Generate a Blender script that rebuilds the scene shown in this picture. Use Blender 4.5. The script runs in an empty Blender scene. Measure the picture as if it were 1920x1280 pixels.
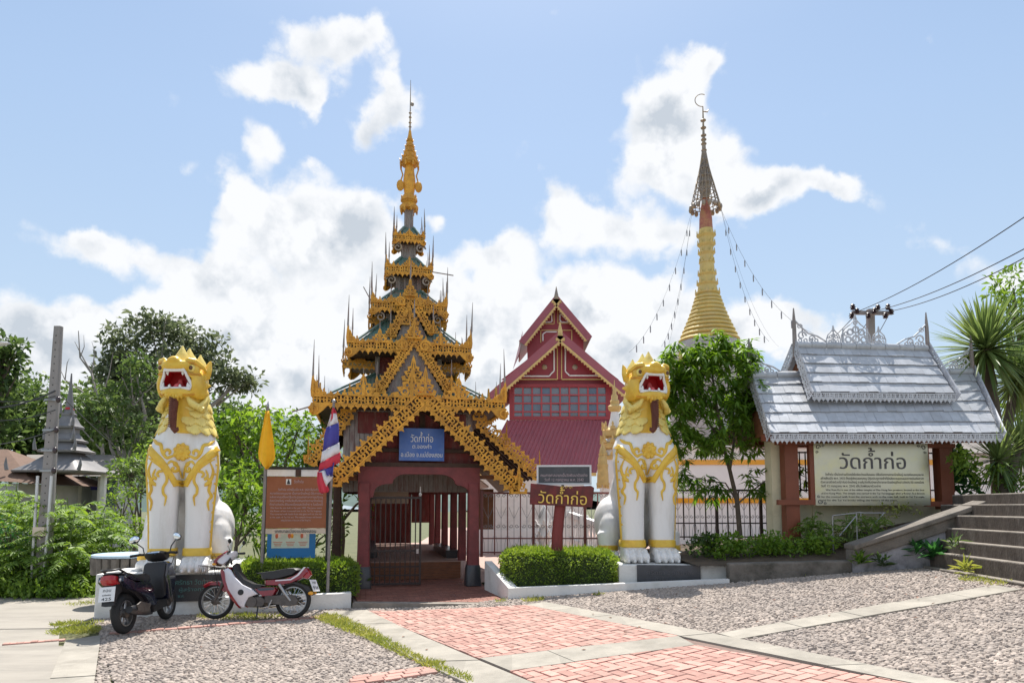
import bpy, bmesh, math, random
import numpy as np
from mathutils import Vector, Matrix, noise as mnoise
from mathutils.bvhtree import BVHTree
R = math.radians
PI = math.pi
random.seed(7)
rng = np.random.default_rng(11)
scene = bpy.context.scene
C = scene.collection

# ---------------------------------------------------------------- camera
F, PITCH, HCAM = 1280.0, R(5.0), 1.8
HORIZON = 950.0
CY = HORIZON - F * math.tan(PITCH)
cam_d = bpy.data.cameras.new('camera')
cam_d.sensor_width = 36.0
cam_d.lens = F / 1920.0 * 36.0
cam_d.shift_y = (CY - 640.0) / 1920.0
cam_d.clip_end = 3000.0
cam = bpy.data.objects.new('camera', cam_d)
C.objects.link(cam)
cam.location = (0, 0, HCAM)
cam.rotation_euler = (R(90) + PITCH, 0, 0)
scene.camera = cam


def ray(px, py):
    u = (px - 960.0) / F
    v = (CY - py) / F
    return Vector((u, math.cos(PITCH) - v * math.sin(PITCH), math.sin(PITCH) + v * math.cos(PITCH)))


def at(px, py, Y):
    d = ray(px, py)
    return Vector((0, 0, HCAM)) + d * (Y / d.y)


def ground(x, y=0.0):
    s = 0.6
    q = (min(x, 9.0) + 1.6) / s
    sp = s * (math.log1p(math.exp(q)) if q < 30 else q)
    return 0.085 * sp - 0.03 * (1 / (1 + math.exp(max(-40.0, min(40.0, (x + 7) * 2)))))


def gnd(px, py):
    d = ray(px, py)
    t = 5.0
    for _ in range(60):
        z = ground(d.x * t, d.y * t)
        t = t + 0.7 * ((z - HCAM) / d.z - t)
    return Vector((d.x * t, d.y * t, ground(d.x * t, d.y * t)))


class Frame:
    """a thing's own axes: u to the right, v to the back, z up"""
    def __init__(self, x, y, rot, z=0.0):
        self.o = Vector((x, y, z)); self.rot = rot
        self.eu = Vector((math.cos(rot), math.sin(rot), 0)); self.ev = Vector((-math.sin(rot), math.cos(rot), 0))

    def uz(self, px, py, v):
        d = ray(px, py); c = Vector((0, 0, HCAM))
        p0 = self.o + self.ev * v
        t = (p0 - c).dot(self.ev) / d.dot(self.ev)
        p = c + d * t - self.o
        return p.dot(self.eu), p.z

    def uvz(self, px, py, v):
        u, z = self.uz(px, py, v)
        return Vector((u, v, z))


# ---------------------------------------------------------------- sky
SUN_DIR = Vector((0.0, 0.44, 0.90)).normalized()
EL = math.asin(SUN_DIR.z)
AZ = math.atan2(SUN_DIR.x, SUN_DIR.y)
world = bpy.data.worlds.new('World')
scene.world = world
world.use_nodes = True
wt = world.node_tree
wt.nodes.clear()


def wn(t, **kw):
    n = wt.nodes.new(t)
    for k, v in kw.items():
        setattr(n, k, v)
    return n


def wl(a, b):
    wt.links.new(a, b)


def wmath(op, a, b=None, c=None, clamp=False):
    n = wn('ShaderNodeMath', operation=op, use_clamp=clamp)
    for i, x in enumerate((a, b, c)):
        if x is None:
            continue
        if isinstance(x, (int, float)):
            n.inputs[i].default_value = x
        else:
            wl(x, n.inputs[i])
    return n.outputs[0]


SKY_STRENGTH = 0.145
sky = wn('ShaderNodeTexSky', sky_type='NISHITA')
sky.sun_disc = False
sky.sun_elevation = EL
sky.sun_rotation = AZ
sky.air_density = 1.0
sky.dust_density = 1.2
sky.ozone_density = 1.5
tc = wn('ShaderNodeTexCoord')
D = tc.outputs['Generated']
sep = wn('ShaderNodeSeparateXYZ'); wl(D, sep.inputs[0])
az = wmath('ARCTAN2', sep.outputs[0], sep.outputs[1])
el = wmath('ARCSINE', sep.outputs[2])
comb = wn('ShaderNodeCombineXYZ'); wl(az, comb.inputs[0]); wl(el, comb.inputs[1])
# billowing edges: warp the directions with noise before measuring them against the cloud centres
n1 = wn('ShaderNodeTexNoise'); n1.inputs['Scale'].default_value = 9.0; n1.inputs['Detail'].default_value = 8.0
n1.inputs['Roughness'].default_value = 0.56
wl(D, n1.inputs['Vector'])
w1 = wn('ShaderNodeVectorMath', operation='MULTIPLY_ADD')
wl(n1.outputs['Color'], w1.inputs[0]); w1.inputs[1].default_value = (0.11, 0.10, 0); w1.inputs[2].default_value = (-0.055, -0.05, 0)
w2 = wn('ShaderNodeVectorMath', operation='ADD'); wl(comb.outputs[0], w2.inputs[0]); wl(w1.outputs[0], w2.inputs[1])
P = w2.outputs[0]
CLOUDS = [  # px, py, rx, ry (size on the sky), weight
    (600, 85, 80, 40, 1.1), (500, 140, 80, 30, 1.2), (672, 65, 34, 26, .95), (585, 190, 16, 22, .7),
    (738, 195, 42, 46, 1.25), (692, 250, 36, 40, 1.1), (500, 250, 34, 36, .95), (560, 165, 40, 26, .8), (580, 288, 24, 14, .55),
    (570, 390, 120, 62, 1.25), (450, 365, 46, 40, .95), (680, 400, 60, 60, 1.1), (825, 410, 32, 20, .9),
    (560, 470, 150, 50, 1.1), (215, 475, 84, 26, 1.0), (140, 445, 34, 14, .6),
    (60, 610, 130, 50, 1.1), (190, 640, 140, 55, 1.0), (410, 520, 80, 36, 1.05), (350, 620, 140, 60, 1.0), (560, 620, 190, 90, 1.15),
    (930, 470, 90, 36, 1.15), (950, 560, 190, 55, 1.1), (850, 650, 200, 80, 1.0), (760, 540, 60, 60, .8),
    (1265, 165, 58, 66, 1.2), (1325, 95, 30, 20, .9), (1300, 200, 40, 50, .9), (1225, 250, 64, 60, 1.15), (1310, 310, 110, 62, 1.25), (1400, 370, 80, 40, 1.0), (1490, 355, 90, 28, 1.05), (1580, 350, 34, 22, .9),
    (1050, 365, 56, 46, 1.15), (1110, 420, 100, 40, 1.1), (1230, 440, 76, 26, .85),
    (1170, 545, 110, 55, 1.15), (1250, 610, 160, 50, 1.0), (1440, 600, 90, 32, .95), (1520, 640, 80, 28, .8), (1120, 660, 200, 60, .9), (100, 730, 260, 70, .9), (520, 750, 300, 80, .9), (930, 750, 260, 90, .9),
    (1700, 455, 30, 30, .6), (1790, 480, 40, 20, .6), (1885, 520, 55, 30, .85), (18, 160, 16, 10, .55)]
tot = None
base = None
for (cx, cy, rx, ry, wgt) in CLOUDS:
    d = ray(cx, cy).normalized()
    a0, e0 = math.atan2(d.x, d.y), math.asin(d.z)
    sc = math.cos(e0)
    vs = wn('ShaderNodeVectorMath', operation='SUBTRACT'); wl(P, vs.inputs[0]); vs.inputs[1].default_value = (a0, e0, 0)
    vm = wn('ShaderNodeVectorMath', operation='MULTIPLY'); wl(vs.outputs[0], vm.inputs[0])
    vm.inputs[1].default_value = (F / rx * 1.05, F / ry * 1.05, 0)
    vd = wn('ShaderNodeVectorMath', operation='DOT_PRODUCT'); wl(vm.outputs[0], vd.inputs[0]); wl(vm.outputs[0], vd.inputs[1])
    e = wmath('MULTIPLY', wmath('POWER', 0.42, vd.outputs['Value']), wgt)
    tot = e if tot is None else wmath('ADD', tot, e)
    vy = wn('ShaderNodeSeparateXYZ'); wl(vm.outputs[0], vy.inputs[0])
    lo = wmath('MULTIPLY', e, vy.outputs[1])
    base = lo if base is None else wmath('ADD', base, lo)
# the rest of the sky: scattered clouds of the same kind, away from the part in view
n3 = wn('ShaderNodeTexNoise'); n3.inputs['Scale'].default_value = 2.6; n3.inputs['Detail'].default_value = 3.0
wl(D, n3.inputs['Vector'])
scat = wmath('MULTIPLY', wmath('SUBTRACT', n3.outputs['Fac'], 0.44), 7.0, clamp=True)
front = wmath('MULTIPLY', wmath('SUBTRACT', wmath('ABSOLUTE', az), 0.70), 5.0, clamp=True)
high = wmath('MULTIPLY', wmath('SUBTRACT', el, 0.66), 5.0, clamp=True)
outside = wmath('MAXIMUM', front, high)
lowb = wmath('MULTIPLY', wmath('SUBTRACT', 0.13, el), 5.0, clamp=True)    # cloud bank towards the horizon
tot = wmath('ADD', tot, wmath('MULTIPLY', scat, outside))
tot = wmath('ADD', tot, wmath('MULTIPLY', lowb, 0.8))
n4 = wn('ShaderNodeTexNoise'); n4.inputs['Scale'].default_value = 21.0; n4.inputs['Detail'].default_value = 9.0
n4.inputs['Roughness'].default_value = 0.6
wl(D, n4.inputs['Vector'])
# rounded cauliflower heads
vw = wn('ShaderNodeVectorMath', operation='MULTIPLY_ADD'); wl(n4.outputs['Color'], vw.inputs[0]); vw.inputs[1].default_value = (0.05, 0.05, 0.05); wl(D, vw.inputs[2])
vo = wn('ShaderNodeTexVoronoi', feature='F1'); vo.inputs['Scale'].default_value = 17.0; vo.inputs['Detail'].default_value = 1.0
vo.inputs['Roughness'].default_value = 0.5
wl(vw.outputs[0], vo.inputs['Vector'])
puff = wmath('SUBTRACT', 0.72, vo.outputs['Distance'])
dens = wmath('ADD', wmath('ADD', tot, wmath('MULTIPLY', puff, 0.75)), wmath('MULTIPLY', wmath('SUBTRACT', n4.outputs['Fac'], 0.5), 0.75))
alpha = wn('ShaderNodeMapRange', interpolation_type='SMOOTHSTEP')
wl(dens, alpha.inputs['Value'])
alpha.inputs['From Min'].default_value = 0.34; alpha.inputs['From Max'].default_value = 0.90
# thick parts of the cloud are greyer than its rims
n5 = wn('ShaderNodeTexNoise'); n5.inputs['Scale'].default_value = 7.0; n5.inputs['Detail'].default_value = 5.0
mp = wn('ShaderNodeVectorMath', operation='ADD'); wl(D, mp.inputs[0]); mp.inputs[1].default_value = (3.1, 0.4, 1.7)
wl(mp.outputs[0], n5.inputs['Vector'])
thick = wmath('MULTIPLY', wmath('SUBTRACT', wmath('ADD', wmath('MULTIPLY', tot, 0.6), wmath('MULTIPLY', dens, 0.4)), 0.60), 0.95, clamp=True)
# billows are lit from above: where there is more cloud a little higher up, the cloud is in its own shade
nb1 = wn('ShaderNodeTexNoise'); nb2 = wn('ShaderNodeTexNoise')
mu = wn('ShaderNodeVectorMath', operation='ADD'); wl(D, mu.inputs[0]); mu.inputs[1].default_value = (0, -0.012, 0.03)
for nb, vv in ((nb1, D), (nb2, mu.outputs[0])):
    nb.inputs['Scale'].default_value = 13.0; nb.inputs['Detail'].default_value = 6.0; nb.inputs['Roughness'].default_value = 0.55
    wl(vv, nb.inputs['Vector'])
bil = wmath('MULTIPLY', wmath('SUBTRACT', nb2.outputs['Fac'], nb1.outputs['Fac']), 4.5)
low = wmath('ADD', wmath('MULTIPLY', base, -0.65), 0.23)      # undersides, away from the sun
grey = wmath('MULTIPLY', thick, wmath('ADD', wmath('ADD', wmath('MULTIPLY', wmath('SUBTRACT', n5.outputs['Fac'], 0.5), 2.2), low), wmath('SUBTRACT', bil, wmath('MULTIPLY', puff, 1.3))), clamp=True)
CLOUD_W = (3.85, 3.9, 3.98, 1)
CLOUD_G = (2.35, 2.58, 2.86, 1)
cm = wn('ShaderNodeMix', data_type='RGBA'); wl(grey, cm.inputs['Factor'])
cm.inputs['A'].default_value = CLOUD_W; cm.inputs['B'].default_value = CLOUD_G
# thin haze whitens the blue
hz = wn('ShaderNodeMix', data_type='RGBA')
hzf = wmath('ADD', 0.74, wmath('MULTIPLY', wmath('SUBTRACT', 0.5, el), 0.4, clamp=True), clamp=True)
hc = wn('ShaderNodeMix', data_type='RGBA')
wl(wmath('MULTIPLY', wmath('SUBTRACT', el, 0.08), 1.9, clamp=True), hc.inputs['Factor'])
hc.inputs['A'].default_value = (2.3, 2.82, 3.32, 1); hc.inputs['B'].default_value = (1.28, 1.86, 2.68, 1)
wl(hzf, hz.inputs['Factor']); wl(sky.outputs[0], hz.inputs['A']); wl(hc.outputs['Result'], hz.inputs['B'])
sm = wn('ShaderNodeMix', data_type='RGBA')
wl(wmath('MULTIPLY', alpha.outputs[0], 0.97), sm.inputs['Factor']); wl(hz.outputs['Result'], sm.inputs['A']); wl(cm.outputs['Result'], sm.inputs['B'])
bg = wn('ShaderNodeBackground'); bg.inputs['Strength'].default_value = SKY_STRENGTH
wl(sm.outputs['Result'], bg.inputs['Color'])
wo = wn('ShaderNodeOutputWorld'); wl(bg.outputs[0], wo.inputs[0])
world.cycles.sampling_method = 'MANUAL'
world.cycles.sample_map_resolution = 512

sun_d = bpy.data.lights.new('sun', 'SUN')
sun_d.energy = 4.5
sun_d.angle = R(0.55)
sun_d.color = (1.0, 0.95, 0.87)
sun = bpy.data.objects.new('sun', sun_d)
C.objects.link(sun)
sun.rotation_euler = SUN_DIR.to_track_quat('Z', 'Y').to_euler()
vs_ = scene.view_settings
vs_.view_transform = 'Standard'
vs_.look = 'None'
vs_.exposure = 0.82
vs_.gamma = 1.0
vs_.use_curve_mapping = False
scene.cycles.max_bounces = 8
scene.cycles.diffuse_bounces = 3
scene.cycles.transparent_max_bounces = 8
# ---------------------------------------------------------------- materials
def mat(name, col, rough=0.7, var=0.15, scale=6.0, bump=0.0, bscale=40.0, metal=0.0, dirt=None, dirt_amt=0.4, dscale=2.0,
        island=0.0, spec=0.5, coat=0.0, stretch=None):
    m = bpy.data.materials.new(name)
    m.use_nodes = True
    t = m.node_tree
    b = t.nodes['Principled BSDF']
    b.inputs['Roughness'].default_value = rough
    b.inputs['Metallic'].default_value = metal
    b.inputs['Specular IOR Level'].default_value = spec
    b.inputs['Coat Weight'].default_value = coat
    L = t.links.new
    g = t.nodes.new('ShaderNodeNewGeometry')
    vec = g.outputs['Position']
    if stretch:
        mp = t.nodes.new('ShaderNodeMapping'); mp.inputs['Scale'].default_value = stretch
        L(vec, mp.inputs['Vector']); vec = mp.outputs[0]
    n = t.nodes.new('ShaderNodeTexNoise'); n.inputs['Scale'].default_value = scale; n.inputs['Detail'].default_value = 6
    n.inputs['Roughness'].default_value = 0.65
    L(vec, n.inputs['Vector'])
    hsv = t.nodes.new('ShaderNodeHueSaturation')
    hsv.inputs['Color'].default_value = (*col, 1)
    mr = t.nodes.new('ShaderNodeMapRange')
    mr.inputs['From Min'].default_value = 0.3; mr.inputs['From Max'].default_value = 0.7
    mr.inputs['To Min'].default_value = 1 - var; mr.inputs['To Max'].default_value = 1 + var
    L(n.outputs['Fac'], mr.inputs['Value'])
    val = mr.outputs[0]
    if island:
        mr2 = t.nodes.new('ShaderNodeMapRange')
        mr2.inputs['To Min'].default_value = 1 - island; mr2.inputs['To Max'].default_value = 1 + island
        oi = t.nodes.new('ShaderNodeObjectInfo')
        ad = t.nodes.new('ShaderNodeMath'); ad.operation = 'ADD'; L(g.outputs['Random Per Island'], ad.inputs[0]); L(oi.outputs['Random'], ad.inputs[1])
        fr = t.nodes.new('ShaderNodeMath'); fr.operation = 'FRACT'; L(ad.outputs[0], fr.inputs[0])
        L(fr.outputs[0], mr2.inputs['Value'])
        mu = t.nodes.new('ShaderNodeMath'); mu.operation = 'MULTIPLY'; L(val, mu.inputs[0]); L(mr2.outputs[0], mu.inputs[1]); val = mu.outputs[0]
    L(val, hsv.inputs['Value'])
    out = hsv.outputs[0]
    if dirt:
        n2 = t.nodes.new('ShaderNodeTexNoise'); n2.inputs['Scale'].default_value = dscale; n2.inputs['Detail'].default_value = 8
        n2.inputs['Roughness'].default_value = 0.7
        L(vec, n2.inputs['Vector'])
        r2 = t.nodes.new('ShaderNodeMapRange'); r2.inputs['From Min'].default_value = 0.48; r2.inputs['From Max'].default_value = 0.72
        r2.inputs['To Max'].default_value = dirt_amt
        L(n2.outputs['Fac'], r2.inputs['Value'])
        mx = t.nodes.new('ShaderNodeMix'); mx.data_type = 'RGBA'
        L(r2.outputs[0], mx.inputs['Factor']); L(out, mx.inputs['A']); mx.inputs['B'].default_value = (*dirt, 1)
        out = mx.outputs['Result']
    L(out, b.inputs['Base Color'])
    if bump:
        n3 = t.nodes.new('ShaderNodeTexNoise'); n3.inputs['Scale'].default_value = bscale; n3.inputs['Detail'].default_value = 4
        L(vec, n3.inputs['Vector'])
        bp = t.nodes.new('ShaderNodeBump'); bp.inputs['Strength'].default_value = bump; bp.inputs['Distance'].default_value = 0.02
        L(n3.outputs['Fac'], bp.inputs['Height']); L(bp.outputs[0], b.inputs['Normal'])
    return m


def leafmat(name, col, col2, trans=0.35, rough=0.5, big=0.8):
    """leaf colours differ from leaf to leaf and from bough to bough; light shines through the blades"""
    m = bpy.data.materials.new(name)
    m.use_nodes = True
    t = m.node_tree
    b = t.nodes['Principled BSDF']
    L = t.links.new
    b.inputs['Roughness'].default_value = rough
    b.inputs['Specular IOR Level'].default_value = 0.35
    g = t.nodes.new('ShaderNodeNewGeometry')
    n = t.nodes.new('ShaderNodeTexNoise'); n.inputs['Scale'].default_value = big; n.inputs['Detail'].default_value = 3
    L(g.outputs['Position'], n.inputs['Vector'])
    a = t.nodes.new('ShaderNodeMath'); a.operation = 'MULTIPLY_ADD'; a.inputs[1].default_value = 0.55
    L(g.outputs['Random Per Island'], a.inputs[0]); 
    s = t.nodes.new('ShaderNodeMath'); s.operation = 'MULTIPLY_ADD'; s.inputs[1].default_value = 1.6; s.inputs[2].default_value = -0.55
    L(n.outputs['Fac'], s.inputs[0]); L(s.outputs[0], a.inputs[2])
    mx = t.nodes.new('ShaderNodeMix'); mx.data_type = 'RGBA'; mx.clamp_factor = True
    L(a.outputs[0], mx.inputs['Factor']); mx.inputs['A'].default_value = (*col, 1); mx.inputs['B'].default_value = (*col2, 1)
    L(mx.outputs['Result'], b.inputs['Base Color'])
    tr = t.nodes.new('ShaderNodeBsdfTranslucent')
    h = t.nodes.new('ShaderNodeHueSaturation'); h.inputs['Value'].default_value = 1.7; h.inputs['Saturation'].default_value = 1.1; h.inputs['Hue'].default_value = 0.485
    L(mx.outputs['Result'], h.inputs['Color']); L(h.outputs[0], tr.inputs['Color'])
    ms = t.nodes.new('ShaderNodeMixShader'); ms.inputs[0].default_value = trans
    L(b.outputs[0], ms.inputs[1]); L(tr.outputs[0], ms.inputs[2])
    L(ms.outputs[0], t.nodes['Material Output'].inputs[0])
    return m


M = {}
M['gold_fret'] = mat('gold_fretwork', (0.63, 0.305, 0.028), 0.5, 0.22, 9, 0.3, 60, dirt=(0.33, 0.11, 0.015), dirt_amt=0.65, dscale=3.5, island=0.2)
M['gold_lion'] = mat('gold_paint_statue', (0.76, 0.50, 0.06), 0.38, 0.12, 5, 0.15, 30, dirt=(0.60, 0.27, 0.02), dirt_amt=0.6, dscale=4)
M['gold_pale'] = mat('gold_paint_pale', (0.80, 0.65, 0.19), 0.38, 0.12, 6, 0.12, 30, dirt=(0.60, 0.33, 0.03), dirt_amt=0.5, dscale=5)
M['white_lion'] = mat('white_paint_statue', (0.80, 0.79, 0.78), 0.45, 0.03, 4, 0.12, 18, dirt=(0.52, 0.48, 0.42), dirt_amt=0.5, dscale=2.2, stretch=(1.6, 1.6, 0.35))
M['white_wall'] = mat('white_wash', (0.74, 0.73, 0.71), 0.85, 0.06, 3, 0.25, 25, dirt=(0.38, 0.36, 0.32), dirt_amt=0.45, dscale=2.4)
M['white_clean'] = mat('white_paint', (0.78, 0.77, 0.76), 0.6, 0.03, 3)
M['cream'] = mat('cream_wall', (0.70, 0.64, 0.45), 0.85, 0.06, 3, 0.2, 25, dirt=(0.32, 0.29, 0.2), dirt_amt=0.45, dscale=1.6)
M['red_mouth'] = mat('red_paint', (0.50, 0.012, 0.02), 0.4, 0.1, 4)
M['pink'] = mat('pink_tongue', (0.7, 0.13, 0.14), 0.4, 0.1, 4)
M['beard'] = mat('brown_beard', (0.12, 0.03, 0.015), 0.6, 0.25, 12, 0.3, 40)
M['black'] = mat('black_paint', (0.012, 0.012, 0.013), 0.45, 0.1, 4)
M['granite'] = mat('dark_granite', (0.035, 0.037, 0.045), 0.3, 0.35, 60, 0.05, 80)
M['eye_brown'] = mat('eye_brown', (0.10, 0.04, 0.02), 0.25)
M['old_red'] = mat('weathered_red_wood', (0.16, 0.028, 0.026), 0.75, 0.3, 5, 0.3, 40, dirt=(0.20, 0.14, 0.12), dirt_amt=0.55, dscale=4, stretch=(2.5, 2.5, 0.6))
M['post_red'] = mat('post_red_paint', (0.19, 0.038, 0.04), 0.6, 0.22, 4, 0.15, 40, dirt=(0.10, 0.03, 0.03), dirt_amt=0.6, dscale=3)
M['grey_wood'] = mat('weathered_grey_wood', (0.28, 0.25, 0.24), 0.85, 0.25, 8, 0.4, 40, dirt=(0.17, 0.035, 0.035), dirt_amt=0.7, dscale=3.2, stretch=(2.5, 2.5, 0.5))
M['dark_wood'] = mat('dark_brown_wood', (0.055, 0.028, 0.018), 0.75, 0.3, 8, 0.3, 40)
M['brown_wood'] = mat('brown_wood', (0.17, 0.062, 0.026), 0.6, 0.25, 6, 0.2, 40)
M['green_tin'] = mat('green_corrugated_tin', (0.10, 0.185, 0.155), 0.5, 0.2, 5, 0.1, 30, dirt=(0.33, 0.20, 0.15), dirt_amt=0.75, dscale=2.2)
M['rust_tin'] = mat('rusty_tin', (0.40, 0.32, 0.27), 0.55, 0.25, 5, 0.2, 30, dirt=(0.30, 0.14, 0.08), dirt_amt=0.8, dscale=3)
M['hall_red'] = mat('hall_red_paint', (0.28, 0.030, 0.042), 0.5, 0.10, 2, 0.05, 20, dirt=(0.22, 0.05, 0.06), dirt_amt=0.4, dscale=1.0)
M['hall_roof'] = mat('pink_red_sheet_roof', (0.31, 0.08, 0.105), 0.45, 0.10, 1.5, 0.05, 20, dirt=(0.30, 0.12, 0.13), dirt_amt=0.3, dscale=1.2)
M['gold_trim'] = mat('gold_trim', (0.60, 0.42, 0.16), 0.5, 0.15, 8)
M['chedi_gold'] = mat('chedi_gold', (0.62, 0.47, 0.15), 0.5, 0.15, 3, 0.1, 10, dirt=(0.42, 0.35, 0.22), dirt_amt=0.6, dscale=1.5)
M['chedi_grey'] = mat('chedi_grey', (0.45, 0.42, 0.40), 0.8, 0.12, 3, 0.3, 10, dirt=(0.25, 0.22, 0.2), dirt_amt=0.4)
M['chedi_red'] = mat('chedi_faded_red', (0.40, 0.13, 0.09), 0.6, 0.2, 4, dirt=(0.5, 0.34, 0.12), dirt_amt=0.7, dscale=2.0)
M['tarnished'] = mat('tarnished_metal', (0.30, 0.25, 0.21), 0.5, 0.4, 20, metal=0.3, dirt=(0.5, 0.32, 0.08), dirt_amt=0.7, dscale=4)
M['glass'] = mat('dark_window_glass', (0.09, 0.12, 0.17), 0.03, 0.1, 2, spec=1.0)
M['iron'] = mat('iron_bars', (0.03, 0.017, 0.016), 0.5, 0.25, 10)
M['iron_red'] = mat('red_iron_rail', (0.13, 0.03, 0.025), 0.5, 0.2, 10)
M['scroll'] = mat('grey_scroll_iron', (0.16, 0.16, 0.17), 0.5, 0.2, 10)
M['steel'] = mat('steel', (0.35, 0.35, 0.36), 0.35, 0.1, 10, metal=0.8)
M['chrome'] = mat('chrome', (0.7, 0.7, 0.72), 0.12, 0.02, 5, metal=1.0)
M['rubber'] = mat('rubber', (0.018, 0.018, 0.019), 0.8, 0.2, 20, 0.2, 60)
M['black_plastic'] = mat('black_plastic', (0.014, 0.014, 0.017), 0.42, 0.15, 10)
M['seat'] = mat('black_vinyl', (0.02, 0.02, 0.023), 0.45, 0.15, 20, 0.12, 120)
M['navy'] = mat('dark_navy_paint', (0.010, 0.012, 0.028), 0.18, 0.1, 4, coat=0.8)
M['moto_red'] = mat('red_gloss_paint', (0.22, 0.006, 0.014), 0.2, 0.1, 4, coat=0.7)
M['moto_white'] = mat('white_gloss_plastic', (0.66, 0.66, 0.72), 0.3, 0.04, 4, coat=0.3)
M['engine'] = mat('engine_alloy', (0.10, 0.09, 0.085), 0.5, 0.25, 12, 0.2, 60, metal=0.4)
M['tail_red'] = mat('red_lens', (0.35, 0.01, 0.015), 0.15, 0.05, 4, coat=0.6)
M['amber'] = mat('amber_lens', (0.75, 0.35, 0.03), 0.2, 0.05, 4)
M['mirror_glass'] = mat('mirror_glass', (0.75, 0.82, 0.9), 0.04, 0.01, 4, metal=1.0)
M['plate'] = mat('number_plate_white', (0.72, 0.73, 0.75), 0.4, 0.03, 5)
M['ink'] = mat('dark_ink', (0.03, 0.03, 0.035), 0.6, 0.05, 5)
M['ink_grey'] = mat('grey_ink', (0.10, 0.10, 0.11), 0.6, 0.05, 5)
M['ink_gold'] = mat('gold_lettering', (0.72, 0.50, 0.10), 0.4, 0.1, 8)
M['ink_white'] = mat('white_lettering', (0.75, 0.75, 0.73), 0.5, 0.05, 8)
M['ink_pale'] = mat('pale_lettering', (0.46, 0.36, 0.38), 0.5, 0.08, 8)
M['ink_teal'] = mat('faded_teal_lettering', (0.10, 0.24, 0.24), 0.5, 0.2, 8)
M['sign_blue'] = mat('blue_sign_enamel', (0.045, 0.125, 0.42), 0.4, 0.12, 2.5, dirt=(0.20, 0.30, 0.55), dirt_amt=0.5, dscale=1.5)
M['poster_blue'] = mat('blue_poster', (0.02, 0.19, 0.52), 0.5, 0.08, 3)
M['poster_pale'] = mat('pale_poster_print', (0.55, 0.68, 0.66), 0.6, 0.1, 10)
M['poster_red'] = mat('red_poster_print', (0.55, 0.16, 0.10), 0.6, 0.15, 10)
M['sign_brown'] = mat('brown_sign_board', (0.26, 0.082, 0.028), 0.55, 0.12, 2, dirt=(0.32, 0.12, 0.06), dirt_amt=0.5, dscale=2)
M['sign_cream'] = mat('cream_sign_strip', (0.62, 0.52, 0.42), 0.6, 0.08, 4)
M['sign_maroon'] = mat('maroon_sign_wood', (0.10, 0.014, 0.014), 0.45, 0.35, 5, 0.15, 30, dirt=(0.28, 0.016, 0.02), dirt_amt=0.7, dscale=4)
M['sign_red_post'] = mat('red_log_post', (0.19, 0.028, 0.026), 0.6, 0.35, 5, 0.3, 30, dirt=(0.08, 0.02, 0.02), dirt_amt=0.6, dscale=5, stretch=(3, 3, 0.6))
M['slate'] = mat('dark_slate_plaque', (0.055, 0.058, 0.068), 0.35, 0.2, 8, dirt=(0.10, 0.10, 0.12), dirt_amt=0.5)
M['alu'] = mat('aluminium_frame', (0.6, 0.6, 0.62), 0.4, 0.05, 5, metal=0.3)
M['banner'] = mat('brushed_pale_board', (0.54, 0.52, 0.41), 0.30, 0.08, 1.5, 0.03, 3, metal=0.8, dirt=(0.66, 0.60, 0.18), dirt_amt=0.7, dscale=1.0)
M['flag_yellow'] = mat('yellow_cloth', (0.85, 0.45, 0.015), 0.8, 0.08, 6)
M['flag_red'] = mat('red_cloth', (0.58, 0.045, 0.075), 0.8, 0.08, 6)
M['flag_white'] = mat('white_cloth', (0.74, 0.72, 0.76), 0.8, 0.04, 6)
M['flag_blue'] = mat('blue_cloth', (0.07, 0.065, 0.33), 0.8, 0.08, 6)
M['pole_grey'] = mat('grey_pole_paint', (0.22, 0.20, 0.19), 0.5, 0.2, 8)
M['pole_concrete'] = mat('concrete_pole', (0.29, 0.27, 0.265), 0.85, 0.15, 4, 0.3, 40, dirt=(0.12, 0.11, 0.10), dirt_amt=0.5)
M['concrete'] = mat('concrete_paving', (0.30, 0.275, 0.235), 0.9, 0.12, 3, 0.3, 50, dirt=(0.17, 0.155, 0.13), dirt_amt=0.7, dscale=1.8, island=0.10)
M['concrete_road'] = mat('road_concrete', (0.285, 0.26, 0.225), 0.9, 0.10, 1.5, 0.25, 60, dirt=(0.18, 0.165, 0.145), dirt_amt=0.75, dscale=0.9, stretch=(0.5, 2.2, 1), island=0.06)
M['mossy'] = mat('mossy_concrete', (0.17, 0.15, 0.13), 0.95, 0.25, 4, 0.5, 30, dirt=(0.035, 0.035, 0.025), dirt_amt=0.85, dscale=2.2)
M['mossy_white'] = mat('mossy_white_plaster', (0.34, 0.33, 0.36), 0.95, 0.25, 4, 0.5, 30, dirt=(0.09, 0.09, 0.08), dirt_amt=0.9, dscale=3.5)
M['riser_shade'] = mat('shade_toned_riser', (0.075, 0.06, 0.05), 0.95, 0.3, 5, 0.4, 30, dirt=(0.19, 0.165, 0.145), dirt_amt=0.6, dscale=3.5, stretch=(1.5, 1.5, 0.5))  # darker than the sunlit treads: the risers' shade is put into the colour
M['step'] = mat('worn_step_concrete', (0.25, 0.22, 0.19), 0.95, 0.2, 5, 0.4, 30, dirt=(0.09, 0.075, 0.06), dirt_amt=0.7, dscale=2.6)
M['mortar'] = mat('mortar', (0.19, 0.13, 0.11), 0.95, 0.2, 10, 0.3, 60)
M['gravel_bed'] = mat('gravel_mortar', (0.25, 0.215, 0.19), 0.95, 0.25, 30, 0.5, 90, dirt=(0.12, 0.105, 0.09), dirt_amt=0.5, dscale=1.2)
M['cobble'] = mat('cobble_stone', (0.35, 0.295, 0.255), 0.85, 0.14, 18, 0.2, 90, island=0.24, dirt=(0.24, 0.21, 0.195), dirt_amt=0.75, dscale=0.7)
M['brick'] = mat('pink_paving_brick', (0.42, 0.235, 0.195), 0.9, 0.15, 14, 0.25, 80, dirt=(0.33, 0.245, 0.205), dirt_amt=0.8, dscale=1.3, island=0.24)
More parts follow.
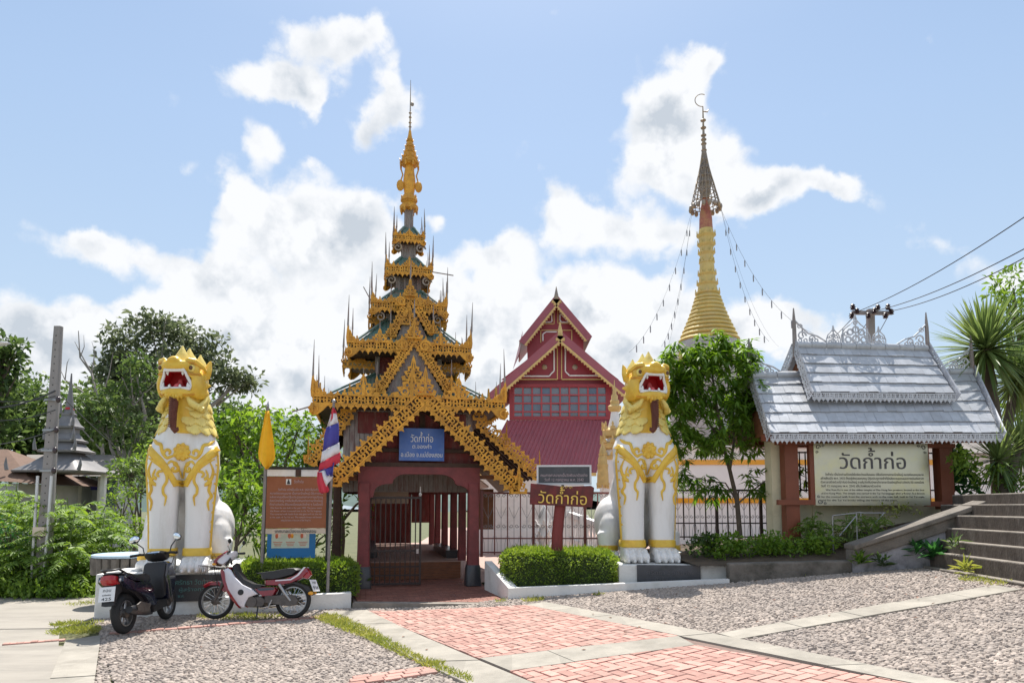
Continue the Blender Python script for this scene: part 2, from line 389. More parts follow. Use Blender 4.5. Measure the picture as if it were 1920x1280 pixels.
M['brick_dark'] = mat('worn_floor_brick', (0.22, 0.085, 0.06), 0.7, 0.25, 10, 0.2, 60, dirt=(0.12, 0.06, 0.05), dirt_amt=0.6, dscale=2, island=0.2)
M['soil'] = mat('soil', (0.09, 0.065, 0.045), 0.95, 0.3, 5, 0.5, 30)
M['earth'] = mat('grassy_earth', (0.10, 0.11, 0.05), 0.95, 0.3, 2, 0.4, 30, dirt=(0.12, 0.09, 0.06), dirt_amt=0.6)
M['tile_court'] = mat('courtyard_tile', (0.40, 0.27, 0.23), 0.85, 0.12, 3, 0.1, 30)
M['shingle'] = mat('silver_painted_shingle', (0.45, 0.465, 0.50), 0.45, 0.12, 6, 0.15, 30, metal=0.15, dirt=(0.30, 0.30, 0.31), dirt_amt=0.5, dscale=2.5, island=0.09)
M['silver_fret'] = mat('silver_fretwork', (0.50, 0.51, 0.55), 0.45, 0.15, 8, metal=0.2)
M['zinc'] = mat('old_zinc_roof', (0.18, 0.175, 0.18), 0.5, 0.2, 3, 0.1, 20, metal=0.2, dirt=(0.16, 0.14, 0.13), dirt_amt=0.5)
M['tile_roof'] = mat('grey_tile_roof', (0.21, 0.19, 0.175), 0.85, 0.15, 3, 0.2, 20, dirt=(0.12, 0.1, 0.09), dirt_amt=0.5)
M['house_wall'] = mat('pale_house_wall', (0.45, 0.46, 0.47), 0.8, 0.1, 3)
M['bark'] = mat('bark', (0.11, 0.085, 0.065), 0.9, 0.25, 8, 0.5, 30)
M['bark_pale'] = mat('pale_bark', (0.26, 0.24, 0.22), 0.9, 0.2, 8, 0.4, 30)
M['stem'] = mat('green_stem', (0.14, 0.20, 0.06), 0.7, 0.2, 8)
M['wire'] = mat('cable', (0.05, 0.05, 0.055), 0.6)
M['bulb'] = mat('frosted_bulb', (0.25, 0.25, 0.26), 0.3)
M['table_top'] = mat('pale_blue_table_top', (0.42, 0.55, 0.66), 0.4, 0.08, 3)
M['house_tile'] = mat('brown_roof_tile', (0.13, 0.075, 0.05), 0.85, 0.2, 5, 0.3, 20)
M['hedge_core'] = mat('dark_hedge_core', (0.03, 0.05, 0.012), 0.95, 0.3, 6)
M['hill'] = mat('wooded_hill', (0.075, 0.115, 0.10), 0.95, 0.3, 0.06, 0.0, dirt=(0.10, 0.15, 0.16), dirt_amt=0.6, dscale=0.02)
M['insulator'] = mat('brown_porcelain', (0.04, 0.025, 0.03), 0.3)
L_ = {}
L_['hedge'] = leafmat('hedge_leaf', (0.09, 0.17, 0.018), (0.24, 0.33, 0.06), 0.42, 0.5, 2.0)
L_['bright'] = leafmat('bright_leaf', (0.06, 0.15, 0.016), (0.20, 0.31, 0.05), 0.42)
L_['shrub'] = leafmat('shrub_leaf', (0.065, 0.15, 0.022), (0.20, 0.30, 0.05), 0.42)
L_['dark'] = leafmat('dark_leaf', (0.035, 0.075, 0.022), (0.11, 0.165, 0.05), 0.38)
L_['grey'] = leafmat('grey_green_leaf', (0.06, 0.085, 0.04), (0.15, 0.18, 0.10), 0.36)
L_['tree_r'] = leafmat('garden_tree_leaf', (0.042, 0.11, 0.014), (0.15, 0.265, 0.036), 0.45)
L_['palm'] = leafmat('yucca_leaf', (0.07, 0.13, 0.04), (0.21, 0.27, 0.09), 0.3, 0.4, 0.5)
L_['deep'] = leafmat('deep_green_leaf', (0.02, 0.085, 0.025), (0.05, 0.16, 0.04), 0.35)
L_['grass'] = leafmat('grass_blade', (0.16, 0.22, 0.035), (0.36, 0.36, 0.10), 0.35)
L_['forest'] = leafmat('forest_leaf', (0.045, 0.09, 0.025), (0.13, 0.19, 0.055), 0.36)
L_['yellow'] = leafmat('yellowed_leaf', (0.45, 0.33, 0.02), (0.35, 0.36, 0.04), 0.3)


# ---------------------------------------------------------------- mesh building
class MB:
    def __init__(self):
        self.v = []; self.f = []

    def add(self, vs, fs, mx=None):
        b = len(self.v)
        if mx is not None:
            vs = [mx @ Vector(p) for p in vs]
        self.v.extend([tuple(p) for p in vs])
        self.f.extend([tuple(i + b for i in f) for f in fs])
        return self

    def box(self, c, s, rot=None, mx=None):
        hx, hy, hz = s[0] / 2, s[1] / 2, s[2] / 2
        vs = [Vector((x, y, z)) for z in (-hz, hz) for y in (-hy, hy) for x in (-hx, hx)]
        if rot is not None:
            vs = [rot @ p for p in vs]
        vs = [p + Vector(c) for p in vs]
        return self.add(vs, [(0, 2, 3, 1), (4, 5, 7, 6), (0, 1, 5, 4), (2, 6, 7, 3), (0, 4, 6, 2), (1, 3, 7, 5)], mx)

    def bar(self, a, b, w, h, up=(0, 0, 1)):
        a = Vector(a); b = Vector(b); d = b - a
        y = d.normalized(); x = y.cross(Vector(up))
        if x.length < 1e-4:
            x = y.cross(Vector((1, 0, 0)))
        x.normalize(); z = x.cross(y)
        rot = Matrix((x, y, z)).transposed()
        return self.box((a + b) / 2, (w, d.length, h), rot)

    def tube(self, pts, rad, n=8, cap=True):
        pts = [Vector(p) for p in pts]
        if isinstance(rad, (int, float)):
            rad = [rad] * len(pts)
        b = len(self.v)
        t0 = None
        for i, p in enumerate(pts):
            t = (pts[min(i + 1, len(pts) - 1)] - pts[max(i - 1, 0)]).normalized()
            if t0 is None:
                x = t.orthogonal().normalized()
            else:
                x = (x - t * x.dot(t))
                if x.length < 1e-5:
                    x = t.orthogonal()
                x.normalize()
            t0 = t
            y = t.cross(x)
            for k in range(n):
                a = 2 * PI * k / n
                self.v.append(tuple(p + (x * math.cos(a) + y * math.sin(a)) * rad[i]))
        for i in range(len(pts) - 1):
            for k in range(n):
                k2 = (k + 1) % n
                self.f.append((b + i * n + k, b + i * n + k2, b + (i + 1) * n + k2, b + (i + 1) * n + k))
        if cap:
            self.f.append(tuple(b + k for k in range(n))[::-1])
            self.f.append(tuple(b + (len(pts) - 1) * n + k for k in range(n)))
        return self

    def lathe(self, prof, n=16, c=(0, 0, 0), sq=0.0):
        """prof: (radius, z) from bottom to top round the z axis"""
        b = len(self.v)
        for r, z in prof:
            for k in range(n):
                a = 2 * PI * k / n
                self.v.append((c[0] + r * math.cos(a), c[1] + r * math.sin(a), c[2] + z))
        for i in range(len(prof) - 1):
            for k in range(n):
                k2 = (k + 1) % n
                self.f.append((b + i * n + k, b + i * n + k2, b + (i + 1) * n + k2, b + (i + 1) * n + k))
        self.f.append(tuple(b + k for k in range(n))[::-1])
        self.f.append(tuple(b + (len(prof) - 1) * n + k for k in range(n)))
        return self

    def loft(self, rings, n=20, ex=2.0):
        """rings: (centre, rx, ry, axis_x, axis_y) superellipse sections"""
        b = len(self.v)
        for (c, rx, ry, ax, ay) in rings:
            c = Vector(c); ax = Vector(ax); ay = Vector(ay)
            for k in range(n):
                a = 2 * PI * k / n
                ca, sa = math.cos(a), math.sin(a)
                x = math.copysign(abs(ca) ** (2 / ex), ca) * rx
                y = math.copysign(abs(sa) ** (2 / ex), sa) * ry
                self.v.append(tuple(c + ax * x + ay * y))
        m = len(rings)
        for i in range(m - 1):
            for k in range(n):
                k2 = (k + 1) % n
                self.f.append((b + i * n + k, b + i * n + k2, b + (i + 1) * n + k2, b + (i + 1) * n + k))
        self.f.append(tuple(b + k for k in range(n))[::-1])
        self.f.append(tuple(b + (m - 1) * n + k for k in range(n)))
        return self

    def ball(self, c, r, nu=14, nv=9, rot=None):
        if isinstance(r, (int, float)):
            r = (r, r, r)
        vs = []
        for j in range(nv + 1):
            ph = -PI / 2 + PI * j / nv
            for i in range(nu):
                a = 2 * PI * i / nu
                p = Vector((r[0] * math.cos(ph) * math.cos(a), r[1] * math.cos(ph) * math.sin(a), r[2] * math.sin(ph)))
                if rot is not None:
                    p = rot @ p
                vs.append(p + Vector(c))
        fs = [(j * nu + i, j * nu + (i + 1) % nu, (j + 1) * nu + (i + 1) % nu, (j + 1) * nu + i) for j in range(nv) for i in range(nu)]
        return self.add(vs, fs)

    def poly(self, pts, o, ax, ay, az, t, c=0.5):
        """outline pts (a, b) in the plane ax, ay through o, thickness t along az (c: where the plane lies in it)"""
        o = Vector(o); ax = Vector(ax); ay = Vector(ay); az = Vector(az)
        n = len(pts)
        ar = sum(pts[i][0] * pts[(i + 1) % n][1] - pts[(i + 1) % n][0] * pts[i][1] for i in range(n))
        if ar < 0:
            pts = pts[::-1]
        vs = [o + ax * a + ay * b - az * t * c for a, b in pts] + [o + ax * a + ay * b + az * t * (1 - c) for a, b in pts]
        fs = [tuple(range(n))[::-1], tuple(range(n, 2 * n))] + [(i, (i + 1) % n, n + (i + 1) % n, n + i) for i in range(n)]
        return self.add(vs, fs)

    def slab(self, prof, w, cx=0.0, shrink=0.86, axis='y', mid=0.55):
        """a moulded panel: side outline prof (x, z), half-width w, rounded towards both flanks"""
        n = len(prof)
        mx_ = sum(p[0] for p in prof) / n; mz_ = sum(p[1] for p in prof) / n
        lay = [(-w, shrink), (-w * mid, 1.0), (w * mid, 1.0), (w, shrink)]
        ar = sum(prof[i][0] * prof[(i + 1) % n][1] - prof[(i + 1) % n][0] * prof[i][1] for i in range(n))
        if ar < 0:
            prof = prof[::-1]
        vs = []
        for yy, s in lay:
            vs += [(mx_ + (p[0] - mx_) * s, cx + yy, mz_ + (p[1] - mz_) * s) for p in prof]
        fs = [tuple(range(n)), tuple(range(3 * n, 4 * n))[::-1]]
        for j in range(3):
            fs += [(j * n + i, (j + 1) * n + i, (j + 1) * n + (i + 1) % n, j * n + (i + 1) % n) for i in range(n)]
        return self.add(vs, fs)

    def mesh(self, name, m, smooth=None):
        me = bpy.data.meshes.new(name)
        me.from_pydata(self.v, [], self.f)
        if m is not None:
            me.materials.append(m)
        if smooth is not None:
            me.shade_smooth()
            me.set_sharp_from_angle(angle=R(smooth))
        me.update()
        return me

    def build(self, name, m, parent=None, smooth=None):
        return link(name, self.mesh(name, m, smooth), parent)


def link(name, me, parent=None):
    o = bpy.data.objects.new(name, me)
    C.objects.link(o)
    if parent is not None:
        o.parent = parent
    return o


def tag(o, label=None, cat=None, group=None, kind=None):
    for k, v in (('label', label), ('category', cat), ('group', group), ('kind', kind)):
        if v:
            o[k] = v
    return o


def thing(name, label, cat, loc=(0, 0, 0), rot=0.0, group=None):
    o = bpy.data.objects.new(name, None)
    o.empty_display_size = 0.2
    C.objects.link(o)
    o.location = loc
    o.rotation_euler = (0, 0, rot)
    return tag(o, label, cat, group)


def piece(name, me, parent, loc=(0, 0, 0), rot=None, scale=None):
    o = link(name, me, parent)
    o.location = loc
    if rot is not None:
        o.rotation_euler = rot
    if scale is not None:
        o.scale = scale
    return o


KIDS = {}


def copy_tree(o, parent=None):
    ch = [c for c in C.objects if c.parent is o]
    c = o.copy(); C.objects.link(c)
    if parent is not None:
        c.parent = parent
    for k in ch:
        copy_tree(k, c)
    return c


def apply_mods(o):
    bpy.context.view_layer.update()
    dg = bpy.context.evaluated_depsgraph_get()
    me = bpy.data.meshes.new_from_object(o.evaluated_get(dg))
    old = o.data
    o.modifiers.clear()
    o.data = me
    bpy.data.meshes.remove(old)
    return o


# lettering: text is laid out now and turned into meshes in one go at the end
TEXTS = []


def text(s, parent, o, ax, ay, size, m, name='lettering', align='CENTER', extrude=0.004, width=None, tone=None):
    """s written on the plane through o with reading direction ax and up ay"""
    TEXTS.append(dict(s=s, parent=parent, o=Vector(o), ax=Vector(ax).normalized(), ay=Vector(ay).normalized(), size=size, m=m,
                      name=name, align=align, ex=extrude, width=width, tone=tone))


def flush_texts():
    tmp = []
    for t in TEXTS:
        def mk(s):
            c = bpy.data.curves.new('t', 'FONT'); c.body = s; c.size = t['size']; c.align_x = 'LEFT'; c.extrude = t['ex']; c.resolution_u = 3
            o = bpy.data.objects.new('t', c); C.objects.link(o); tmp.append(o)
            return o
        t['obj'] = mk(t['s'])
        if t['tone']:
            t['pre'] = mk(t['tone'][0]); t['mark'] = mk(t['tone'][1])
    bpy.context.view_layer.update()
    dg = bpy.context.evaluated_depsgraph_get()
    for t in TEXTS:
        me = bpy.data.meshes.new_from_object(t['obj'].evaluated_get(dg))
        co = [Vector(v.co) for v in me.vertices]
        fs = [tuple(p.vertices) for p in me.polygons]
        if t['tone']:
            pm = bpy.data.meshes.new_from_object(t['pre'].evaluated_get(dg))
            xr = max(v.co.x for v in pm.vertices)
            mm = bpy.data.meshes.new_from_object(t['mark'].evaluated_get(dg))
            mw = [Vector(v.co) for v in mm.vertices]
            cx = (max(v.x for v in mw) + min(v.x for v in mw)) / 2
            b = len(co)
            co += [Vector((v.x - cx + xr - 0.03 * t['size'], v.y + 0.2 * t['size'], v.z)) for v in mw]
            fs += [tuple(i + b for i in p.vertices) for p in mm.polygons]
            bpy.data.meshes.remove(pm); bpy.data.meshes.remove(mm)
        if not co:
            continue
        x0 = min(v.x for v in co); x1 = max(v.x for v in co)
        k = 1.0 if not t['width'] else t['width'] / (x1 - x0)
        sh = -(x0 + x1) / 2 if t['align'] == 'CENTER' else -x0
        az_ = t['ax'].cross(t['ay'])
        mb = MB()
        mb.add([t['o'] + t['ax'] * ((v.x + sh) * k) + t['ay'] * v.y + az_ * (v.z + t['ex']) for v in co], fs)
        mb.build(t['name'], t['m'], t['parent'])['kind'] = 'stuff'
        bpy.data.meshes.remove(me)
    for o in tmp:
        c = o.data
        bpy.data.objects.remove(o); bpy.data.curves.remove(c)


def clip_poly(sub, clip):
    """Sutherland-Hodgman, both counter-clockwise 2D"""
    out = list(sub)
    for i in range(len(clip)):
        a = clip[i]; b = clip[(i + 1) % len(clip)]
        inp, out = out, []
        for j in range(len(inp)):
            p = inp[j]; q = inp[(j + 1) % len(inp)]
            sp = (b[0] - a[0]) * (p[1] - a[1]) - (b[1] - a[1]) * (p[0] - a[0])
            sq = (b[0] - a[0]) * (q[1] - a[1]) - (b[1] - a[1]) * (q[0] - a[0])
            if sp >= 0:
                out.append(p)
            if sp * sq < 0:
                t = sp / (sp - sq)
                out.append((p[0] + (q[0] - p[0]) * t, p[1] + (q[1] - p[1]) * t))
        if not out:
            return []
    return out


def ccw(pts):
    n = len(pts)
    ar = sum(pts[i][0] * pts[(i + 1) % n][1] - pts[(i + 1) % n][0] * pts[i][1] for i in range(n))
    return list(pts) if ar > 0 else list(pts)[::-1]


def inside(p, poly):
    c = False
    n = len(poly)
    for i in range(n):
        a = poly[i]; b = poly[(i + 1) % n]
        if (a[1] > p[1]) != (b[1] > p[1]) and p[0] < (b[0] - a[0]) * (p[1] - a[1]) / (b[1] - a[1]) + a[0]:
            c = not c
    return c


# leaves: arrays of base point, direction, side, length, width -> one mesh of folded blades
def leaf_mesh(name, base, d, side, ln, wd, m, fold=0.25, droop=0.0):
    n = len(base)
    up = np.cross(side, d)
    ln = np.asarray(ln).reshape(-1, 1); wd = np.asarray(wd).reshape(-1, 1)
    mid = base + d * ln * 0.5
    tip = base + d * ln - np.array([[0, 0, 1]]) * ln * droop
    l = mid + side * wd * 0.5 + up * wd * fold
    r = mid - side * wd * 0.5 + up * wd * fold
    co = np.stack([base, r, tip, l], axis=1).reshape(-1, 3)
    idx = np.arange(n).reshape(-1, 1) * 4
    tri = np.concatenate([idx, idx + 1, idx + 2, idx, idx + 2, idx + 3], axis=1).reshape(-1)
    me = bpy.data.meshes.new(name)
    me.vertices.add(n * 4); me.vertices.foreach_set('co', co.astype(np.float32).ravel())
    me.loops.add(n * 6); me.loops.foreach_set('vertex_index', tri.astype(np.int32))
    me.polygons.add(n * 2)
    me.polygons.foreach_set('loop_start', np.arange(0, n * 6, 3, dtype=np.int32))
    me.update(calc_edges=True)
    me.materials.append(m)
    return me


def unit(a):
    return a / np.maximum(np.linalg.norm(a, axis=1, keepdims=True), 1e-6)


def rand_dirs(n):
    return unit(rng.normal(size=(n, 3)))


def cloud_leaves(name, clumps, per, ln, wd, m, up_bias=0.3, droop=0.15, shell=0.55, out_bias=0.8):
    """clumps: (x, y, z, rx, ry, rz); leaves fill the outer part of each clump and point outwards and a little up"""
    bs, ds = [], []
    for (x, y, z, rx, ry, rz) in clumps:
        n = max(8, int(per * (rx * ry + ry * rz + rx * rz) / 3))
        q = rand_dirs(n)
        r = (shell + (1 - shell) * rng.random((n, 1))) ** 0.8
        p = q * r * np.array([[rx, ry, rz]]) + np.array([[x, y, z]])
        bs.append(p)
        ds.append(unit(q * out_bias + rng.normal(size=(n, 3)) * 0.7 + np.array([[0, 0, up_bias]])))
    b = np.concatenate(bs); d = np.concatenate(ds)
    n = len(b)
    s = unit(np.cross(d, rng.normal(size=(n, 3))))
    s = unit(s * np.array([[1, 1, 0.45]]))
    s = unit(s - d * np.sum(s * d, axis=1, keepdims=True))
    k = 0.6 + 0.8 * rng.random(n)
    return leaf_mesh(name, b, d, s, ln * k, wd * k, m, droop=droop)
# ---------------------------------------------------------------- ground
def sheet(name, poly, m, dz, parent=None, step=0.5, kind='structure', thick=0.0):
    """a sheet that follows the ground over a polygon (world x, y)"""
    poly = ccw([(p[0], p[1]) for p in poly])
    xs = [p[0] for p in poly]; ys = [p[1] for p in poly]
    mb = MB()
    x = math.floor(min(xs) / step) * step
    while x < max(xs):
        y = math.floor(min(ys) / (step * 2)) * step * 2
        while y < max(ys):
            q = clip_poly([(x, y), (x + step, y), (x + step, y + step * 2), (x, y + step * 2)], poly)
            if len(q) > 2:
                mb.add([(a, b, ground(a, b) + dz) for a, b in q], [tuple(range(len(q)))])
            y += step * 2
        x += step
    if thick:
        n = len(poly)
        for i in range(n):
            a, b = poly[i], poly[(i + 1) % n]
            k = max(1, int(math.hypot(b[0] - a[0], b[1] - a[1]) / step))
            for j in range(k):
                p = [(a[0] + (b[0] - a[0]) * t / k, a[1] + (b[1] - a[1]) * t / k) for t in (j, j + 1)]
                mb.add([(p[0][0], p[0][1], ground(*p[0]) + dz - thick), (p[1][0], p[1][1], ground(*p[1]) + dz - thick),
                        (p[1][0], p[1][1], ground(*p[1]) + dz), (p[0][0], p[0][1], ground(*p[0]) + dz)], [(0, 1, 2, 3)])
    o = mb.build(name, m, parent)
    if kind:
        o['kind'] = kind
    return o


def G2(px, py):
    p = gnd(px, py)
    return (p.x, p.y)


xs = sorted(set([-600, -250, -120, -60, -35] + [i for i in range(-24, -8, 2)] + [i * 0.5 for i in range(-16, 23)] + [12, 14, 18, 24, 35, 60, 120, 250, 600]))
ys = [-60, -20, -5, 0, 3, 6, 9, 12, 15, 18, 22, 28, 36, 50, 80, 140, 260, 600]
mb = MB()
for y in ys:
    for x in xs:
        mb.v.append((x, y, ground(x, y) - 0.03))
nx = len(xs)
for j in range(len(ys) - 1):
    for i in range(nx - 1):
        mb.f.append((j * nx + i, j * nx + i + 1, (j + 1) * nx + i + 1, (j + 1) * nx + i))
tag(mb.build('ground', M['earth']), kind='structure')

# line of the facade on the left: from the white pedestal to the gate
PL = G2(175, 1160); PR = G2(658, 1140)
KL = G2(953, 1123); KR = G2(1368, 1093)

# road of concrete slabs on the left
road = tag(thing('road', 'pale concrete road of cracked slabs at the left', 'road', (0, 0, 0)), kind='structure')
del road['category']
edges = [16.0, 12.75, 10.35, 9.02, 5.9, 3.5]
for i in range(len(edges) - 1):
    y1, y0 = edges[i] - 0.012, edges[i + 1] + 0.012
    for (xa, xb) in ((-24, -9.6), (-9.575, None)):
        b0 = -0.648 * y0 - 0.02 if y0 < 10.9 else PL[0] - 0.03
        b1 = -0.648 * y1 - 0.02 if y1 < 10.9 else PL[0] - 0.03
        if i > 2:
            b0 = -0.60 * y0; b1 = -0.60 * y1
        pts = [(xa, y0), (xb if xb else b0, y0), (xb if xb else b1, y1), (xa, y1)]
        sheet('slab', pts, M['concrete_road'], 0.012 + 0.004 * (i % 2), road, 1.0, None, 0.05)

# forecourt: rounded stones set in mortar
fore = [G2(186, 1192), (-0.608 * 5.5, 5.5), (-0.6 * 3.5, 3.5), (9.6, 3.5), (9.6, 7.5), (8.6, 12.6), KR, KL, PR, PL]
sheet('forecourt', fore, M['gravel_bed'], 0.0)
strip_l = [G2(606, 1148), G2(688, 1146), G2(1035, 1300), G2(905, 1300)]
strip_r = [G2(985, 1136), G2(1022, 1131), G2(1362, 1196), G2(1850, 1296), G2(1760, 1296), G2(1275, 1196)]
strip_c = [G2(1346, 1190), G2(1864, 1099), G2(1915, 1107), G2(1384, 1201)]
strip_m = [G2(899, 1238), G2(1272, 1196), G2(1303, 1213), G2(956, 1262)]
strip_w = [G2(123, 1202), G2(189, 1192), G2(170, 1330), G2(72, 1330)]
path = bpy.data.objects.new('brick_path', None); C.objects.link(path); tag(path, 'pink herringbone brick path with concrete borders', kind='structure')
whole = [G2(606, 1148), G2(1022, 1131), G2(1362, 1196), G2(1850, 1296), G2(905, 1300)]
sheet('mortar_bed', whole, M['mortar'], 0.006, path, 0.5, None)
BR1 = [G2(688, 1147), G2(988, 1136), G2(1272, 1196), G2(899, 1238)]
BR2 = [G2(956, 1262), G2(1303, 1213), G2(1760, 1296), G2(1035, 1300)]


def along(pts, t):
    ln = [0]
    for p, q in zip(pts, pts[1:]):
        ln.append(ln[-1] + math.hypot(q[0] - p[0], q[1] - p[1]))
    w = t * ln[-1]
    for k in range(len(pts) - 1):
        if w <= ln[k + 1] or k == len(pts) - 2:
            f = (w - ln[k]) / (ln[k + 1] - ln[k]); return (pts[k][0] + (pts[k + 1][0] - pts[k][0]) * f, pts[k][1] + (pts[k + 1][1] - pts[k][1]) * f)


for e_a, e_b, n, mm in (([strip_l[0], strip_l[3]], [strip_l[1], strip_l[2]], 4, .034), ([strip_r[0], strip_r[5], strip_r[4]], [strip_r[1], strip_r[2], strip_r[3]], 7, .032),
                        ([strip_c[0], strip_c[1]], [strip_c[3], strip_c[2]], 5, .026), ([strip_m[0], strip_m[1]], [strip_m[3], strip_m[2]], 3, .030), ([strip_w[0], strip_w[3]], [strip_w[1], strip_w[2]], 3, .020)):
    for k in range(n):
        t0, t1 = (k + .004) / n, (k + .996) / n
        sheet('border_slab', [along(e_a, t0), along(e_a, t1), along(e_b, t1), along(e_b, t0)], M['concrete'], mm + random.uniform(-.004, .004), path, 0.5, None, 0.06)

# herringbone bricks, clipped to their two fields
BW, BL_ = 0.118, 0.236
e1 = Vector((BR1[3][0] - BR1[0][0], BR1[3][1] - BR1[0][1], 0)).normalized()
ang = math.atan2(e1.y, e1.x)
brick_proto = None


def prism(poly, z0, z1, bev=0.006):
    mb = MB()
    n = len(poly)
    cx = sum(p[0] for p in poly) / n; cy = sum(p[1] for p in poly) / n
    def ins(p):
        d = math.hypot(p[0] - cx, p[1] - cy)
        k = max(0.0, 1 - bev / max(d, 1e-4))
        return (cx + (p[0] - cx) * k, cy + (p[1] - cy) * k)
    top = [ins(p) for p in poly]
    vs = [(p[0], p[1], ground(*p) + z0) for p in poly] + [(p[0], p[1], ground(*p) + z1 - bev) for p in poly] + [(p[0], p[1], ground(*p) + z1) for p in top]
    fs = [tuple(range(2 * n, 3 * n))]
    for i in range(n):
        j = (i + 1) % n
        fs += [(i, j, n + j, n + i), (n + i, n + j, 2 * n + j, 2 * n + i)]
    mb.add(vs, fs)
    return mb


bricks = []
for fld in (BR1, BR2):
    cp = ccw(fld)
    gx = sum(p[0] for p in fld) / 4; gy = sum(p[1] for p in fld) / 4
    ca, sa = math.cos(ang), math.sin(ang)
    for i in range(-34, 35):
        for j in range(-34, 35):
            # herringbone on a grid of brick widths
            m4 = (i - j) % 4
            if m4 == 0:
                r = (i, j, 2, 1)
            elif m4 == 2:
                r = (i, j - 1, 1, 2)
            else:
                continue
            a0, b0, la, lb = r
            g = 0.006
            q = [(a0 * BW + g, b0 * BW + g), ((a0 + la) * BW - g, b0 * BW + g), ((a0 + la) * BW - g, (b0 + lb) * BW - g), (a0 * BW + g, (b0 + lb) * BW - g)]
            q = [(gx + x * ca - y * sa, gy + x * sa + y * ca) for x, y in q]
            q = clip_poly(ccw(q), cp)
            if len(q) > 2:
                ar = abs(sum(q[k][0] * q[(k + 1) % len(q)][1] - q[(k + 1) % len(q)][0] * q[k][1] for k in range(len(q)))) / 2
                if ar > 0.0015:
                    bricks.append((sum(p[1] for p in q) / len(q), q))
# soldier rows of bricks: by the pedestal, across the cobbles and across the road
def brick_row(pts, n, wid):
    pts = [Vector((p[0], p[1])) for p in pts]
    ln = [0]
    for a, b in zip(pts, pts[1:]):
        ln.append(ln[-1] + (b - a).length)
    def pos(s):
        for k in range(len(pts) - 1):
            if s <= ln[k + 1] or k == len(pts) - 2:
                t = (s - ln[k]) / (ln[k + 1] - ln[k]); return pts[k].lerp(pts[k + 1], t)
    for k in range(n):
        a = pos(ln[-1] * (k + 0.03) / n); b = pos(ln[-1] * (k + 0.97) / n)
        d = (b - a).normalized(); nn = Vector((-d.y, d.x)) * wid / 2
        bricks.append(((a.y + b.y) / 2, ccw([tuple(a - nn), tuple(b - nn), tuple(b + nn), tuple(a + nn)])))


for off in (0, 0.125, 0.25):
    a = G2(655, 1281); b = G2(822, 1256)
    brick_row([(a[0], a[1] + off - 0.12), (b[0], b[1] + off - 0.12)], 5, 0.115)
brick_row([G2(205, 1189), G2(330, 1180), G2(450, 1170), G2(600, 1158)], 17, 0.12)
brick_row([G2(5, 1210), G2(122, 1201)], 9, 0.10)
bricks.sort(key=lambda b: b[0])
far_b = MB()
for k, (y, q) in enumerate(bricks):
    zz = 0.030 + 0.008 * (random.random() - 0.5)
    p = prism(q, 0.0, zz)
    if k < 298:
        p.build('brick', M['brick'], path)
    else:
        far_b.add(p.v, p.f)
o = far_b.build('bricks_beyond', M['brick'], path); o['kind'] = 'stuff'

# cobbles
PATHW = ccw(whole)
others = [ccw(strip_c), ccw(strip_w)]
fpoly = ccw(fore)
prot = []
for k in range(9):
    n = 7
    a0 = random.random() * 6
    out = [(math.cos(a0 + 2 * PI * i / n) * (0.85 + 0.3 * random.random()), math.sin(a0 + 2 * PI * i / n) * (0.65 + 0.3 * random.random())) for i in range(n)]
    prot.append(out)
vs, fs = [], []
y = 4.3
while y < 13.6:
    x = -0.62 * y
    while x < min(1.3 * y, 9.4):
        s = 0.019 + 0.017 * random.random()
        px = x + (random.random() - 0.5) * 0.04; py = y + (random.random() - 0.5) * 0.045
        x += 0.047
        if not inside((px, py), fpoly) or inside((px, py), PATHW) or any(inside((px, py), q) for q in others) or random.random() < 0.10:
            continue
        z = ground(px, py)
        b = len(vs)
        out = prot[random.randrange(9)]
        h = 0.010 + 0.010 * random.random()
        tx = (random.random() - 0.5) * 0.012; ty = (random.random() - 0.5) * 0.012
        n = 7
        for (u, v) in out:
            vs.append((px + u * s, py + v * s, z - 0.004))
        for (u, v) in out:
            vs.append((px + u * s * 0.72, py + v * s * 0.72, z + h * 0.8 + u * tx + v * ty))
        vs.append((px, py, z + h))
        for i in range(n):
            j = (i + 1) % n
            fs.append((b + i, b + j, b + n + j, b + n + i)); fs.append((b + n + i, b + n + j, b + 2 * n))
    y += 0.045
mb = MB(); mb.v = vs; mb.f = fs
o = mb.build('cobblestones', M['cobble'], None, 60); o['kind'] = 'stuff'


def grass(name, spots, h, m, n_per=1.0, w=0.012):
    """spots: (x, y, radius, blades)"""
    b, d, ln = [], [], []
    for (x, y, r, n) in spots:
        a = rng.random(n) * 2 * PI; q = r * np.sqrt(rng.random(n))
        px = x + q * np.cos(a); py = y + q * np.sin(a)
        pz = np.array([ground(i, j) + 0.01 for i, j in zip(px, py)])
        b.append(np.stack([px, py, pz], 1))
        d.append(unit(np.concatenate([rng.normal(size=(n, 2)) * 0.6, np.ones((n, 1))], 1)))
        ln.append(h * (0.4 + 0.9 * rng.random(n)))
    b = np.concatenate(b); d = np.concatenate(d); ln = np.concatenate(ln)
    s = unit(np.cross(d, rng.normal(size=d.shape)))
    o = link(name, leaf_mesh(name, b, d, s, ln, np.full(len(b), w), m, droop=0.15))
    o['kind'] = 'stuff'
    return o


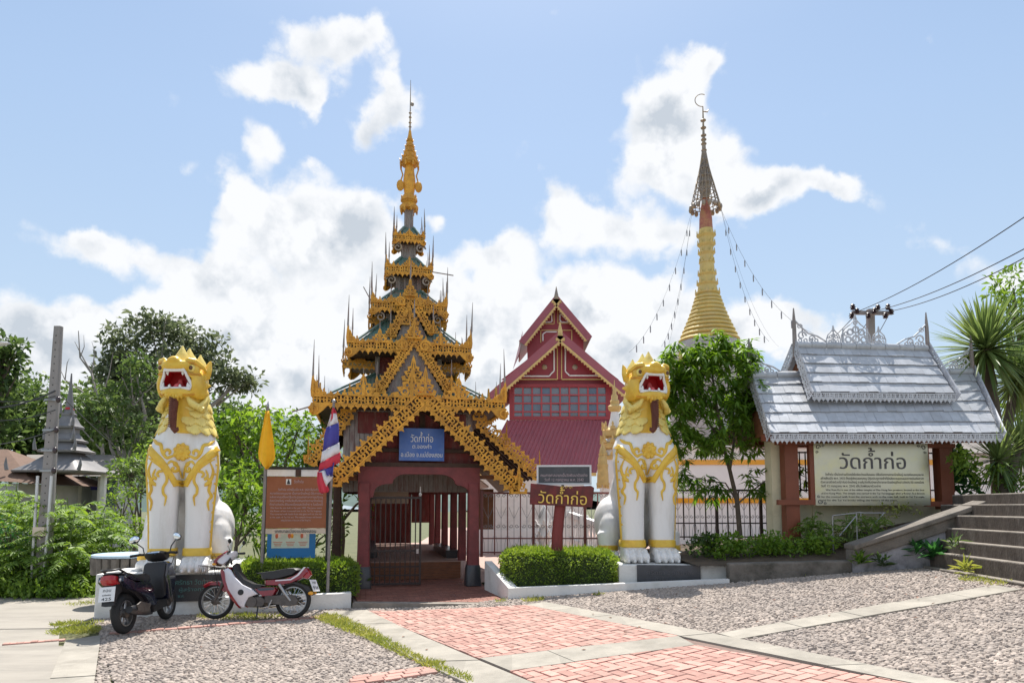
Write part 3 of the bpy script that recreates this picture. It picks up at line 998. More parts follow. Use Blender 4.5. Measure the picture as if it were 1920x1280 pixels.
sp = []
for (a, b, n, r0, r1) in ((G2(612, 1158), G2(690, 1192), 26, .22, .16), (G2(690, 1192), G2(800, 1247), 30, .13, .06), (G2(800, 1247), G2(890, 1283), 14, .08, .04)):
    for k in range(n):
        t = k / n
        sp.append((a[0] + (b[0] - a[0]) * t, a[1] + (b[1] - a[1]) * t, r0 + (r1 - r0) * t, int(60 * (r0 + (r1 - r0) * t) / 0.15)))
p = G2(812, 1249); sp.append((p[0], p[1], .12, 160))
for (px, py, r, n) in ((140, 1184, .33, 700), (125, 1172, .2, 250), (163, 1188, .15, 150), (1830, 1088, .22, 160), (1868, 1095, .2, 80), (680, 1132, .16, 160), (1000, 1126, .2, 180), (940, 1128, .1, 50),
                       (440, 1158, .3, 260), (480, 1160, .25, 220), (395, 1157, .2, 120), (530, 1158, .2, 80), (1120, 1116, .1, 40), (1500, 1078, .3, 80), (1400, 1085, .25, 60), (165, 1170, .2, 60), (155, 1133, .3, 120)):
    p = G2(px, py); sp.append((p[0], p[1], r, n))
grass('grass_tufts', sp, 0.085, L_['grass'])
# dry leaves fallen on the forecourt
nf = 90
pxy = [(-4 + 12 * random.random(), 7.5 + 5.5 * random.random()) for _ in range(nf)]
b = np.array([(x, y, ground(x, y) + 0.04) for x, y in pxy])
d = unit(np.concatenate([rng.normal(size=(nf, 2)), 0.2 * rng.normal(size=(nf, 1))], 1)); s = unit(np.cross(d, np.tile([[0, 0, 1.0]], (nf, 1))))
o = link('fallen_leaves', leaf_mesh('fallen_leaves', b, d, s, np.full(nf, .06), np.full(nf, .035), M['brown_wood'])); o['kind'] = 'stuff'

# courtyard beyond the fence
sheet('courtyard', [(-1.2, 15.6), (14, 14.8), (30, 30), (30, 60), (-6, 60), (-4, 22)], M['tile_court'], 0.02, step=2.0)
# wooded hill far behind
mb = MB()
nxh, nyh = 60, 10
for j in range(nyh):
    for i in range(nxh):
        x = -420 + 14 * i; y = 260 + 34 * j
        t = j / (nyh - 1)
        hgt = 50 * math.sin(PI * min(1, t * 1.1)) * math.exp(-((x + 150) / 95.0) ** 2) + 6 * math.sin(PI * t) + 9 * mnoise.noise(Vector((x * 0.02, y * 0.02, 0)))
        mb.v.append((x, y, max(-3, hgt) + 0.5))
for j in range(nyh - 1):
    for i in range(nxh - 1):
        mb.f.append((j * nxh + i, j * nxh + i + 1, (j + 1) * nxh + i + 1, (j + 1) * nxh + i))
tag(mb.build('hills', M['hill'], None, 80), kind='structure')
# ---------------------------------------------------------------- gate pavilion with the tiered spire
GR = R(12)
g0 = at(785, 1096, 14.7)
GF = Frame(g0.x, g0.y, GR)
gate = thing('gate_pavilion', 'red wooden temple gate with golden fretwork and a tall tiered spire', 'temple gate', (g0.x, g0.y, 0), GR)
U, V, Z = Vector((1, 0, 0)), Vector((0, 1, 0)), Vector((0, 0, 1))
CT = 3.0                                    # the spire stands this far behind the front posts
CU = GF.uz(768, 300, CT)[0]


def gz(py, v, px=768):
    return GF.uz(px, py, v)[1]


def ring2(r0, r1, n=8):
    return [(math.cos(2 * PI * i / n), math.sin(2 * PI * i / n)) for i in range(n)]


def annulus(mb, c, ax, ay, az, r0, r1, t, n=8, a0=0.0, a1=2 * PI):
    c = Vector(c); full = a1 - a0 > 2 * PI - 0.01
    m = n if full else n + 1
    vs = []
    for s in (-0.5, 0.5):
        for r in (r0, r1):
            for i in range(m):
                a = a0 + (a1 - a0) * i / n
                vs.append(c + ax * (r * math.cos(a)) + ay * (r * math.sin(a)) + az * (t * s))
    fs = []
    for i in range(n):
        j = (i + 1) % m
        fs += [(i, m + i, m + j, j), (2 * m + i, 2 * m + j, 3 * m + j, 3 * m + i), (m + i, 3 * m + i, 3 * m + j, m + j), (i, j, 2 * m + j, 2 * m + i)]
    mb.add(vs, fs)


def volute(mb, c, ax, ay, az, r, t, turns=1.3, flip=1):
    """a flat carved scroll"""
    c = Vector(c); n = int(12 * turns)
    vs = []
    for i in range(n + 1):
        f = i / n
        a = f * turns * 2 * PI
        ro = r * (1 - 0.72 * f); w = r * 0.30 * (1 - 0.5 * f)
        for rr in (ro, ro - w):
            p = c + ax * (flip * rr * math.cos(a)) + ay * (rr * math.sin(a))
            vs += [p - az * t / 2, p + az * t / 2]
    fs = []
    for i in range(n):
        b = i * 4; d = b + 4
        fs += [(b + 1, b + 3, d + 3, d + 1), (b, d, d + 2, b + 2), (b, b + 1, d + 1, d), (b + 2, d + 2, d + 3, b + 3)]
    mb.add(vs, fs)


LEAF = [(-.5, 0), (-.42, .38), (-.12, .42), (-.22, .7), (0, 1.0), (.22, .7), (.12, .42), (.42, .38), (.5, 0)]
DROP = [(-.5, 0), (-.46, -.35), (-.2, -.5), (0, -1.0), (.2, -.5), (.46, -.35), (.5, 0)]


def fret_band(mb, a, b, up, nrm, unit_w, h, drop, crest=0.0, t=0.03):
    """pierced board from a to b: two rails, rings and cut leaves between them, pendants below, flames above"""
    a = Vector(a); b = Vector(b); d = (b - a); L = d.length; d.normalize()
    up = Vector(up).normalized(); nrm = Vector(nrm).normalized()
    mid = (a + b) / 2
    rot = Matrix((d, nrm, up)).transposed()
    mb.box(mid + up * 0.014, (L, t * 1.5, 0.028), rot)
    mb.box(mid + up * (h - 0.011), (L, t * 1.35, 0.022), rot)
    n = max(1, round(L / unit_w)); w = L / n
    for i in range(n):
        c = a + d * (w * (i + 0.5)) + up * (h * 0.5)
        if h > 0.07:
            # staggered rings, scrolls and slim leaves: the dark board shows through between them
            s = 1 if i % 2 else -1
            q = random.uniform(.85, 1.15)
            annulus(mb, c - d * w * .25 + up * h * .14 * s, d, up, nrm, h * 0.12, h * 0.27 * q, t * q, 6)
            annulus(mb, c + d * w * .22 - up * h * .18 * s, d, up, nrm, h * 0.09, h * 0.23 * q, t * .8, 6)
            mb.poly([(-.010, -h * .46), (.010, -h * .46), (.024, s * h * .1), (.010, h * .46), (-.010, h * .46), (-.024, s * h * .1)], c + d * w * .48, d, up, nrm, t * .9)
        if drop:
            k = w * 0.98
            mb.poly([(p * k, q * drop * (1.0 if i % 2 else 0.75)) for p, q in DROP], a + d * (w * (i + 0.5)) + up * 0.004, d, up, nrm, t)
        if crest:
            s = crest * (1.25 if i % 3 == 1 else 0.7)
            mb.poly([(p * w * 0.8, q * s) for p, q in LEAF], a + d * (w * (i + 0.5)) + up * (h - 0.004), d, up, nrm, t)
    return mb


def flame(mb, o, ax, up, nrm, w, h, t=0.04):
    """a carved leaf crest with a tall point: a pierced outline filled with rings and scrolls"""
    o = Vector(o)
    pts = [(-.5, 0), (-.56, .16), (-.36, .22), (-.44, .36), (-.25, .40), (-.28, .54), (-.12, .58), (-.1, .75), (0, 1), (.1, .75), (.12, .58), (.28, .54), (.25, .40), (.44, .36), (.36, .22), (.56, .16), (.5, 0)]
    n = len(pts)
    P0 = [o + ax * p * w + up * q * h for p, q in pts]
    P1 = [o + ax * p * w * .70 + up * (.30 + (q - .30) * .72) * h for p, q in pts]
    vs = [p - nrm * t / 2 for p in P0] + [p + nrm * t / 2 for p in P0] + [p - nrm * t / 2 for p in P1] + [p + nrm * t / 2 for p in P1]
    fs = []
    for i in range(n):
        j = (i + 1) % n
        fs += [(i, j, n + j, n + i), (2 * n + i, 3 * n + i, 3 * n + j, 2 * n + j), (n + i, n + j, 3 * n + j, 3 * n + i), (i, 2 * n + i, 2 * n + j, j)]
    mb.add(vs, fs)
    mb.poly([(-.05 * w, .02 * h), (.05 * w, .02 * h), (.07 * w, .3 * h), (.02 * w, .8 * h), (-.02 * w, .8 * h), (-.07 * w, .3 * h)], o, ax, up, nrm, t * 1.4)
    for (p, q, r) in ((-.2, .22, .14), (.2, .22, .14), (-.13, .44, .09), (.13, .44, .09)):
        annulus(mb, o + ax * p * w + up * q * h, ax, up, nrm, r * w * .5, r * w, t * .9, 7)


PIN = {}


def pin(p, h, r=0.018, m='grey_wood', parent=None):
    """a tall turned pin, one object each"""
    key = (m, round(r, 3))
    if key not in PIN:
        PIN[key] = MB().tube([(0, 0, 0), (0, 0, .25), (0, 0, .3), (0, 0, 1)], [r * 1.2, r, r * 1.5, r * 0.25], 5).mesh('pin', M[m])
    return piece('pin', PIN[key], parent or gate, p, (R(random.uniform(-2, 2)), R(random.uniform(-2, 2)), 0), (1, 1, h))


def tin_hip(name, c, h_e, z_e, h_t, z_t, m, wave=0.09, amp=0.012):
    """four corrugated slopes from an eave square up to the body above"""
    for k in range(4):
        a = k * PI / 2
        d = Vector((math.cos(a), math.sin(a), 0)); nn = Vector((math.sin(a), -math.cos(a), 0))
        mb = MB()
        n = int(2 * h_e / (wave / 2))
        for i in range(n + 1):
            x = -h_e + 2 * h_e * i / n
            tm = 1.0 if abs(x) <= h_t else (h_e - abs(x)) / max(1e-4, h_e - h_t)
            off = amp * (1 if i % 2 else -1)
            for t in (0, tm):
                # the sheets sag a little like the real ones
                zz = z_e + (z_t - z_e) * (t ** 1.12)
                rr = h_e + (h_t - h_e) * t
                mb.v.append(tuple(Vector(c) + d * x + nn * rr + Z * (zz + off)))
        for i in range(n):
            mb.f.append((2 * i, 2 * i + 2, 2 * i + 3, 2 * i + 1))
        mb.build('roof_slope', m, gate)
    # hip rolls
    for sx in (-1, 1):
        for sy in (-1, 1):
            mb = MB()
            mb.bar(Vector(c) + Vector((sx * h_e, sy * h_e, z_e + .02)), Vector(c) + Vector((sx * h_t, sy * h_t, z_t + .02)), 0.07, 0.04)
            mb.build('hip_roll', m, gate)


TIERS = []   # half width of eave, eave pixel row, half width of the body above, pixel row of the roof top


def half(p, v0=None):
    Yc = 17.65
    return p * Yc / (F + p)


spec = [(179, 760, .80, 703, .22, .15, .15), (115, 657, .54, 602, .20, .13, .13), (70, 580, .30, 544, .19, .13, .12), (43, 511, .19, 484, .18, .12, .11), (28, 450, .12, 427, .15, .11, .10)]
zprev = None
corner_m = M['gold_fret']
for ti, (p, pye, b, pyt, fh, dr, uw) in enumerate(spec):
    h = half(p)
    ze = gz(pye, CT - h); zt = gz(pyt, CT - b)
    c = (CU, CT, 0)
    tin_hip('roof', c, h, ze + 0.03, b, zt, M['green_tin'])
    # soffit boards under the eave
    mb = MB(); mb.box((CU, CT, ze - 0.03), (2 * h - .1, 2 * h - .1, 0.03)); mb.build('soffit', M['dark_wood'], gate)
    for k in range(4):
        a = k * PI / 2
        d = Vector((math.cos(a), math.sin(a), 0)); nn = Vector((math.sin(a), -math.cos(a), 0))
        mb = MB()
        A = Vector(c) + nn * h - d * h + Z * (ze - 0.02); B = Vector(c) + nn * h + d * h + Z * (ze - 0.02)
        fret_band(mb, A, B, Z, nn, uw, fh, dr, crest=fh * 0.55)
        # crest leaves along the eave
        for (f, hh) in ((0.0, 1.0), (-0.5, .8), (0.5, .8)) if ti < 3 else ((0.0, 1.0),):
            wv = h * (.36 if ti < 3 else .6) * hh
            flame(mb, Vector(c) + nn * (h + 0.005) + d * (h * f) + Z * (ze + fh * 0.8), d, Z, nn, wv, wv * 0.85)
        mb.build('fascia_board', M['gold_fret'], gate)
        MB().box((A + B) / 2 - nn * .035 + Z * fh * .5, (2 * h - .08, .02, fh * .9) if k % 2 == 0 else (.02, 2 * h - .08, fh * .9)).build('backing_board', M['dark_wood'], gate)
        for f in ((-0.5, 0.0, 0.5) if ti < 3 else (0.0,)):
            pin(Vector(c) + nn * (h + 0.01) + d * (h * f) + Z * (ze + fh), 0.62 - 0.08 * ti, .014)
    # corners: upswept leaves, hanging scrolls and tall pins
    for sx in (-1, 1):
        for sy in (-1, 1):
            mb = MB()
            cr = Vector((CU + sx * h, CT + sy * h, ze))
            s = 0.50 * (h / 2.16) ** 0.45
            for (ax, nr) in ((Vector((sx, 0, 0)), Vector((0, sy, 0))), (Vector((0, sy, 0)), Vector((sx, 0, 0)))):
                pts = [(-.95, .0), (-.6, .14), (-.42, .2), (-.36, .34), (-.2, .42), (-.16, .62), (-.02, .8), (.05, 1.15), (.1, .7), (.13, .3), (.1, 0)]
                mb.poly([(q * s, r_ * s) for q, r_ in pts], cr + nr * 0.012 + Z * fh * .6, ax, Z, nr, .035)
                for (q, r_, rr) in ((-.45, .1, .1), (-.18, .24, .12), (-.03, .52, .08)):
                    annulus(mb, cr + nr * .035 + Z * (fh * .6 + r_ * s) + ax * q * s, ax, Z, nr, rr * s * .4, rr * s, .02, 7)
                # hanging scroll below the corner
                pts = [(-.85, .0), (-.6, -.14), (-.42, -.34), (-.2, -.52), (.0, -.56), (.16, -.42), (.17, -.2), (.08, 0)]
                mb.poly([(q * s, r_ * s) for q, r_ in pts], cr + nr * 0.012, ax, Z, nr, .035)
                volute(mb, cr + nr * .04 + ax * (-.04 * s) + Z * (-.3 * s), ax, Z, nr, .26 * s, .03, 1.4)
            pin(cr + Z * (fh + .1 * s) + Vector((sx * .02, sy * .02, 0)), 1.15 * (1 - .10 * ti), .017)
            pin(cr + Z * (fh + .1 * s) - Vector((sx * .22 * s, 0, 0)), .8 * (1 - .10 * ti), .014)
            mb.build('corner_carving', M['gold_fret'], gate)
    # dark hanging scrollwork under the corners
    if ti in (2, 3, 4):
        for sx in (-1, 1):
            mb = MB()
            volute(mb, (CU + sx * h * .78, CT - h * .9, ze - .20), Vector((sx, 0, 0)), Z, V, .15, .03, 1.5)
            mb.build('hanging_scroll', M['tarnished'], gate)
    TIERS.append((h, ze, b, zt))

# bodies between the roofs
for ti in range(5):
    h, ze, b, zt = TIERS[ti]
    top = TIERS[ti + 1][1] if ti < 4 else gz(392, CT)
    mb = MB(); mb.box((CU, CT, (zt - .25 + top) / 2), (2 * b - .06, 2 * b - .06, top - zt + .25)); mb.build('tower_body', M['old_red'] if ti < 1 else M['grey_wood'], gate)
    for sx in (-1, 1):
        for sy in (-1, 1):
            MB().box((CU + sx * (b - .03), CT + sy * (b - .03), (zt - .25 + top) / 2), (.11 if ti < 3 else .05, .11 if ti < 3 else .05, top - zt + .25)).build('tower_post', M['grey_wood'], gate)
    if ti < 3:
        for f in (-.33, .33):
            MB().box((CU + f * b, CT - b, (zt + top) / 2), (.05, .05, top - zt + .2)).build('tower_post', M['grey_wood'], gate)

# side wings under tiers 2 and 3
for (pyb, p, bb, ti) in ((692, 128, .78, 0), (608, 76, .5, 1)):
    h = half(p); z = gz(pyb, CT - bb * .6)
    for sx in (-1, 1):
        mb = MB()
        x0, x1 = CU + sx * (bb), CU + sx * h
        A = Vector((min(x0, x1), CT - bb * .62, z)); B = Vector((max(x0, x1), CT - bb * .62, z))
        fret_band(mb, A, B, Z, -V, .12, .12, .1, .08)
        flame(mb, (A + B) / 2 + Z * .1, U, Z, -V, .55 * abs(x1 - x0), .16)
        fret_band(mb, Vector((x1, CT - bb * .62, z)), Vector((x1, CT + bb * .62, z)), Z, U * sx, .12, .12, .1, .08)
        flame(mb, Vector((x1, CT - bb * .62, z + .1)) - U * sx * .06, U, Z, -V, .2, .42)
        mb.build('wing_board', M['gold_fret'], gate)
        pin((x1, CT - bb * .62, z + .2), 1.0, .018); pin((x1 - sx * .1, CT + bb * .4, z + .2), .9, .016)
        mb = MB(); mb.box(((x0 + x1) / 2, CT, z + .16), (abs(x1 - x0), bb * 1.2, .03)); mb.build('wing_roof', M['green_tin'], gate)

# spire: pedestal, gilded lotus bell, tapering post, crown, cone and rod
zs = lambda py: gz(py, CT, 766)
mb = MB()
mb.lathe([(.10, zs(396)), (.24, zs(394)), (.25, zs(388)), (.17, zs(382)), (.22, zs(377)), (.2, zs(371)), (.13, zs(364)), (.16, zs(352)), (.17, zs(345)), (.15, zs(330)), (.11, zs(312)), (.12, zs(308)), (.05, zs(306))], 12, (CU, CT, 0))
for i in range(8):
    a = i * PI / 4 + .2
    d = Vector((math.cos(a), math.sin(a), 0)); n_ = d.cross(Z)
    mb.poly([(p * .16, q * -.17) for p, q in LEAF], Vector((CU, CT, zs(389))) + d * .22, n_, Z, d, .03)
    mb.poly([(p * .13, q * .16) for p, q in LEAF], Vector((CU, CT, zs(378))) + d * .2, n_, Z, d, .03)
mb.build('spire_shaft', M['gold_fret'], gate, 40)
mb = MB()
mb.lathe([(.02, zs(312)), (.2, zs(311)), (.24, zs(305)), (.19, zs(299)), (.17, zs(292)), (.13, zs(285)), (.115, zs(278)), (.085, zs(270)), (.075, zs(262)), (.05, zs(254)), (.035, zs(246)), (.01, zs(242))], 12, (CU, CT, 0))
for lv, rr, sz in ((308, .23, .15), (298, .18, .12), (288, .14, .1), (277, .11, .08), (266, .08, .07)):
    for i in range(8):
        a = i * PI / 4
        d = Vector((math.cos(a), math.sin(a), 0))
        mb.poly([(p * sz, q * sz) for p, q in LEAF], Vector((CU, CT, zs(lv))) + d * rr, d.cross(Z), (Z + d * .25).normalized(), d, .02)
mb.build('spire_crown', M['gold_fret'], gate, 40)
mb = MB()
for i in range(8):
    a = i * PI / 4 + .3
    p = Vector((CU + .25 * math.cos(a), CT + .25 * math.sin(a), zs(308)))
    mb.tube([p, p - Z * .12], [.03, .02], 6); 
for sx in (-1, 1):
    c0 = Vector((CU + sx * .24, CT - .08, zs(318)))
    mb.tube([c0, c0 + Vector((-sx * .06, 0, -.2)), c0 + Vector((sx * .0, 0, -.4))], .02, 5)
    mb.ball(c0 + Vector((sx * .0, 0, -.5)), (.1, .04, .16), 8, 6)
mb.build('hanging_ornament', M['gold_fret'], gate, 40)
mb = MB()
t = Vector((CU, CT, zs(250))); tt = Vector((CU, CT, zs(150)))
mb.tube([t, t.lerp(tt, .45), tt], [.025, .016, .006], 6)
for f in (.12, .2, .3, .38):
    mb.lathe([(.01, -.03), (.045, 0), (.01, .03)], 8, tuple(t.lerp(tt, f)))
mb.ball(t.lerp(tt, .55) + U * .05, (.05, .02, .06), 8, 6)
mb.build('spire_rod', M['tarnished'], gate, 40)
# loose battens sticking out of the tiers
h3, z3 = TIERS[3][0], TIERS[3][1]
MB().bar((CU + h3, CT - h3, z3 + .06), (CU + h3 + .55, CT - h3 - .1, z3 - .03), .03, .02).build('loose_batten', M['grey_wood'], gate)
h2, z2 = TIERS[2][0], TIERS[2][1]
MB().bar((CU - h2, CT - h2, z2 + .1), (CU - h2 - .22, CT - h2, z2 + .5), .025, .02).build('loose_batten', M['grey_wood'], gate)
MB().bar((CU - TIERS[0][0], CT - TIERS[0][0] + .1, TIERS[0][1] - .05), (CU - TIERS[0][0] - .45, CT - TIERS[0][0], TIERS[0][1] - .22), .03, .03).build('loose_batten', M['grey_wood'], gate)


# three small gables stacked up the front
def front_gable(apex, left, right, v, wid, uw, back, leafs=True, name='gable_board', roof=None, drop=.10):
    A = GF.uvz(apex[0], apex[1], v); Lp = GF.uvz(left[0], left[1], v); Rp = GF.uvz(right[0], right[1], v)
    for P_ in (Lp, Rp):
        d = (P_ - A).normalized()
        up = V.cross(d) if V.cross(d).z > 0 else d.cross(V)
        mb = MB()
        fret_band(mb, A - up * wid * .5, P_ - up * wid * .5, up, -V, uw, wid, drop, wid * .4)
        mb.build(name, M['gold_fret'], gate)
        MB().bar(A - V * -.035, P_ + V * .035, .02, wid * .9, up=up).build('backing_board', M['dark_wood'], gate)
        if leafs:
            mb = MB(); flame(mb, P_ + up * .0 - V * .04, U, Z, -V, wid * 1.9, wid * 2.4)
            mb.build('gable_end_carving', M['gold_fret'], gate)
            pin(P_ + Z * wid * 2.0, .45, .014)
        mb = MB()
        q = roof or M['green_tin']
        mb.add([A - up * .03 + V * .03, P_ - up * .03 + V * .03, P_ - up * .03 + V * back, A - up * .03 + V * back,
                A + up * .02 + V * .03, P_ + up * .02 + V * .03, P_ + up * .02 + V * back, A + up * .02 + V * back],
               [(0, 3, 2, 1), (4, 5, 6, 7), (0, 1, 5, 4), (1, 2, 6, 5), (2, 3, 7, 6), (3, 0, 4, 7)])
        mb.build('gable_roof', q, gate)
    return A, Lp, Rp


for (ap, l, r, v, wid, back) in (((776, 632), (706, 738), (846, 736), CT - 1.75, .175, 1.5), ((769, 553), (732, 632), (812, 626), CT - 1.15, .15, .9)):
    A, Lp, Rp = front_gable(ap, l, r, v, wid, .12, back, drop=.075)
    mb = MB(); flame(mb, A - Z * wid * .3 - V * .06, U, Z, -V, wid * 2.2, wid * 3.0); mb.build('gable_crest', M['gold_fret'], gate)
    pin(A + Z * wid * 2.4 - V * .06, .5, .016)
    mb = MB(); mb.poly([(A.x, A.z - .12), (Lp.x + .15, Lp.z - .05), (Rp.x - .15, Rp.z - .05)], (0, v + .12, 0), U, Z, V, .04); mb.build('gable_wall', M['grey_wood'], gate)
    mb = MB(); flame(mb, Vector((A.x, v + .02, A.z - (1.05 if wid > .16 else .75))), U, Z, -V, .5 * wid / .175, .62 * wid / .175); mb.build('gable_ornament', M['gold_fret'], gate)
    for sx in (-1, 1):
        mb = MB(); volute(mb, A + U * sx * wid * 1.5 - Z * wid * 1.2 - V * .03, U * sx, Z, -V, wid * .95, .04, 1.5)
        flame(mb, A + U * sx * wid * 1.6 - Z * wid * 1.9 - V * .02, U, Z, -V, wid * 1.5, wid * 2.2); mb.build('gable_scroll', M['gold_fret'], gate)
mb = MB(); p = GF.uvz(769, 560, CT - .62); flame(mb, p, U, Z, -V, .36, .6); mb.build('gable_crest', M['gold_fret'], gate)

# porch roof: front gable and a wider one behind it
A1, L1, R1 = front_gable((797, 742), (622, 903), (972, 917), -.5, .26, .15, 2.1, False, 'barge_board', M['rust_tin'], .13)
for P_ in (L1, R1):
    mb = MB(); flame(mb, P_ - V * .05 - Z * .1, U, Z, -V, .34, .62); mb.build('barge_end_carving', M['gold_fret'], gate)
mb = MB(); flame(mb, A1 - V * .06, U, Z, -V, .42, .62); mb.build('gable_crest', M['gold_fret'], gate)
vB = CT - 1.62
for (a, b) in (((655, 772), (578, 868)), ((898, 788), (1012, 893))):
    Pa = GF.uvz(*a, vB); Pb = GF.uvz(*b, vB); d = (Pb - Pa).normalized()
    up = V.cross(d) if V.cross(d).z > 0 else d.cross(V)
    mb = MB()
    fret_band(mb, Pa - up * .12, Pb - up * .12, up, -V, .15, .26, .1, .1)
    flame(mb, Pa - V * .03, U, Z, -V, .3, .7)
    for f in (.45, 1.0):
        flame(mb, Pa.lerp(Pb, f) - V * .03, U, Z, -V, .18, .34)
    mb.build('barge_board', M['gold_fret'], gate)
    pin(Pa.lerp(Pb, .45) + Z * .25, .4, .014, 'gold_fret'); pin(Pb + Z * .25, .4, .014, 'gold_fret')
    mb = MB()
    mb.add([Pa - up * .04 + V * .04, Pb - up * .04 + V * .04, Pb - up * .04 + V * 3.4, Pa - up * .04 + V * 3.4, Pa + V * .04, Pb + V * .04, Pb + V * 3.4, Pa + V * 3.4],
           [(0, 3, 2, 1), (4, 5, 6, 7), (0, 1, 5, 4), (1, 2, 6, 5), (2, 3, 7, 6), (3, 0, 4, 7)])
    mb.build('skirt_roof', M['rust_tin'], gate)
    for i in range(9):
        MB().bar(Pa.lerp(Pb, .05) - up * .08 + V * (.15 + .4 * i), Pb - up * .08 + V * (.15 + .4 * i), .05, .06).build('rafter', M['dark_wood'], gate)

# main body below the first roof
bw = 1.50
zb0, zb1 = 2.15, TIERS[0][1] - .04
fv = CT - bw
mb = MB()
n = 26
for i in range(n):
    x = CU - bw + (i + .5) * 2 * bw / n
    mb.box((x, fv + .006 * (i % 3), (zb0 + zb1) / 2), (2 * bw / n - .008, .03, zb1 - zb0))
o = mb.build('wall_boards', M['grey_wood'], gate)
for sx in (-1, 1):
    mb = MB(); mb.box((CU + sx * bw, CT, (zb0 + zb1) / 2), (.04, 2 * bw, zb1 - zb0)); mb.build('side_wall', M['grey_wood'], gate)
mb = MB(); mb.box((CU, CT + bw, (zb0 + zb1) / 2), (2 * bw, .04, zb1 - zb0)); mb.build('rear_wall', M['old_red'], gate)
MB().box((CU - .85, fv - .03, zb1 - .3), (.7, .02, .5)).build('red_panel', M['old_red'], gate); MB().box((CU + .95, fv - .03, zb1 - .3), (.8, .02, .5)).build('red_panel', M['old_red'], gate)

# pediment behind the front gable
mb = MB(); mb.poly([(A1.x, A1.z - .25), (-1.62, 2.74), (1.62, 2.74)], (0, .16, 0), U, Z, V, .05); mb.build('pediment', M['old_red'], gate)
for (p, q, w) in (((A1.x, .11, 2.8), (A1.x, .11, A1.z - .3), .12), ((-1.35, .1, 2.78), (-.45, .1, 3.62), .10), ((1.35, .1, 2.78), (.45, .1, 3.62), .10), ((-1.25, .09, 3.02), (1.25, .09, 3.02), .08)):
    MB().bar(p, q, w, .05, up=(0, 1, 0)).build('pediment_beam', M['dark_wood'], gate)
mb = MB(); mb.box((0, .02, 2.70), (3.1, .16, .09)); mb.build('tie_beam', M['dark_wood'], gate)
# arched fascia between the front posts
zl = 2.655
arch = [(-1.30, zl), (-1.30, 2.0), (-.98, 2.0)] + [(-.66 - .30 * math.cos(t * PI / 12), 2.12 + .17 * math.sin(t * PI / 12)) for t in range(0, 7)] \
    + [(-.30 - .28 * math.cos(t * PI / 12), 2.30 + .2 * math.sin(t * PI / 12)) for t in range(0, 7)] \
    + [(.42 + .34 * math.sin(t * PI / 12), 2.30 + .2 * math.cos(t * PI / 12)) for t in range(0, 7)] \
    + [(.80 + .28 * math.sin(t * PI / 12), 2.05 + .22 * math.cos(t * PI / 12)) for t in range(0, 7)] + [(1.10, 1.9), (1.30, 1.9), (1.30, zl)]
mb = MB(); mb.poly(arch, (0, .0, 0), U, Z, V, .10); mb.build('arched_lintel', M['post_red'], gate)
# posts
floor1, floor2 = .12, .52


def post(u, v, z0, z1, base=True, w=.27, m='post_red'):
    mb = MB()
    mb.loft([((u, v, z0 + (.42 if base else 0)), w / 2, w / 2, U, V), ((u, v, z0 + .8), w * .47, w * .47, U, V), ((u, v, z1), w * .44, w * .44, U, V)], 12, 5)
    o = mb.build('post', M[m], gate, 40)
    if base:
        mb = MB(); mb.loft([((u, v, z0), w * .66, w * .66, U, V), ((u, v, z0 + .36), w * .60, w * .60, U, V), ((u, v, z0 + .44), w * .52, w * .52, U, V)], 12, 6)
        mb.build('base', M['granite'], o, 40)


for sx in (-1.16, 1.16):
    post(sx, 0, floor1, 2.3)
    for v in (1.75, 3.4, 5.0, 7.0, 9.0):
        post(sx * (1.0 if v < 4 else .95), v, floor2 if v > 1.7 else floor1, 2.9, False, .2)
post(-1.75, .9, 0, 2.6, False, .2, 'dark_wood'); post(1.55, 2.2, 0.1, 2.6, False, .16, 'dark_wood')
for sx in (-1.16, 1.16):
    MB().box((sx, 5.2, 2.62), (.12, 8.0, .14)).build('inner_beam', M['dark_wood'], gate)
for v in (1.75, 3.4, 5, 7, 9):
    MB().box((0, v, 2.55), (2.3, .10, .12)).build('cross_beam', M['dark_wood'], gate)
MB().bar((-2.0, .5, 2.42), (-1.3, .1, 2.42), .1, .12).build('bracket', M['brown_wood'], gate)
MB().bar((1.30, .05, 2.45), (1.95, .05, 2.45), .10, .08).build('bracket', M['brown_wood'], gate)
# covered walk behind: roof, left wall of red boards, step up
for sx in (-1, 1):
    mb = MB(); a = Vector((0, 4.5, 4.1)); b = Vector((sx * 2.3, 4.5, 2.35)); 
    mb.add([a, b, b + V * 5.5, a + V * 5.5, a + Z * .05, b + Z * .05, b + V * 5.5 + Z * .05, a + V * 5.5 + Z * .05], [(0, 3, 2, 1), (4, 5, 6, 7), (0, 1, 5, 4), (1, 2, 6, 5), (2, 3, 7, 6), (3, 0, 4, 7)])
    mb.build('walk_roof', M['rust_tin'], gate)
for i in range(25):
    mb = MB(); mb.box((-1.05, 2.0 + i * .3, 1.55), (.03, .285, 2.1)); mb.build('plank', M['post_red'], gate)
mb = MB(); mb.box((-1.02, 3.0, 1.0), (.05, 2.2, .9)); mb.build('low_panel', M['old_red'], gate)
for i in range(5):
    mb = MB(); mb.box((-.36, 9.6, .75 + i * .42), (1.6, .04, .435)); mb.build('back_panel', M['old_red'], gate)
MB().box((.85, 9.62, 2.0), (.8, .04, 1.5)).build('back_panel', M['old_red'], gate)
mb = MB(); mb.box((-.55, 3.2, 2.05), (1.0, .02, .32)); mb.build('notice_board', M['sign_cream'], gate)
mb = MB(); mb.box((0, 5.9, .33), (2.25, 8.6, .38)); o = mb.build('raised_floor', M['tile_court'], gate)
for i in range(6):
    mb = MB(); mb.box((0, 1.58 - .003 * (i % 2), .145 + i * .066), (2.2, .04, .062)); mb.build('plank', M['brown_wood'], gate)
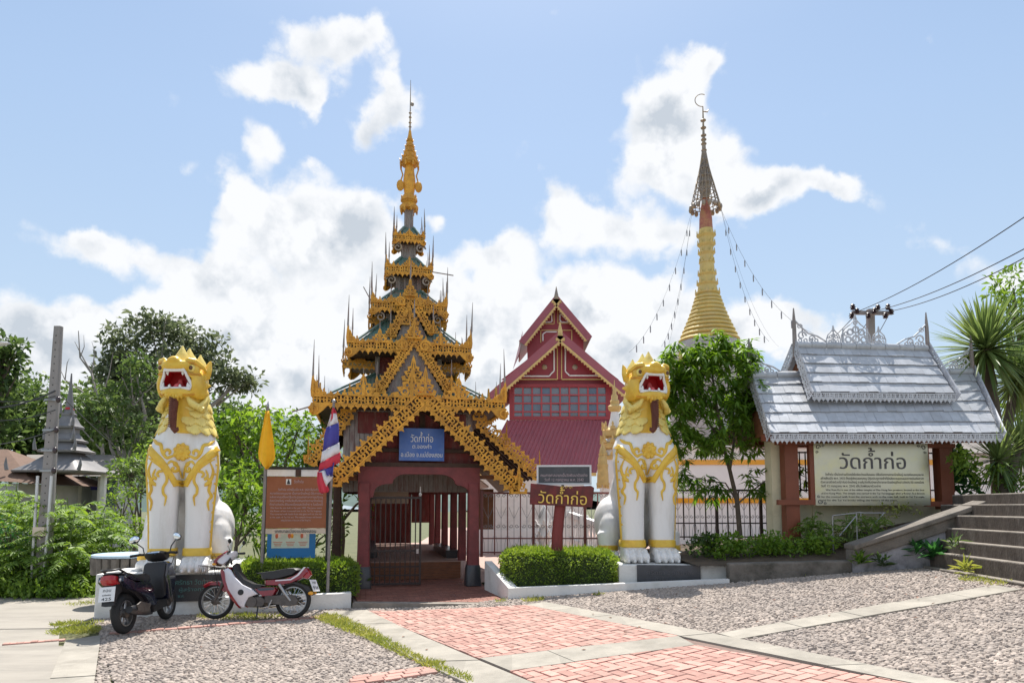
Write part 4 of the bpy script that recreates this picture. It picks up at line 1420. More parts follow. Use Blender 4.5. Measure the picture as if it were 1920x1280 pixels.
mb = MB(); mb.box((1.02, 4.2, .62), (.3, 3.4, .2)); mb.build('bench', M['granite'], gate); MB().box((-.98, 5.5, .62), (.3, 5.0, .2)).build('bench', M['granite'], gate)
mb = MB(); p = Vector((.05, .5, 2.25)); mb.tube([p, p - Z * .12], .012, 6); mb.ball(p - Z * .17, (.035, .035, .05), 8, 6); mb.build('hanging_lamp', M['white_clean'], gate, 40)
# brick floor of the porch with its worn edge
e0 = GF.uz(662, 1139, 0)
kb = MB()
FA = gnd(664, 1140); FB = gnd(950, 1129)
def gl(p):
    q = Vector((p.x, p.y, 0)) - GF.o
    return Vector((q.dot(GF.eu), q.dot(GF.ev), 0))
fa, fb = gl(FA), gl(FB)
pts = [(fa.x, fa.y), (fb.x, fb.y), (1.42, .35), (1.15, 1.6), (-1.15, 1.6), (-1.45, .35)]
mb = MB(); mb.poly(pts, (0, 0, .02), U, V, Z, .13, c=.5); mb.build('porch_floor', M['mortar'], gate)
mb = MB()
d = Vector((fb.x - fa.x, fb.y - fa.y, 0)).normalized(); nn = Vector((-d.y, d.x, 0))
mb.poly([(fa.x - .03, fa.y - .02), (fb.x + .03, fb.y - .02), (fb.x + .03 + nn.x * .2, fb.y + nn.y * .2), (fa.x - .03 + nn.x * .2, fa.y + nn.y * .2)], (0, 0, .03), U, V, Z, .15)
mb.build('porch_kerb', M['step'], gate)
fb_ = MB()
cl = ccw([(fa.x + nn.x * .21, fa.y + nn.y * .21), (fb.x + nn.x * .21, fb.y + nn.y * .21), (1.42, .35), (1.15, 1.55), (-1.15, 1.55), (-1.45, .35)])
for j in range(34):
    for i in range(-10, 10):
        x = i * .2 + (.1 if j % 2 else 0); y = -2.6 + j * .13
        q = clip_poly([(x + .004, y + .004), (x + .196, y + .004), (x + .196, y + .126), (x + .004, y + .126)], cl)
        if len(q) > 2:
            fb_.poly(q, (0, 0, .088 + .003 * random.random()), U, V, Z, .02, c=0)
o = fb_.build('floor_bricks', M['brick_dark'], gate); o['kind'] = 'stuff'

# iron gate leaf standing in the left half of the opening
ig = thing('iron_gate', 'dark barred iron gate leaf closed across the left half of the gateway', 'gate', (g0.x, g0.y, 0), GR)
mb = MB()
for z in (.16, .86, 2.0):
    mb.box((-.5, .25, z), (1.08, .03, .045))
for x in (-1.03, .04):
    mb.box((x, .25, 1.08), (.045, .032, 1.9))
mb.box((-.5, .25, .52), (1.06, .02, .03)); mb.box((-.5, .25, .34), (1.06, .02, .03))
mb.build('frame', M['iron'], ig)
mb = MB(); mb.box((0, 0, 0), (.024, .02, 1.82)); me = mb.mesh('bar', M['iron'])
for i in range(9):
    piece('bar', me, ig, (-.92 + i * .107, .25, 1.08))
mb = MB(); mb.box((-.02, .22, .85), (.05, .05, .1)); mb.build('latch', M['steel'], ig)

# blue name board
bs = thing('name_board', 'blue enamel name board with white Thai lettering under the gate gable', 'sign', (g0.x, g0.y, 0), GR)
a = GF.uvz(748, 863, -.05); b = GF.uvz(833, 804, -.05)
mb = MB(); mb.box(((a.x + b.x) / 2, -.05, (a.z + b.z) / 2), (b.x - a.x, .03, b.z - a.z)); mb.build('board', M['sign_blue'], bs)
cx, w_, h_ = (a.x + b.x) / 2, b.x - a.x, b.z - a.z
TONE = ('วัดก', '้')
text('วัดกำก่อ', bs, (cx, -.066, b.z - h_ * .42), U, Z, h_ * .30, M['ink_white'], width=w_ * .50, tone=TONE)
text('ต.จองคำ', bs, (cx, -.066, b.z - h_ * .62), U, Z, h_ * .17, M['ink_white'], width=w_ * .42)
text('อ.เมือง จ.แม่ฮ่องสอน', bs, (cx, -.066, b.z - h_ * .88), U, Z, h_ * .19, M['ink_white'], width=w_ * .92)
# small brown notice hanging by the right post
nb = tag(MB().box((1.62, 1.2, 1.75), (.42, .03, .95)).build('hanging_board', M['brown_wood']), 'plain dark brown panel hanging behind the right gate post', 'panel')
nb.location = (g0.x, g0.y, 0); nb.rotation_euler = (0, 0, GR)
# ---------------------------------------------------------------- guardian lions
X_, Y_, Z_ = Vector((1, 0, 0)), Vector((0, 1, 0)), Vector((0, 0, 1))


def rm(name, mb, m, voxel, smooth=3, parent=None):
    o = mb.build(name, m, parent)
    md = o.modifiers.new('r', 'REMESH'); md.mode = 'VOXEL'; md.voxel_size = voxel; md.use_smooth_shade = True
    ms = o.modifiers.new('s', 'SMOOTH'); ms.iterations = smooth; ms.factor = 0.5
    apply_mods(o)
    o.data.materials.clear(); o.data.materials.append(m)
    o.data.shade_smooth()
    return o


def make_lion():
    root = thing('lion_statue', 'x', 'statue')
    mb = MB()
    for s in (-1, 1):
        mb.loft([((s * .30, 0, .02), .235, .26, X_, Y_), ((s * .30, 0, .4), .225, .25, X_, Y_), ((s * .31, .01, .9), .24, .27, X_, Y_),
                 ((s * .32, .04, 1.4), .275, .33, X_, Y_), ((s * .33, .08, 1.8), .30, .40, X_, Y_), ((s * .30, .14, 2.1), .29, .42, X_, Y_)], 22, 3.2)
        # hind leg and haunch
        mb.ball((s * .52, 1.12, .70), (.34, .55, .48), 16, 10, Matrix.Rotation(R(-25), 3, 'X'))
        mb.ball((s * .58, .82, .52), (.25, .36, .42), 16, 10)
        mb.tube([(s * .66, .70, .5), (s * .66, .66, .2), (s * .66, .62, .08)], [.22, .19, .17], 14)
        for k in range(4):
            mb.ball((s * .66 + (k - 1.5) * .085, .42, .09), (.055, .20, .085), 10, 8)
    mb.loft([((0, .22, 1.58), .34, .24, X_, Y_), ((0, .20, 1.72), .52, .38, X_, Y_), ((0, .18, 1.95), .615, .46, X_, Y_), ((0, .18, 2.08), .615, .47, X_, Y_),
             ((0, .18, 2.25), .54, .44, X_, Y_), ((0, .16, 2.5), .42, .38, X_, Y_), ((0, .10, 2.95), .34, .33, X_, Y_)], 26, 2.7)
    for i in range(8):
        t = i / 7
        mb.ball((0, .42 + 1.05 * t, 1.72 - 1.05 * t), (.50 + .12 * t, .50, .52 + .1 * t), 16, 10)
    mb.tube([(0, 1.75, .35), (.2, 2.0, .5), (.15, 2.0, .95), (-.05, 1.85, 1.25)], [.13, .12, .11, .05], 10)
    body = rm('body', mb, M['white_lion'], .032, 3, root)
    mb = MB()
    for s in (-1, 1):
        mb.box((s * .30, -.10, .05), (.36, .45, .12))
        for k in range(4):
            x = s * .30 + (k - 1.5) * .125
            mb.ball((x, -.36, .10), (.070, .16, .105), 12, 8)
            mb.ball((x, -.22, .17), (.062, .18, .09), 12, 8)
    for s in (-1, 1):
        rm('paw', _half(mb, s), M['white_lion'], .02, 1, root)
    mb = None
    for s in (-1, 1):
        for k in range(4):
            MB().ball((s * .30 + (k - 1.5) * .125, -.50, .045), (.028, .05, .03), 8, 6).build('claw', M['white_clean'], root, 40)
    # ankle rings
    for s in (-1, 1):
        mb = MB(); mb.loft([((s * .30, 0, .27), .246, .27, X_, Y_), ((s * .30, 0, .285), .256, .282, X_, Y_), ((s * .30, 0, .385), .25, .276, X_, Y_), ((s * .30, 0, .40), .236, .262, X_, Y_)], 26, 3.2)
        mb.build('ankle_band', M['gold_lion'], root, 40)
        mb = MB(); mb.lathe([(.2, .16), (.215, .18), (.21, .26), (.195, .27)], 16, (s * .66, .66, 0)); mb.build('ankle_band', M['gold_lion'], root, 40)
    # raised gilding laid on the body
    bm = bmesh.new(); bm.from_mesh(body.data); bvh = BVHTree.FromBMesh(bm); bm.free()

    def hit(x, z):
        h = bvh.ray_cast(Vector((x, -2, z)), Y_)
        if h[0] is None:
            h = bvh.find_nearest(Vector((x, -.3, z)))
        return h[0], h[1]

    def ribbon(mb, pts, w, th=.022, taper=True, sub=5, w1=None):
        """pts (x, z) curve; laid on the surface with a rounded raised section"""
        P_ = []
        n = len(pts)
        for i in range(n - 1):
            p0, p1, p2, p3 = pts[max(i - 1, 0)], pts[i], pts[i + 1], pts[min(i + 2, n - 1)]
            for k in range(sub):
                t = k / sub
                P_.append(tuple(.5 * ((2 * p1[j]) + (-p0[j] + p2[j]) * t + (2 * p0[j] - 5 * p1[j] + 4 * p2[j] - p3[j]) * t * t + (-p0[j] + 3 * p1[j] - 3 * p2[j] + p3[j]) * t ** 3) for j in (0, 1)))
        P_.append(pts[-1])
        m = len(P_); rows = []
        for i in range(m):
            a = P_[max(i - 1, 0)]; b = P_[min(i + 1, m - 1)]
            dx, dz = b[0] - a[0], b[1] - a[1]; L = math.hypot(dx, dz) or 1
            nx_, nz_ = -dz / L, dx / L
            f = i / (m - 1)
            ww = (w + ((w1 if w1 is not None else w) - w) * f) * (1.15 if taper else 1.0)
            if taper:
                ww *= .25 + .75 * min(1, 6 * f, 6 * (1 - f) + .1)
            row = []
            for q in (-.5, -.34, 0, .34, .5):
                p, nn = hit(P_[i][0] + nx_ * ww * q, P_[i][1] + nz_ * ww * q)
                row.append(p + nn * (-.012 if abs(q) == .5 else th * (1.0 if q else 1.25)))
            rows.append(row)
        b0 = len(mb.v)
        for r in rows:
            mb.v.extend([tuple(p) for p in r])
        for i in range(m - 1):
            for k in range(4):
                mb.f.append((b0 + i * 5 + k, b0 + i * 5 + k + 1, b0 + (i + 1) * 5 + k + 1, b0 + (i + 1) * 5 + k))

    def curl(cx, cz, r, a0, turns, flip=1):
        return [(cx + flip * r * (1 - .8 * t) * math.cos(a0 + turns * 2 * PI * t), cz + r * (1 - .8 * t) * math.sin(a0 + turns * 2 * PI * t)) for t in [i / 9 for i in range(10)]]

    G = M['gold_lion']
    for s in (-1, 1):
        mb = MB(); ribbon(mb, [(s * .62, 2.06), (s * .50, 1.95), (s * .33, 1.80), (s * .19, 1.62), (s * .085, 1.43)], .175, .03, False, w1=.10); mb.build('chest_band', G, root, 60)
        mb = MB(); pts_ = []
        for k in range(24):
            z = 2.06 - 1.66 * k / 23
            hp, hn, _, _ = bvh.ray_cast(Vector((s * 2.0, -.75, z)), Vector((-s * .90, .42, 0)).normalized())
            if hp is not None: pts_.append(hp)
        mb.tube(pts_, .032, 8); mb.build('leg_stripe', G, root, 60)
        for k in range(9):
            p, nn = hit(s * (.605 - .09 * k / 9), 1.95 - .16 * k); MB().ball(p, .022, 6, 5).build('bead', G, root, 60)
        mb = MB(); ribbon(mb, [(s * .04, 1.85), (s * .12, 1.92), (s * .20, 1.90)] + curl(s * .235, 1.97, .085, -PI / 2, .95, s), .05); mb.build('scroll', G, root, 60)
        mb = MB(); ribbon(mb, [(s * .24, 1.86), (s * .33, 1.98), (s * .37, 2.10), (s * .45, 2.13), (s * .52, 2.20)], .06); mb.build('scroll', G, root, 60)
        mb = MB(); ribbon(mb, [(s * .02, 1.56), (s * .05, 1.70), (s * .10, 1.80)] + curl(s * .12, 1.71, .07, PI / 2, 1.0, s), .05); mb.build('scroll', G, root, 60)
        mb = MB(); ribbon(mb, [(s * .10, 1.80), (s * .18, 1.83), (s * .23, 1.78)], .04); mb.build('scroll', G, root, 60)
        # leg scrolls
        mb = MB(); ribbon(mb, [(s * .57, 1.88), (s * .46, 1.82), (s * .34, 1.74), (s * .25, 1.62), (s * .235, 1.5), (s * .29, 1.40), (s * .285, 1.30), (s * .24, 1.24), (s * .26, 1.10)], .06, w1=.045); mb.build('scroll', G, root, 60)
        mb = MB(); ribbon(mb, [(s * .30, 1.66), (s * .37, 1.66), (s * .40, 1.61), (s * .36, 1.57)], .045); mb.build('scroll', G, root, 60)
        mb = MB(); ribbon(mb, [(s * .50, 1.82), (s * .55, 1.68), (s * .52, 1.54), (s * .45, 1.46)] + curl(s * .44, 1.52, .075, -PI * .6, .8, s), .055); mb.build('scroll', G, root, 60)
        mb = MB(); ribbon(mb, [(s * .53, 1.50), (s * .49, 1.36), (s * .53, 1.26), (s * .48, 1.16), (s * .50, 1.02)], .055, w1=.03); mb.build('scroll', G, root, 60)
        mb = MB(); ribbon(mb, [(s * .43, 1.70), (s * .47, 1.60), (s * .43, 1.56)], .035); mb.build('scroll', G, root, 60)
    mb = MB(); ribbon(mb, [(-.16, 1.52), (0, 1.50), (.16, 1.52)], .05, .03, False); ribbon(mb, [(-.10, 1.46), (0, 1.44), (.10, 1.46)], .06, .025, False); mb.build('chest_band', G, root, 60)
    # rosette
    p, nn = hit(0, 1.99)
    mb = MB()
    rot = nn.to_track_quat('Z', 'Y').to_matrix()
    mb.ball(p, (.135, .135, .045), 20, 8, rot)
    for i in range(9):
        a = 2 * PI * i / 9
        mb.ball(p + rot @ Vector((.115 * math.cos(a), .115 * math.sin(a), .012)), (.042, .042, .03), 8, 6, rot)
    mb.ball(p + nn * .03, (.05, .05, .035), 10, 6, rot)
    mb.build('rosette', G, root, 60)
    # ---- neck, mane and head; they turn on the neck
    piv = Vector((0, .12, 2.3))
    head = bpy.data.objects.new('head_and_mane', None)
    HT = []                                            # parts that turn with the head
    mb = MB()
    mb.loft([((0, .17, 2.30), .50, .45, X_, Y_), ((0, .15, 2.45), .45, .42, X_, Y_), ((0, .12, 2.7), .405, .40, X_, Y_), ((0, .08, 3.0), .40, .42, X_, Y_)], 24, 2.3)
    HT.append(rm('neck', mb, M['gold_lion'], .03, 2, root))
    # scale leaves of the mane
    def scale_leaf():
        mb = MB()
        rows = [(-1.0, .55), (-.7, .95), (-.35, 1.05), (0, .9), (.25, .55), (.36, .12)]   # along (down = +), half width
        n = 6
        vs = []
        for lay in (0, 1):
            for (l, w) in rows:
                for k in range(n + 1):
                    q = -1 + 2 * k / n
                    # scalloped lower edge and a cupped section
                    zz = l + (.09 * math.cos(q * 9) if l > .2 else 0) + (.10 * (1 - abs(q)) if l >= .25 else 0)
                    vs.append((q * w * .5, -(0.16 * (1 - q * q) + .10 * (l + 1)) * .5 + lay * .10, -zz * .5))
        m_ = len(rows) * (n + 1)
        fs = []
        for i in range(len(rows) - 1):
            for k in range(n):
                a = i * (n + 1) + k
                fs += [(a, a + n + 1, a + n + 2, a + 1), (m_ + a, m_ + a + 1, m_ + a + n + 2, m_ + a + n + 1)]
        for i in range(len(rows) - 1):
            a = i * (n + 1); b = a + n
            fs += [(a, m_ + a, m_ + a + n + 1, a + n + 1), (b, b + n + 1, m_ + b + n + 1, m_ + b)]
        a = (len(rows) - 1) * (n + 1)
        for k in range(n):
            fs.append((a + k, m_ + a + k, m_ + a + k + 1, a + k + 1))
        mb.add(vs, fs)
        # a raised inner rim
        return mb.mesh('mane_scale', M['gold_pale'], 50)
    leaf = scale_leaf()
    for (z, r, ry, cnt, sz, off, tilt, gap) in ((2.34, .52, .47, 14, .30, .5, 22, .42), (2.48, .475, .44, 13, .27, 0, 20, .36), (2.61, .44, .43, 12, .25, .5, 18, .30), (2.73, .42, .42, 11, .23, 0, 14, .26)):
        for k in range(cnt):
            a = -PI / 2 + 2 * PI * (k + off) / cnt
            if abs(((a + PI / 2 + PI) % (2 * PI)) - PI) < gap:
                continue
            o = piece('mane_scale', leaf, root, (r * math.cos(a), .16 + ry * math.sin(a), z), None, (sz, sz * .8, sz))
            o.rotation_euler = Matrix.Rotation(a + PI / 2, 3, 'Z').to_euler()
            o.rotation_euler.rotate_axis('X', R(-tilt))
            HT.append(o)
    # scales either side of the beard
    for s in (-1, 1):
        for (x, z, sz) in ((.25, 2.36, .27), (.20, 2.50, .24), (.22, 2.64, .22)):
            o = piece('mane_scale', leaf, root, (s * x, -.24 + .06, z), (R(-12), 0, R(s * 25)), (sz, sz * .8, sz)); HT.append(o)
    # head
    mb = MB()
    mb.ball((0, .05, 3.22), (.43, .44, .40), 22, 14)
    mb.ball((0, .10, 3.02), (.42, .42, .25), 20, 12)
    # upper jaw, lifted
    mb.loft([((0, -.18, 3.34), .37, .14, X_, Z_), ((0, -.36, 3.39), .33, .10, X_, Z_), ((0, -.48, 3.42), .27, .085, X_, Z_), ((0, -.545, 3.43), .17, .05, X_, Z_)], 18, 2.8)
    mb.ball((0, -.47, 3.50), (.13, .10, .07), 12, 8)
    for s in (-1, 1):
        mb.ball((s * .075, -.53, 3.49), (.05, .045, .04), 10, 7)
        # cheeks from jaw to jaw
        mb.ball((s * .345, -.12, 3.12), (.13, .28, .25), 14, 10)
        mb.ball((s * .36, -.02, 3.0), (.12, .26, .12), 14, 10)
        # eye socket and brow
        mb.ball((s * .29, -.27, 3.36), (.13, .13, .12), 14, 10)
        mb.tube([(s * .14, -.40, 3.46), (s * .24, -.42, 3.51), (s * .36, -.34, 3.50), (s * .44, -.18, 3.43), (s * .47, -.05, 3.36)], [.035, .05, .05, .045, .02], 8)
        mb.tube([(s * .18, -.40, 3.28), (s * .32, -.38, 3.25), (s * .43, -.22, 3.27)], [.02, .035, .02], 8)
        # pointed ears
        mb.tube([(s * .40, .05, 3.30), (s * .47, .02, 3.42), (s * .485, .04, 3.52), (s * .52, .02, 3.58)], [.10, .08, .05, .012], 8)
        mb.tube([(s * .42, -.05, 3.10), (s * .48, -.02, 3.14), (s * .56, .0, 3.13)], [.07, .05, .01], 8)
    # lower jaw
    mb.loft([((0, -.05, 2.99), .40, .10, X_, Z_), ((0, -.28, 2.97), .36, .085, X_, Z_), ((0, -.42, 2.965), .28, .07, X_, Z_), ((0, -.49, 2.97), .17, .05, X_, Z_)], 18, 2.8)
    hd = rm('head', mb, M['gold_lion'], .02, 2, root)
    # the open mouth: cut out, lined with red
    outl = [(-.20, 3.335), (.20, 3.335), (.235, 3.25), (.315, 3.10), (.30, 3.035), (-.30, 3.035), (-.315, 3.10), (-.235, 3.25)]
    cut = MB(); cut.poly(outl, (0, -.42, 0), X_, Z_, -Y_, .62); co = cut.build('cutter', None)
    bo = hd.modifiers.new('b', 'BOOLEAN'); bo.operation = 'DIFFERENCE'; bo.object = co; bo.solver = 'EXACT'
    apply_mods(hd); bpy.data.objects.remove(co)
    hd.data.shade_smooth(); hd.data.set_sharp_from_angle(angle=R(50))
    HT.append(hd)
    mb = MB()
    n = len(outl)
    k = .985
    cx, cz = 0, 3.18
    def sc(p, k): return (cx + (p[0] - cx) * k, cz + (p[1] - cz) * k)
    fr = [Vector((*sc(p, .985), 0)) for p in outl]
    vs = [(p.x, -.44 + .30 * abs(p.x), p.y) for p in fr] + [(p.x * .9, -.125, cz + (p.y - cz) * .9) for p in fr]
    mb.add(vs, [tuple(range(n, 2 * n))] + [(i, n + i, n + (i + 1) % n, (i + 1) % n) for i in range(n)])
    HT.append(mb.build('mouth_lining', M['red_mouth'], root))
    mb = MB(); mb.tube([(0, -.16, 3.04), (0, -.26, 3.07), (0, -.36, 3.06), (0, -.40, 3.045)], [.11, .09, .06, .02], 10); mb.ball((0, -.2, 3.13), (.06, .05, .10), 10, 8); HT.append(mb.build('tongue', M['pink'], root, 60))
    # white lips and teeth round the opening
    mb = MB()
    lip = [Vector((p[0], -.475 + .46 * abs(p[0]) ** 1.5 * (1.2 if p[1] > 3.2 else .9) + (.0 if abs(p[0]) < .25 else -.01), p[1])) for p in outl]
    lip[3].y = lip[6].y = -.36; lip[4].y = lip[5].y = -.40; lip[2].y = lip[7].y = -.41; lip[0].y = lip[1].y = -.47
    mb.tube(lip + [lip[0], lip[1]], .030, 8)
    o = mb.build('lips', M['white_clean'], root, 60); HT.append(o)
    for (x, z, h, s) in ((-.26, 3.05, .09, 1), (.26, 3.05, .09, 1), (-.16, 3.32, .07, -1), (.16, 3.32, .07, -1), (-.11, 3.05, .055, 1), (.11, 3.05, .055, 1), (-.29, 3.07, .04, 1), (.29, 3.07, .04, 1)):
        y = -.42 if abs(x) < .2 else -.39
        mb = MB(); mb.tube([(x, y, z), (x * .98, y - .01, z + s * h * .6), (x * .95, y, z + s * h)], [.032, .024, .004], 7); HT.append(mb.build('tooth', M['white_clean'], root, 60))
    for s in (-1, 1):
        mb = MB(); mb.ball((s * .305, -.385, 3.375), (.078, .05, .070), 14, 10); o = mb.build('eye', M['gold_pale'], root, 60); HT.append(o)
        mb = MB(); mb.ball((s * .318, -.432, 3.377), (.040, .016, .038), 12, 8); mb.build('iris', M['eye_brown'], o, 60)
        for pts_ in ([(.13, -.425, 3.45), (.24, -.455, 3.475), (.36, -.38, 3.465), (.45, -.20, 3.39)], [(.20, -.425, 3.29), (.33, -.415, 3.275), (.44, -.24, 3.29)], [(.20, -.46, 2.925), (.33, -.34, 2.94), (.44, -.16, 3.02), (.47, -.02, 3.12)], [(.34, -.35, 3.20), (.42, -.22, 3.17), (.45, -.10, 3.22), (.42, -.12, 3.28)]):
            mb = MB(); mb.tube([(s * x, y, z) for x, y, z in pts_], [.012, .02, .02, .008][:len(pts_)], 6); HT.append(mb.build('carved_line', M['gold_fret'], root, 60))
        # cheek whorls and the layered beard folds below the jaw
        for j in range(4):
            mb = MB()
            x = s * (.24 + .055 * j)
            mb.tube([(s * .20, -.33 + .05 * j, 2.93 - .02 * j), (x + s * .06, -.34 + .06 * j, 2.80 - .03 * j), (s * .40, -.20 + .05 * j, 2.74 - .02 * j), (s * .45, -.02 + .04 * j, 2.86 + .02 * j), (s * .44, .06, 3.0)], [.03, .055, .06, .05, .02], 8)
            HT.append(mb.build('cheek_fold', M['gold_pale'], root, 60))
    # chin tuft
    mb = MB()
    for (x, z) in ((-.14, 2.86), (-.07, 2.82), (0, 2.78), (.07, 2.82), (.14, 2.86)):
        mb.tube([(x * .8, -.42, 2.95), (x, -.45, (2.95 + z) / 2), (x * 1.05, -.41, z)], [.06, .05, .006], 7)
    HT.append(mb.build('chin_tuft', M['gold_lion'], root, 60))
    # brown beard with a curl at the end
    mb = MB()
    b = [(0, -.40, 2.90), (.01, -.435, 2.78), (.0, -.445, 2.62), (.01, -.45, 2.48), (.03, -.46, 2.37), (.075, -.47, 2.325), (.12, -.47, 2.345), (.125, -.47, 2.385)]
    mb.tube(b, [.06, .085, .08, .07, .058, .05, .035, .012], 10)
    for k in range(16):
        t = k / 15; z = 2.86 - .48 * t
        mb.tube([(-.075 + .02 * t, -.48 - .02 * t, z + .02), (0.005, -.525, z), (.085 - .02 * t, -.48 - .02 * t, z - .035)], .012, 5)
    HT.append(mb.build('beard', M['beard'], root, 60))
    # crown crest
    mb = MB()
    for (x, y, z, w, h) in ((0, -.18, 3.50, .20, .30), (-.20, -.06, 3.47, .16, .17), (.20, -.06, 3.47, .16, .17), (0, .12, 3.52, .20, .30), (.22, .16, 3.46, .17, .25), (-.22, .16, 3.46, .17, .18), (0, .36, 3.44, .18, .18)):
        mb.loft([((x, y, z), w, w * .8, X_, Y_), ((x, y, z + h * .4), w * .72, w * .6, X_, Y_), ((x, y, z + h * .75), w * .3, w * .26, X_, Y_), ((x, y, z + h), .012, .012, X_, Y_)], 10, 1.6)
    HT.append(mb.build('crest', M['gold_pale'], root, 40))
    for o in HT:
        if o.name.startswith('mane_scale'):
            continue
        o.scale = (.92, .96, 1.0)
    return root, HT, piv


def _half(mb, s):
    """the boxes and balls of mb on one side"""
    out = MB()
    keep = {i for i, v in enumerate(mb.v) if v[0] * s > 0}
    mp_ = {}
    for i in sorted(keep):
        mp_[i] = len(out.v); out.v.append(mb.v[i])
    out.f = [tuple(mp_[i] for i in f) for f in mb.f if all(i in keep for i in f)]
    return out


def turn_head(HT, piv, a):
    """turn the head parts about the neck (their own objects keep their origins at the statue's base)"""
    T = Matrix.Translation(piv) @ Matrix.Rotation(a, 4, 'Z') @ Matrix.Translation(-piv)
    for o in HT:
        mw = Matrix.LocRotScale(o.location, o.rotation_euler, o.scale)
        l, r, s = (T @ mw).decompose()
        o.location = l; o.rotation_euler = r.to_euler(); o.scale = s


lion, HT, PIV = make_lion()
names = [o.name for o in HT]
lion2 = copy_tree(lion)
HT2 = []
# the copies of the head parts, in the same order of children
ch1 = [c for c in C.objects if c.parent is lion]; ch2 = [c for c in C.objects if c.parent is lion2]
mp_ = {a.name: b for a, b in zip(ch1, ch2)}
HT2 = [mp_[o.name] for o in HT]
turn_head(HT, PIV, R(-17))
turn_head(HT2, PIV, R(-10))
LP = at(313, 1076, 11.30)
lion.location = (LP.x, LP.y + .42, LP.z)
lion.rotation_euler = (0, 0, R(17))
lion['label'] = 'white and gold guardian lion behind the parked scooter, head turned to the left'
lion.scale = (.89, .92, 1.015)
lion['group'] = 'guardian lions beside the gate'
RP = at(1222, 1056, 13.05)
lion2.location = (RP.x, RP.y + .42, RP.z)
lion2.rotation_euler = (0, 0, R(3))
lion2.scale = (-.98, 1.0, 1.085)
tag(lion2, 'white and gold guardian lion standing between the round hedge and the leafy garden tree', 'statue', 'guardian lions beside the gate')

# pedestals
dL = (Vector((PR[0], PR[1], 0)) - Vector((PL[0], PL[1], 0))).normalized()
aL = math.atan2(dL.y, dL.x)
ped = thing('statue_pedestal', 'low white wall pedestal with a black plaque under the left lion', 'pedestal', (PL[0], PL[1], 0), aL)
pw = 1.98; ph = LP.z
mb = MB()
mb.poly([(0, 0), (pw, 0), (pw, 3.2), (.35, 3.2)], (0, 0, ph / 2 - .02), X_, Y_, Z_, ph + .04)
o = mb.build('block', M['white_wall'], ped)
bv = o.modifiers.new('b', 'BEVEL'); bv.width = .02; bv.segments = 2; apply_mods(o)
PX0, PX1 = 1.10, 1.93
mb = MB(); mb.box(((PX0 + PX1) / 2, -.012, ph - .26), (PX1 - PX0, .03, .44)); pq = mb.build('plaque', M['granite'], ped)
text('ศรัทธา วัดก้ำก่อ', pq, ((PX0 + PX1) / 2, -.03, ph - .20), X_, Z_, .11, M['ink_teal'], width=.62)
text('ผู้สร้างถวาย', pq, ((PX0 + PX1) / 2, -.03, ph - .31), X_, Z_, .08, M['ink_teal'], width=.5)
text('พ.ศ.', pq, (PX0 + .2, -.03, ph - .41), X_, Z_, .07, M['ink_teal'], width=.10)
# long low kerb from the pedestal to the gate
KLn = (Vector((PR[0], PR[1])) - Vector((PL[0], PL[1]))).length
kerb = thing('planter_kerb', 'low white planter kerb in front of the left hedge', 'kerb', (PL[0], PL[1], 0), aL)
mb = MB(); mb.box(((pw + .004 + KLn) / 2, .10, .12), (KLn - pw - .004, .2, .30)); mb.box((KLn - .1, 1.2, .12), (.2, 1.98, .28))
o = mb.build('wall', M['white_wall'], kerb)
mb = MB(); mb.box(((pw + KLn) / 2 - .1, 1.2, .09), (KLn - pw - .24, 1.98, .2)); mb.build('soil_bed', M['soil'], kerb)

# right: ledge, lion block with slate front, side blocks
kr = Vector((KR[0], KR[1], 0)); kl = Vector((KL[0], KL[1], 0))
dR = (kr - kl).normalized(); aR = math.atan2(dR.y, dR.x)
KF = Frame(KL[0], KL[1], aR)
LK = (kr - kl).length
kw = thing('planter_kerb', 'white planter wall round the hedge at the right of the gate', 'kerb', (KL[0], KL[1], 0), aR)
mb = MB()
z0 = ground(*KL); z1 = ground(*KR)
mb.add([(0, 0, z0 - .1), (LK, 0, z1 - .1), (LK, .16, z1 - .1), (0, .16, z0 - .1), (0, 0, z0 + .20), (LK, 0, z1 + .07), (LK, .16, z1 + .07), (0, .16, z0 + .20)],
       [(0, 3, 2, 1), (4, 5, 6, 7), (0, 1, 5, 4), (1, 2, 6, 5), (2, 3, 7, 6), (3, 0, 4, 7)])
mb.build('wall', M['white_wall'], kw)
q = KF.uvz(908, 1088, 1.55)
mb = MB()
mb.add([(0, .003, z0 - .1), (.15, .163, z0 - .1), (q.x + .15, 1.6, z0 - .1), (q.x, 1.6, z0 - .1), (0, .003, z0 + .203), (.15, .163, z0 + .203), (q.x + .15, 1.6, z0 + .56), (q.x, 1.6, z0 + .56)],
       [(0, 3, 2, 1), (4, 5, 6, 7), (0, 1, 5, 4), (1, 2, 6, 5), (2, 3, 7, 6), (3, 0, 4, 7)])
mb.build('side_wall', M['white_wall'], kw)
mb = MB(); mb.add([(.1, .15, z0 + .12), (LK * .55, .15, z0 + .2), (LK * .55, 1.9, z0 + .25), (q.x, 1.9, z0 + .25)], [(0, 1, 2, 3)]); mb.build('soil_bed', M['soil'], kw)
pr = thing('statue_pedestal', 'white pedestal with a dark slate front under the right lion', 'pedestal', (KL[0], KL[1], 0), aR)
xa, za = KF.uz(1160, 1057, .45); xb, zb = KF.uz(1368, 1057, .45); xs0, _ = KF.uz(1194, 1057, .43); xs1, _ = KF.uz(1313, 1057, .43)
mb = MB(); mb.box(((xa + xb) / 2, .45 + 1.4, RP.z / 2), (xb - xa, 2.8, RP.z)); o = mb.build('block', M['white_wall'], pr)
bv = o.modifiers.new('b', 'BEVEL'); bv.width = .02; bv.segments = 2; apply_mods(o)
mb = MB(); mb.box(((xs0 + xs1) / 2, .44, RP.z - .175), (xs1 - xs0, .05, .35)); pq = mb.build('plaque', M['slate'], pr)
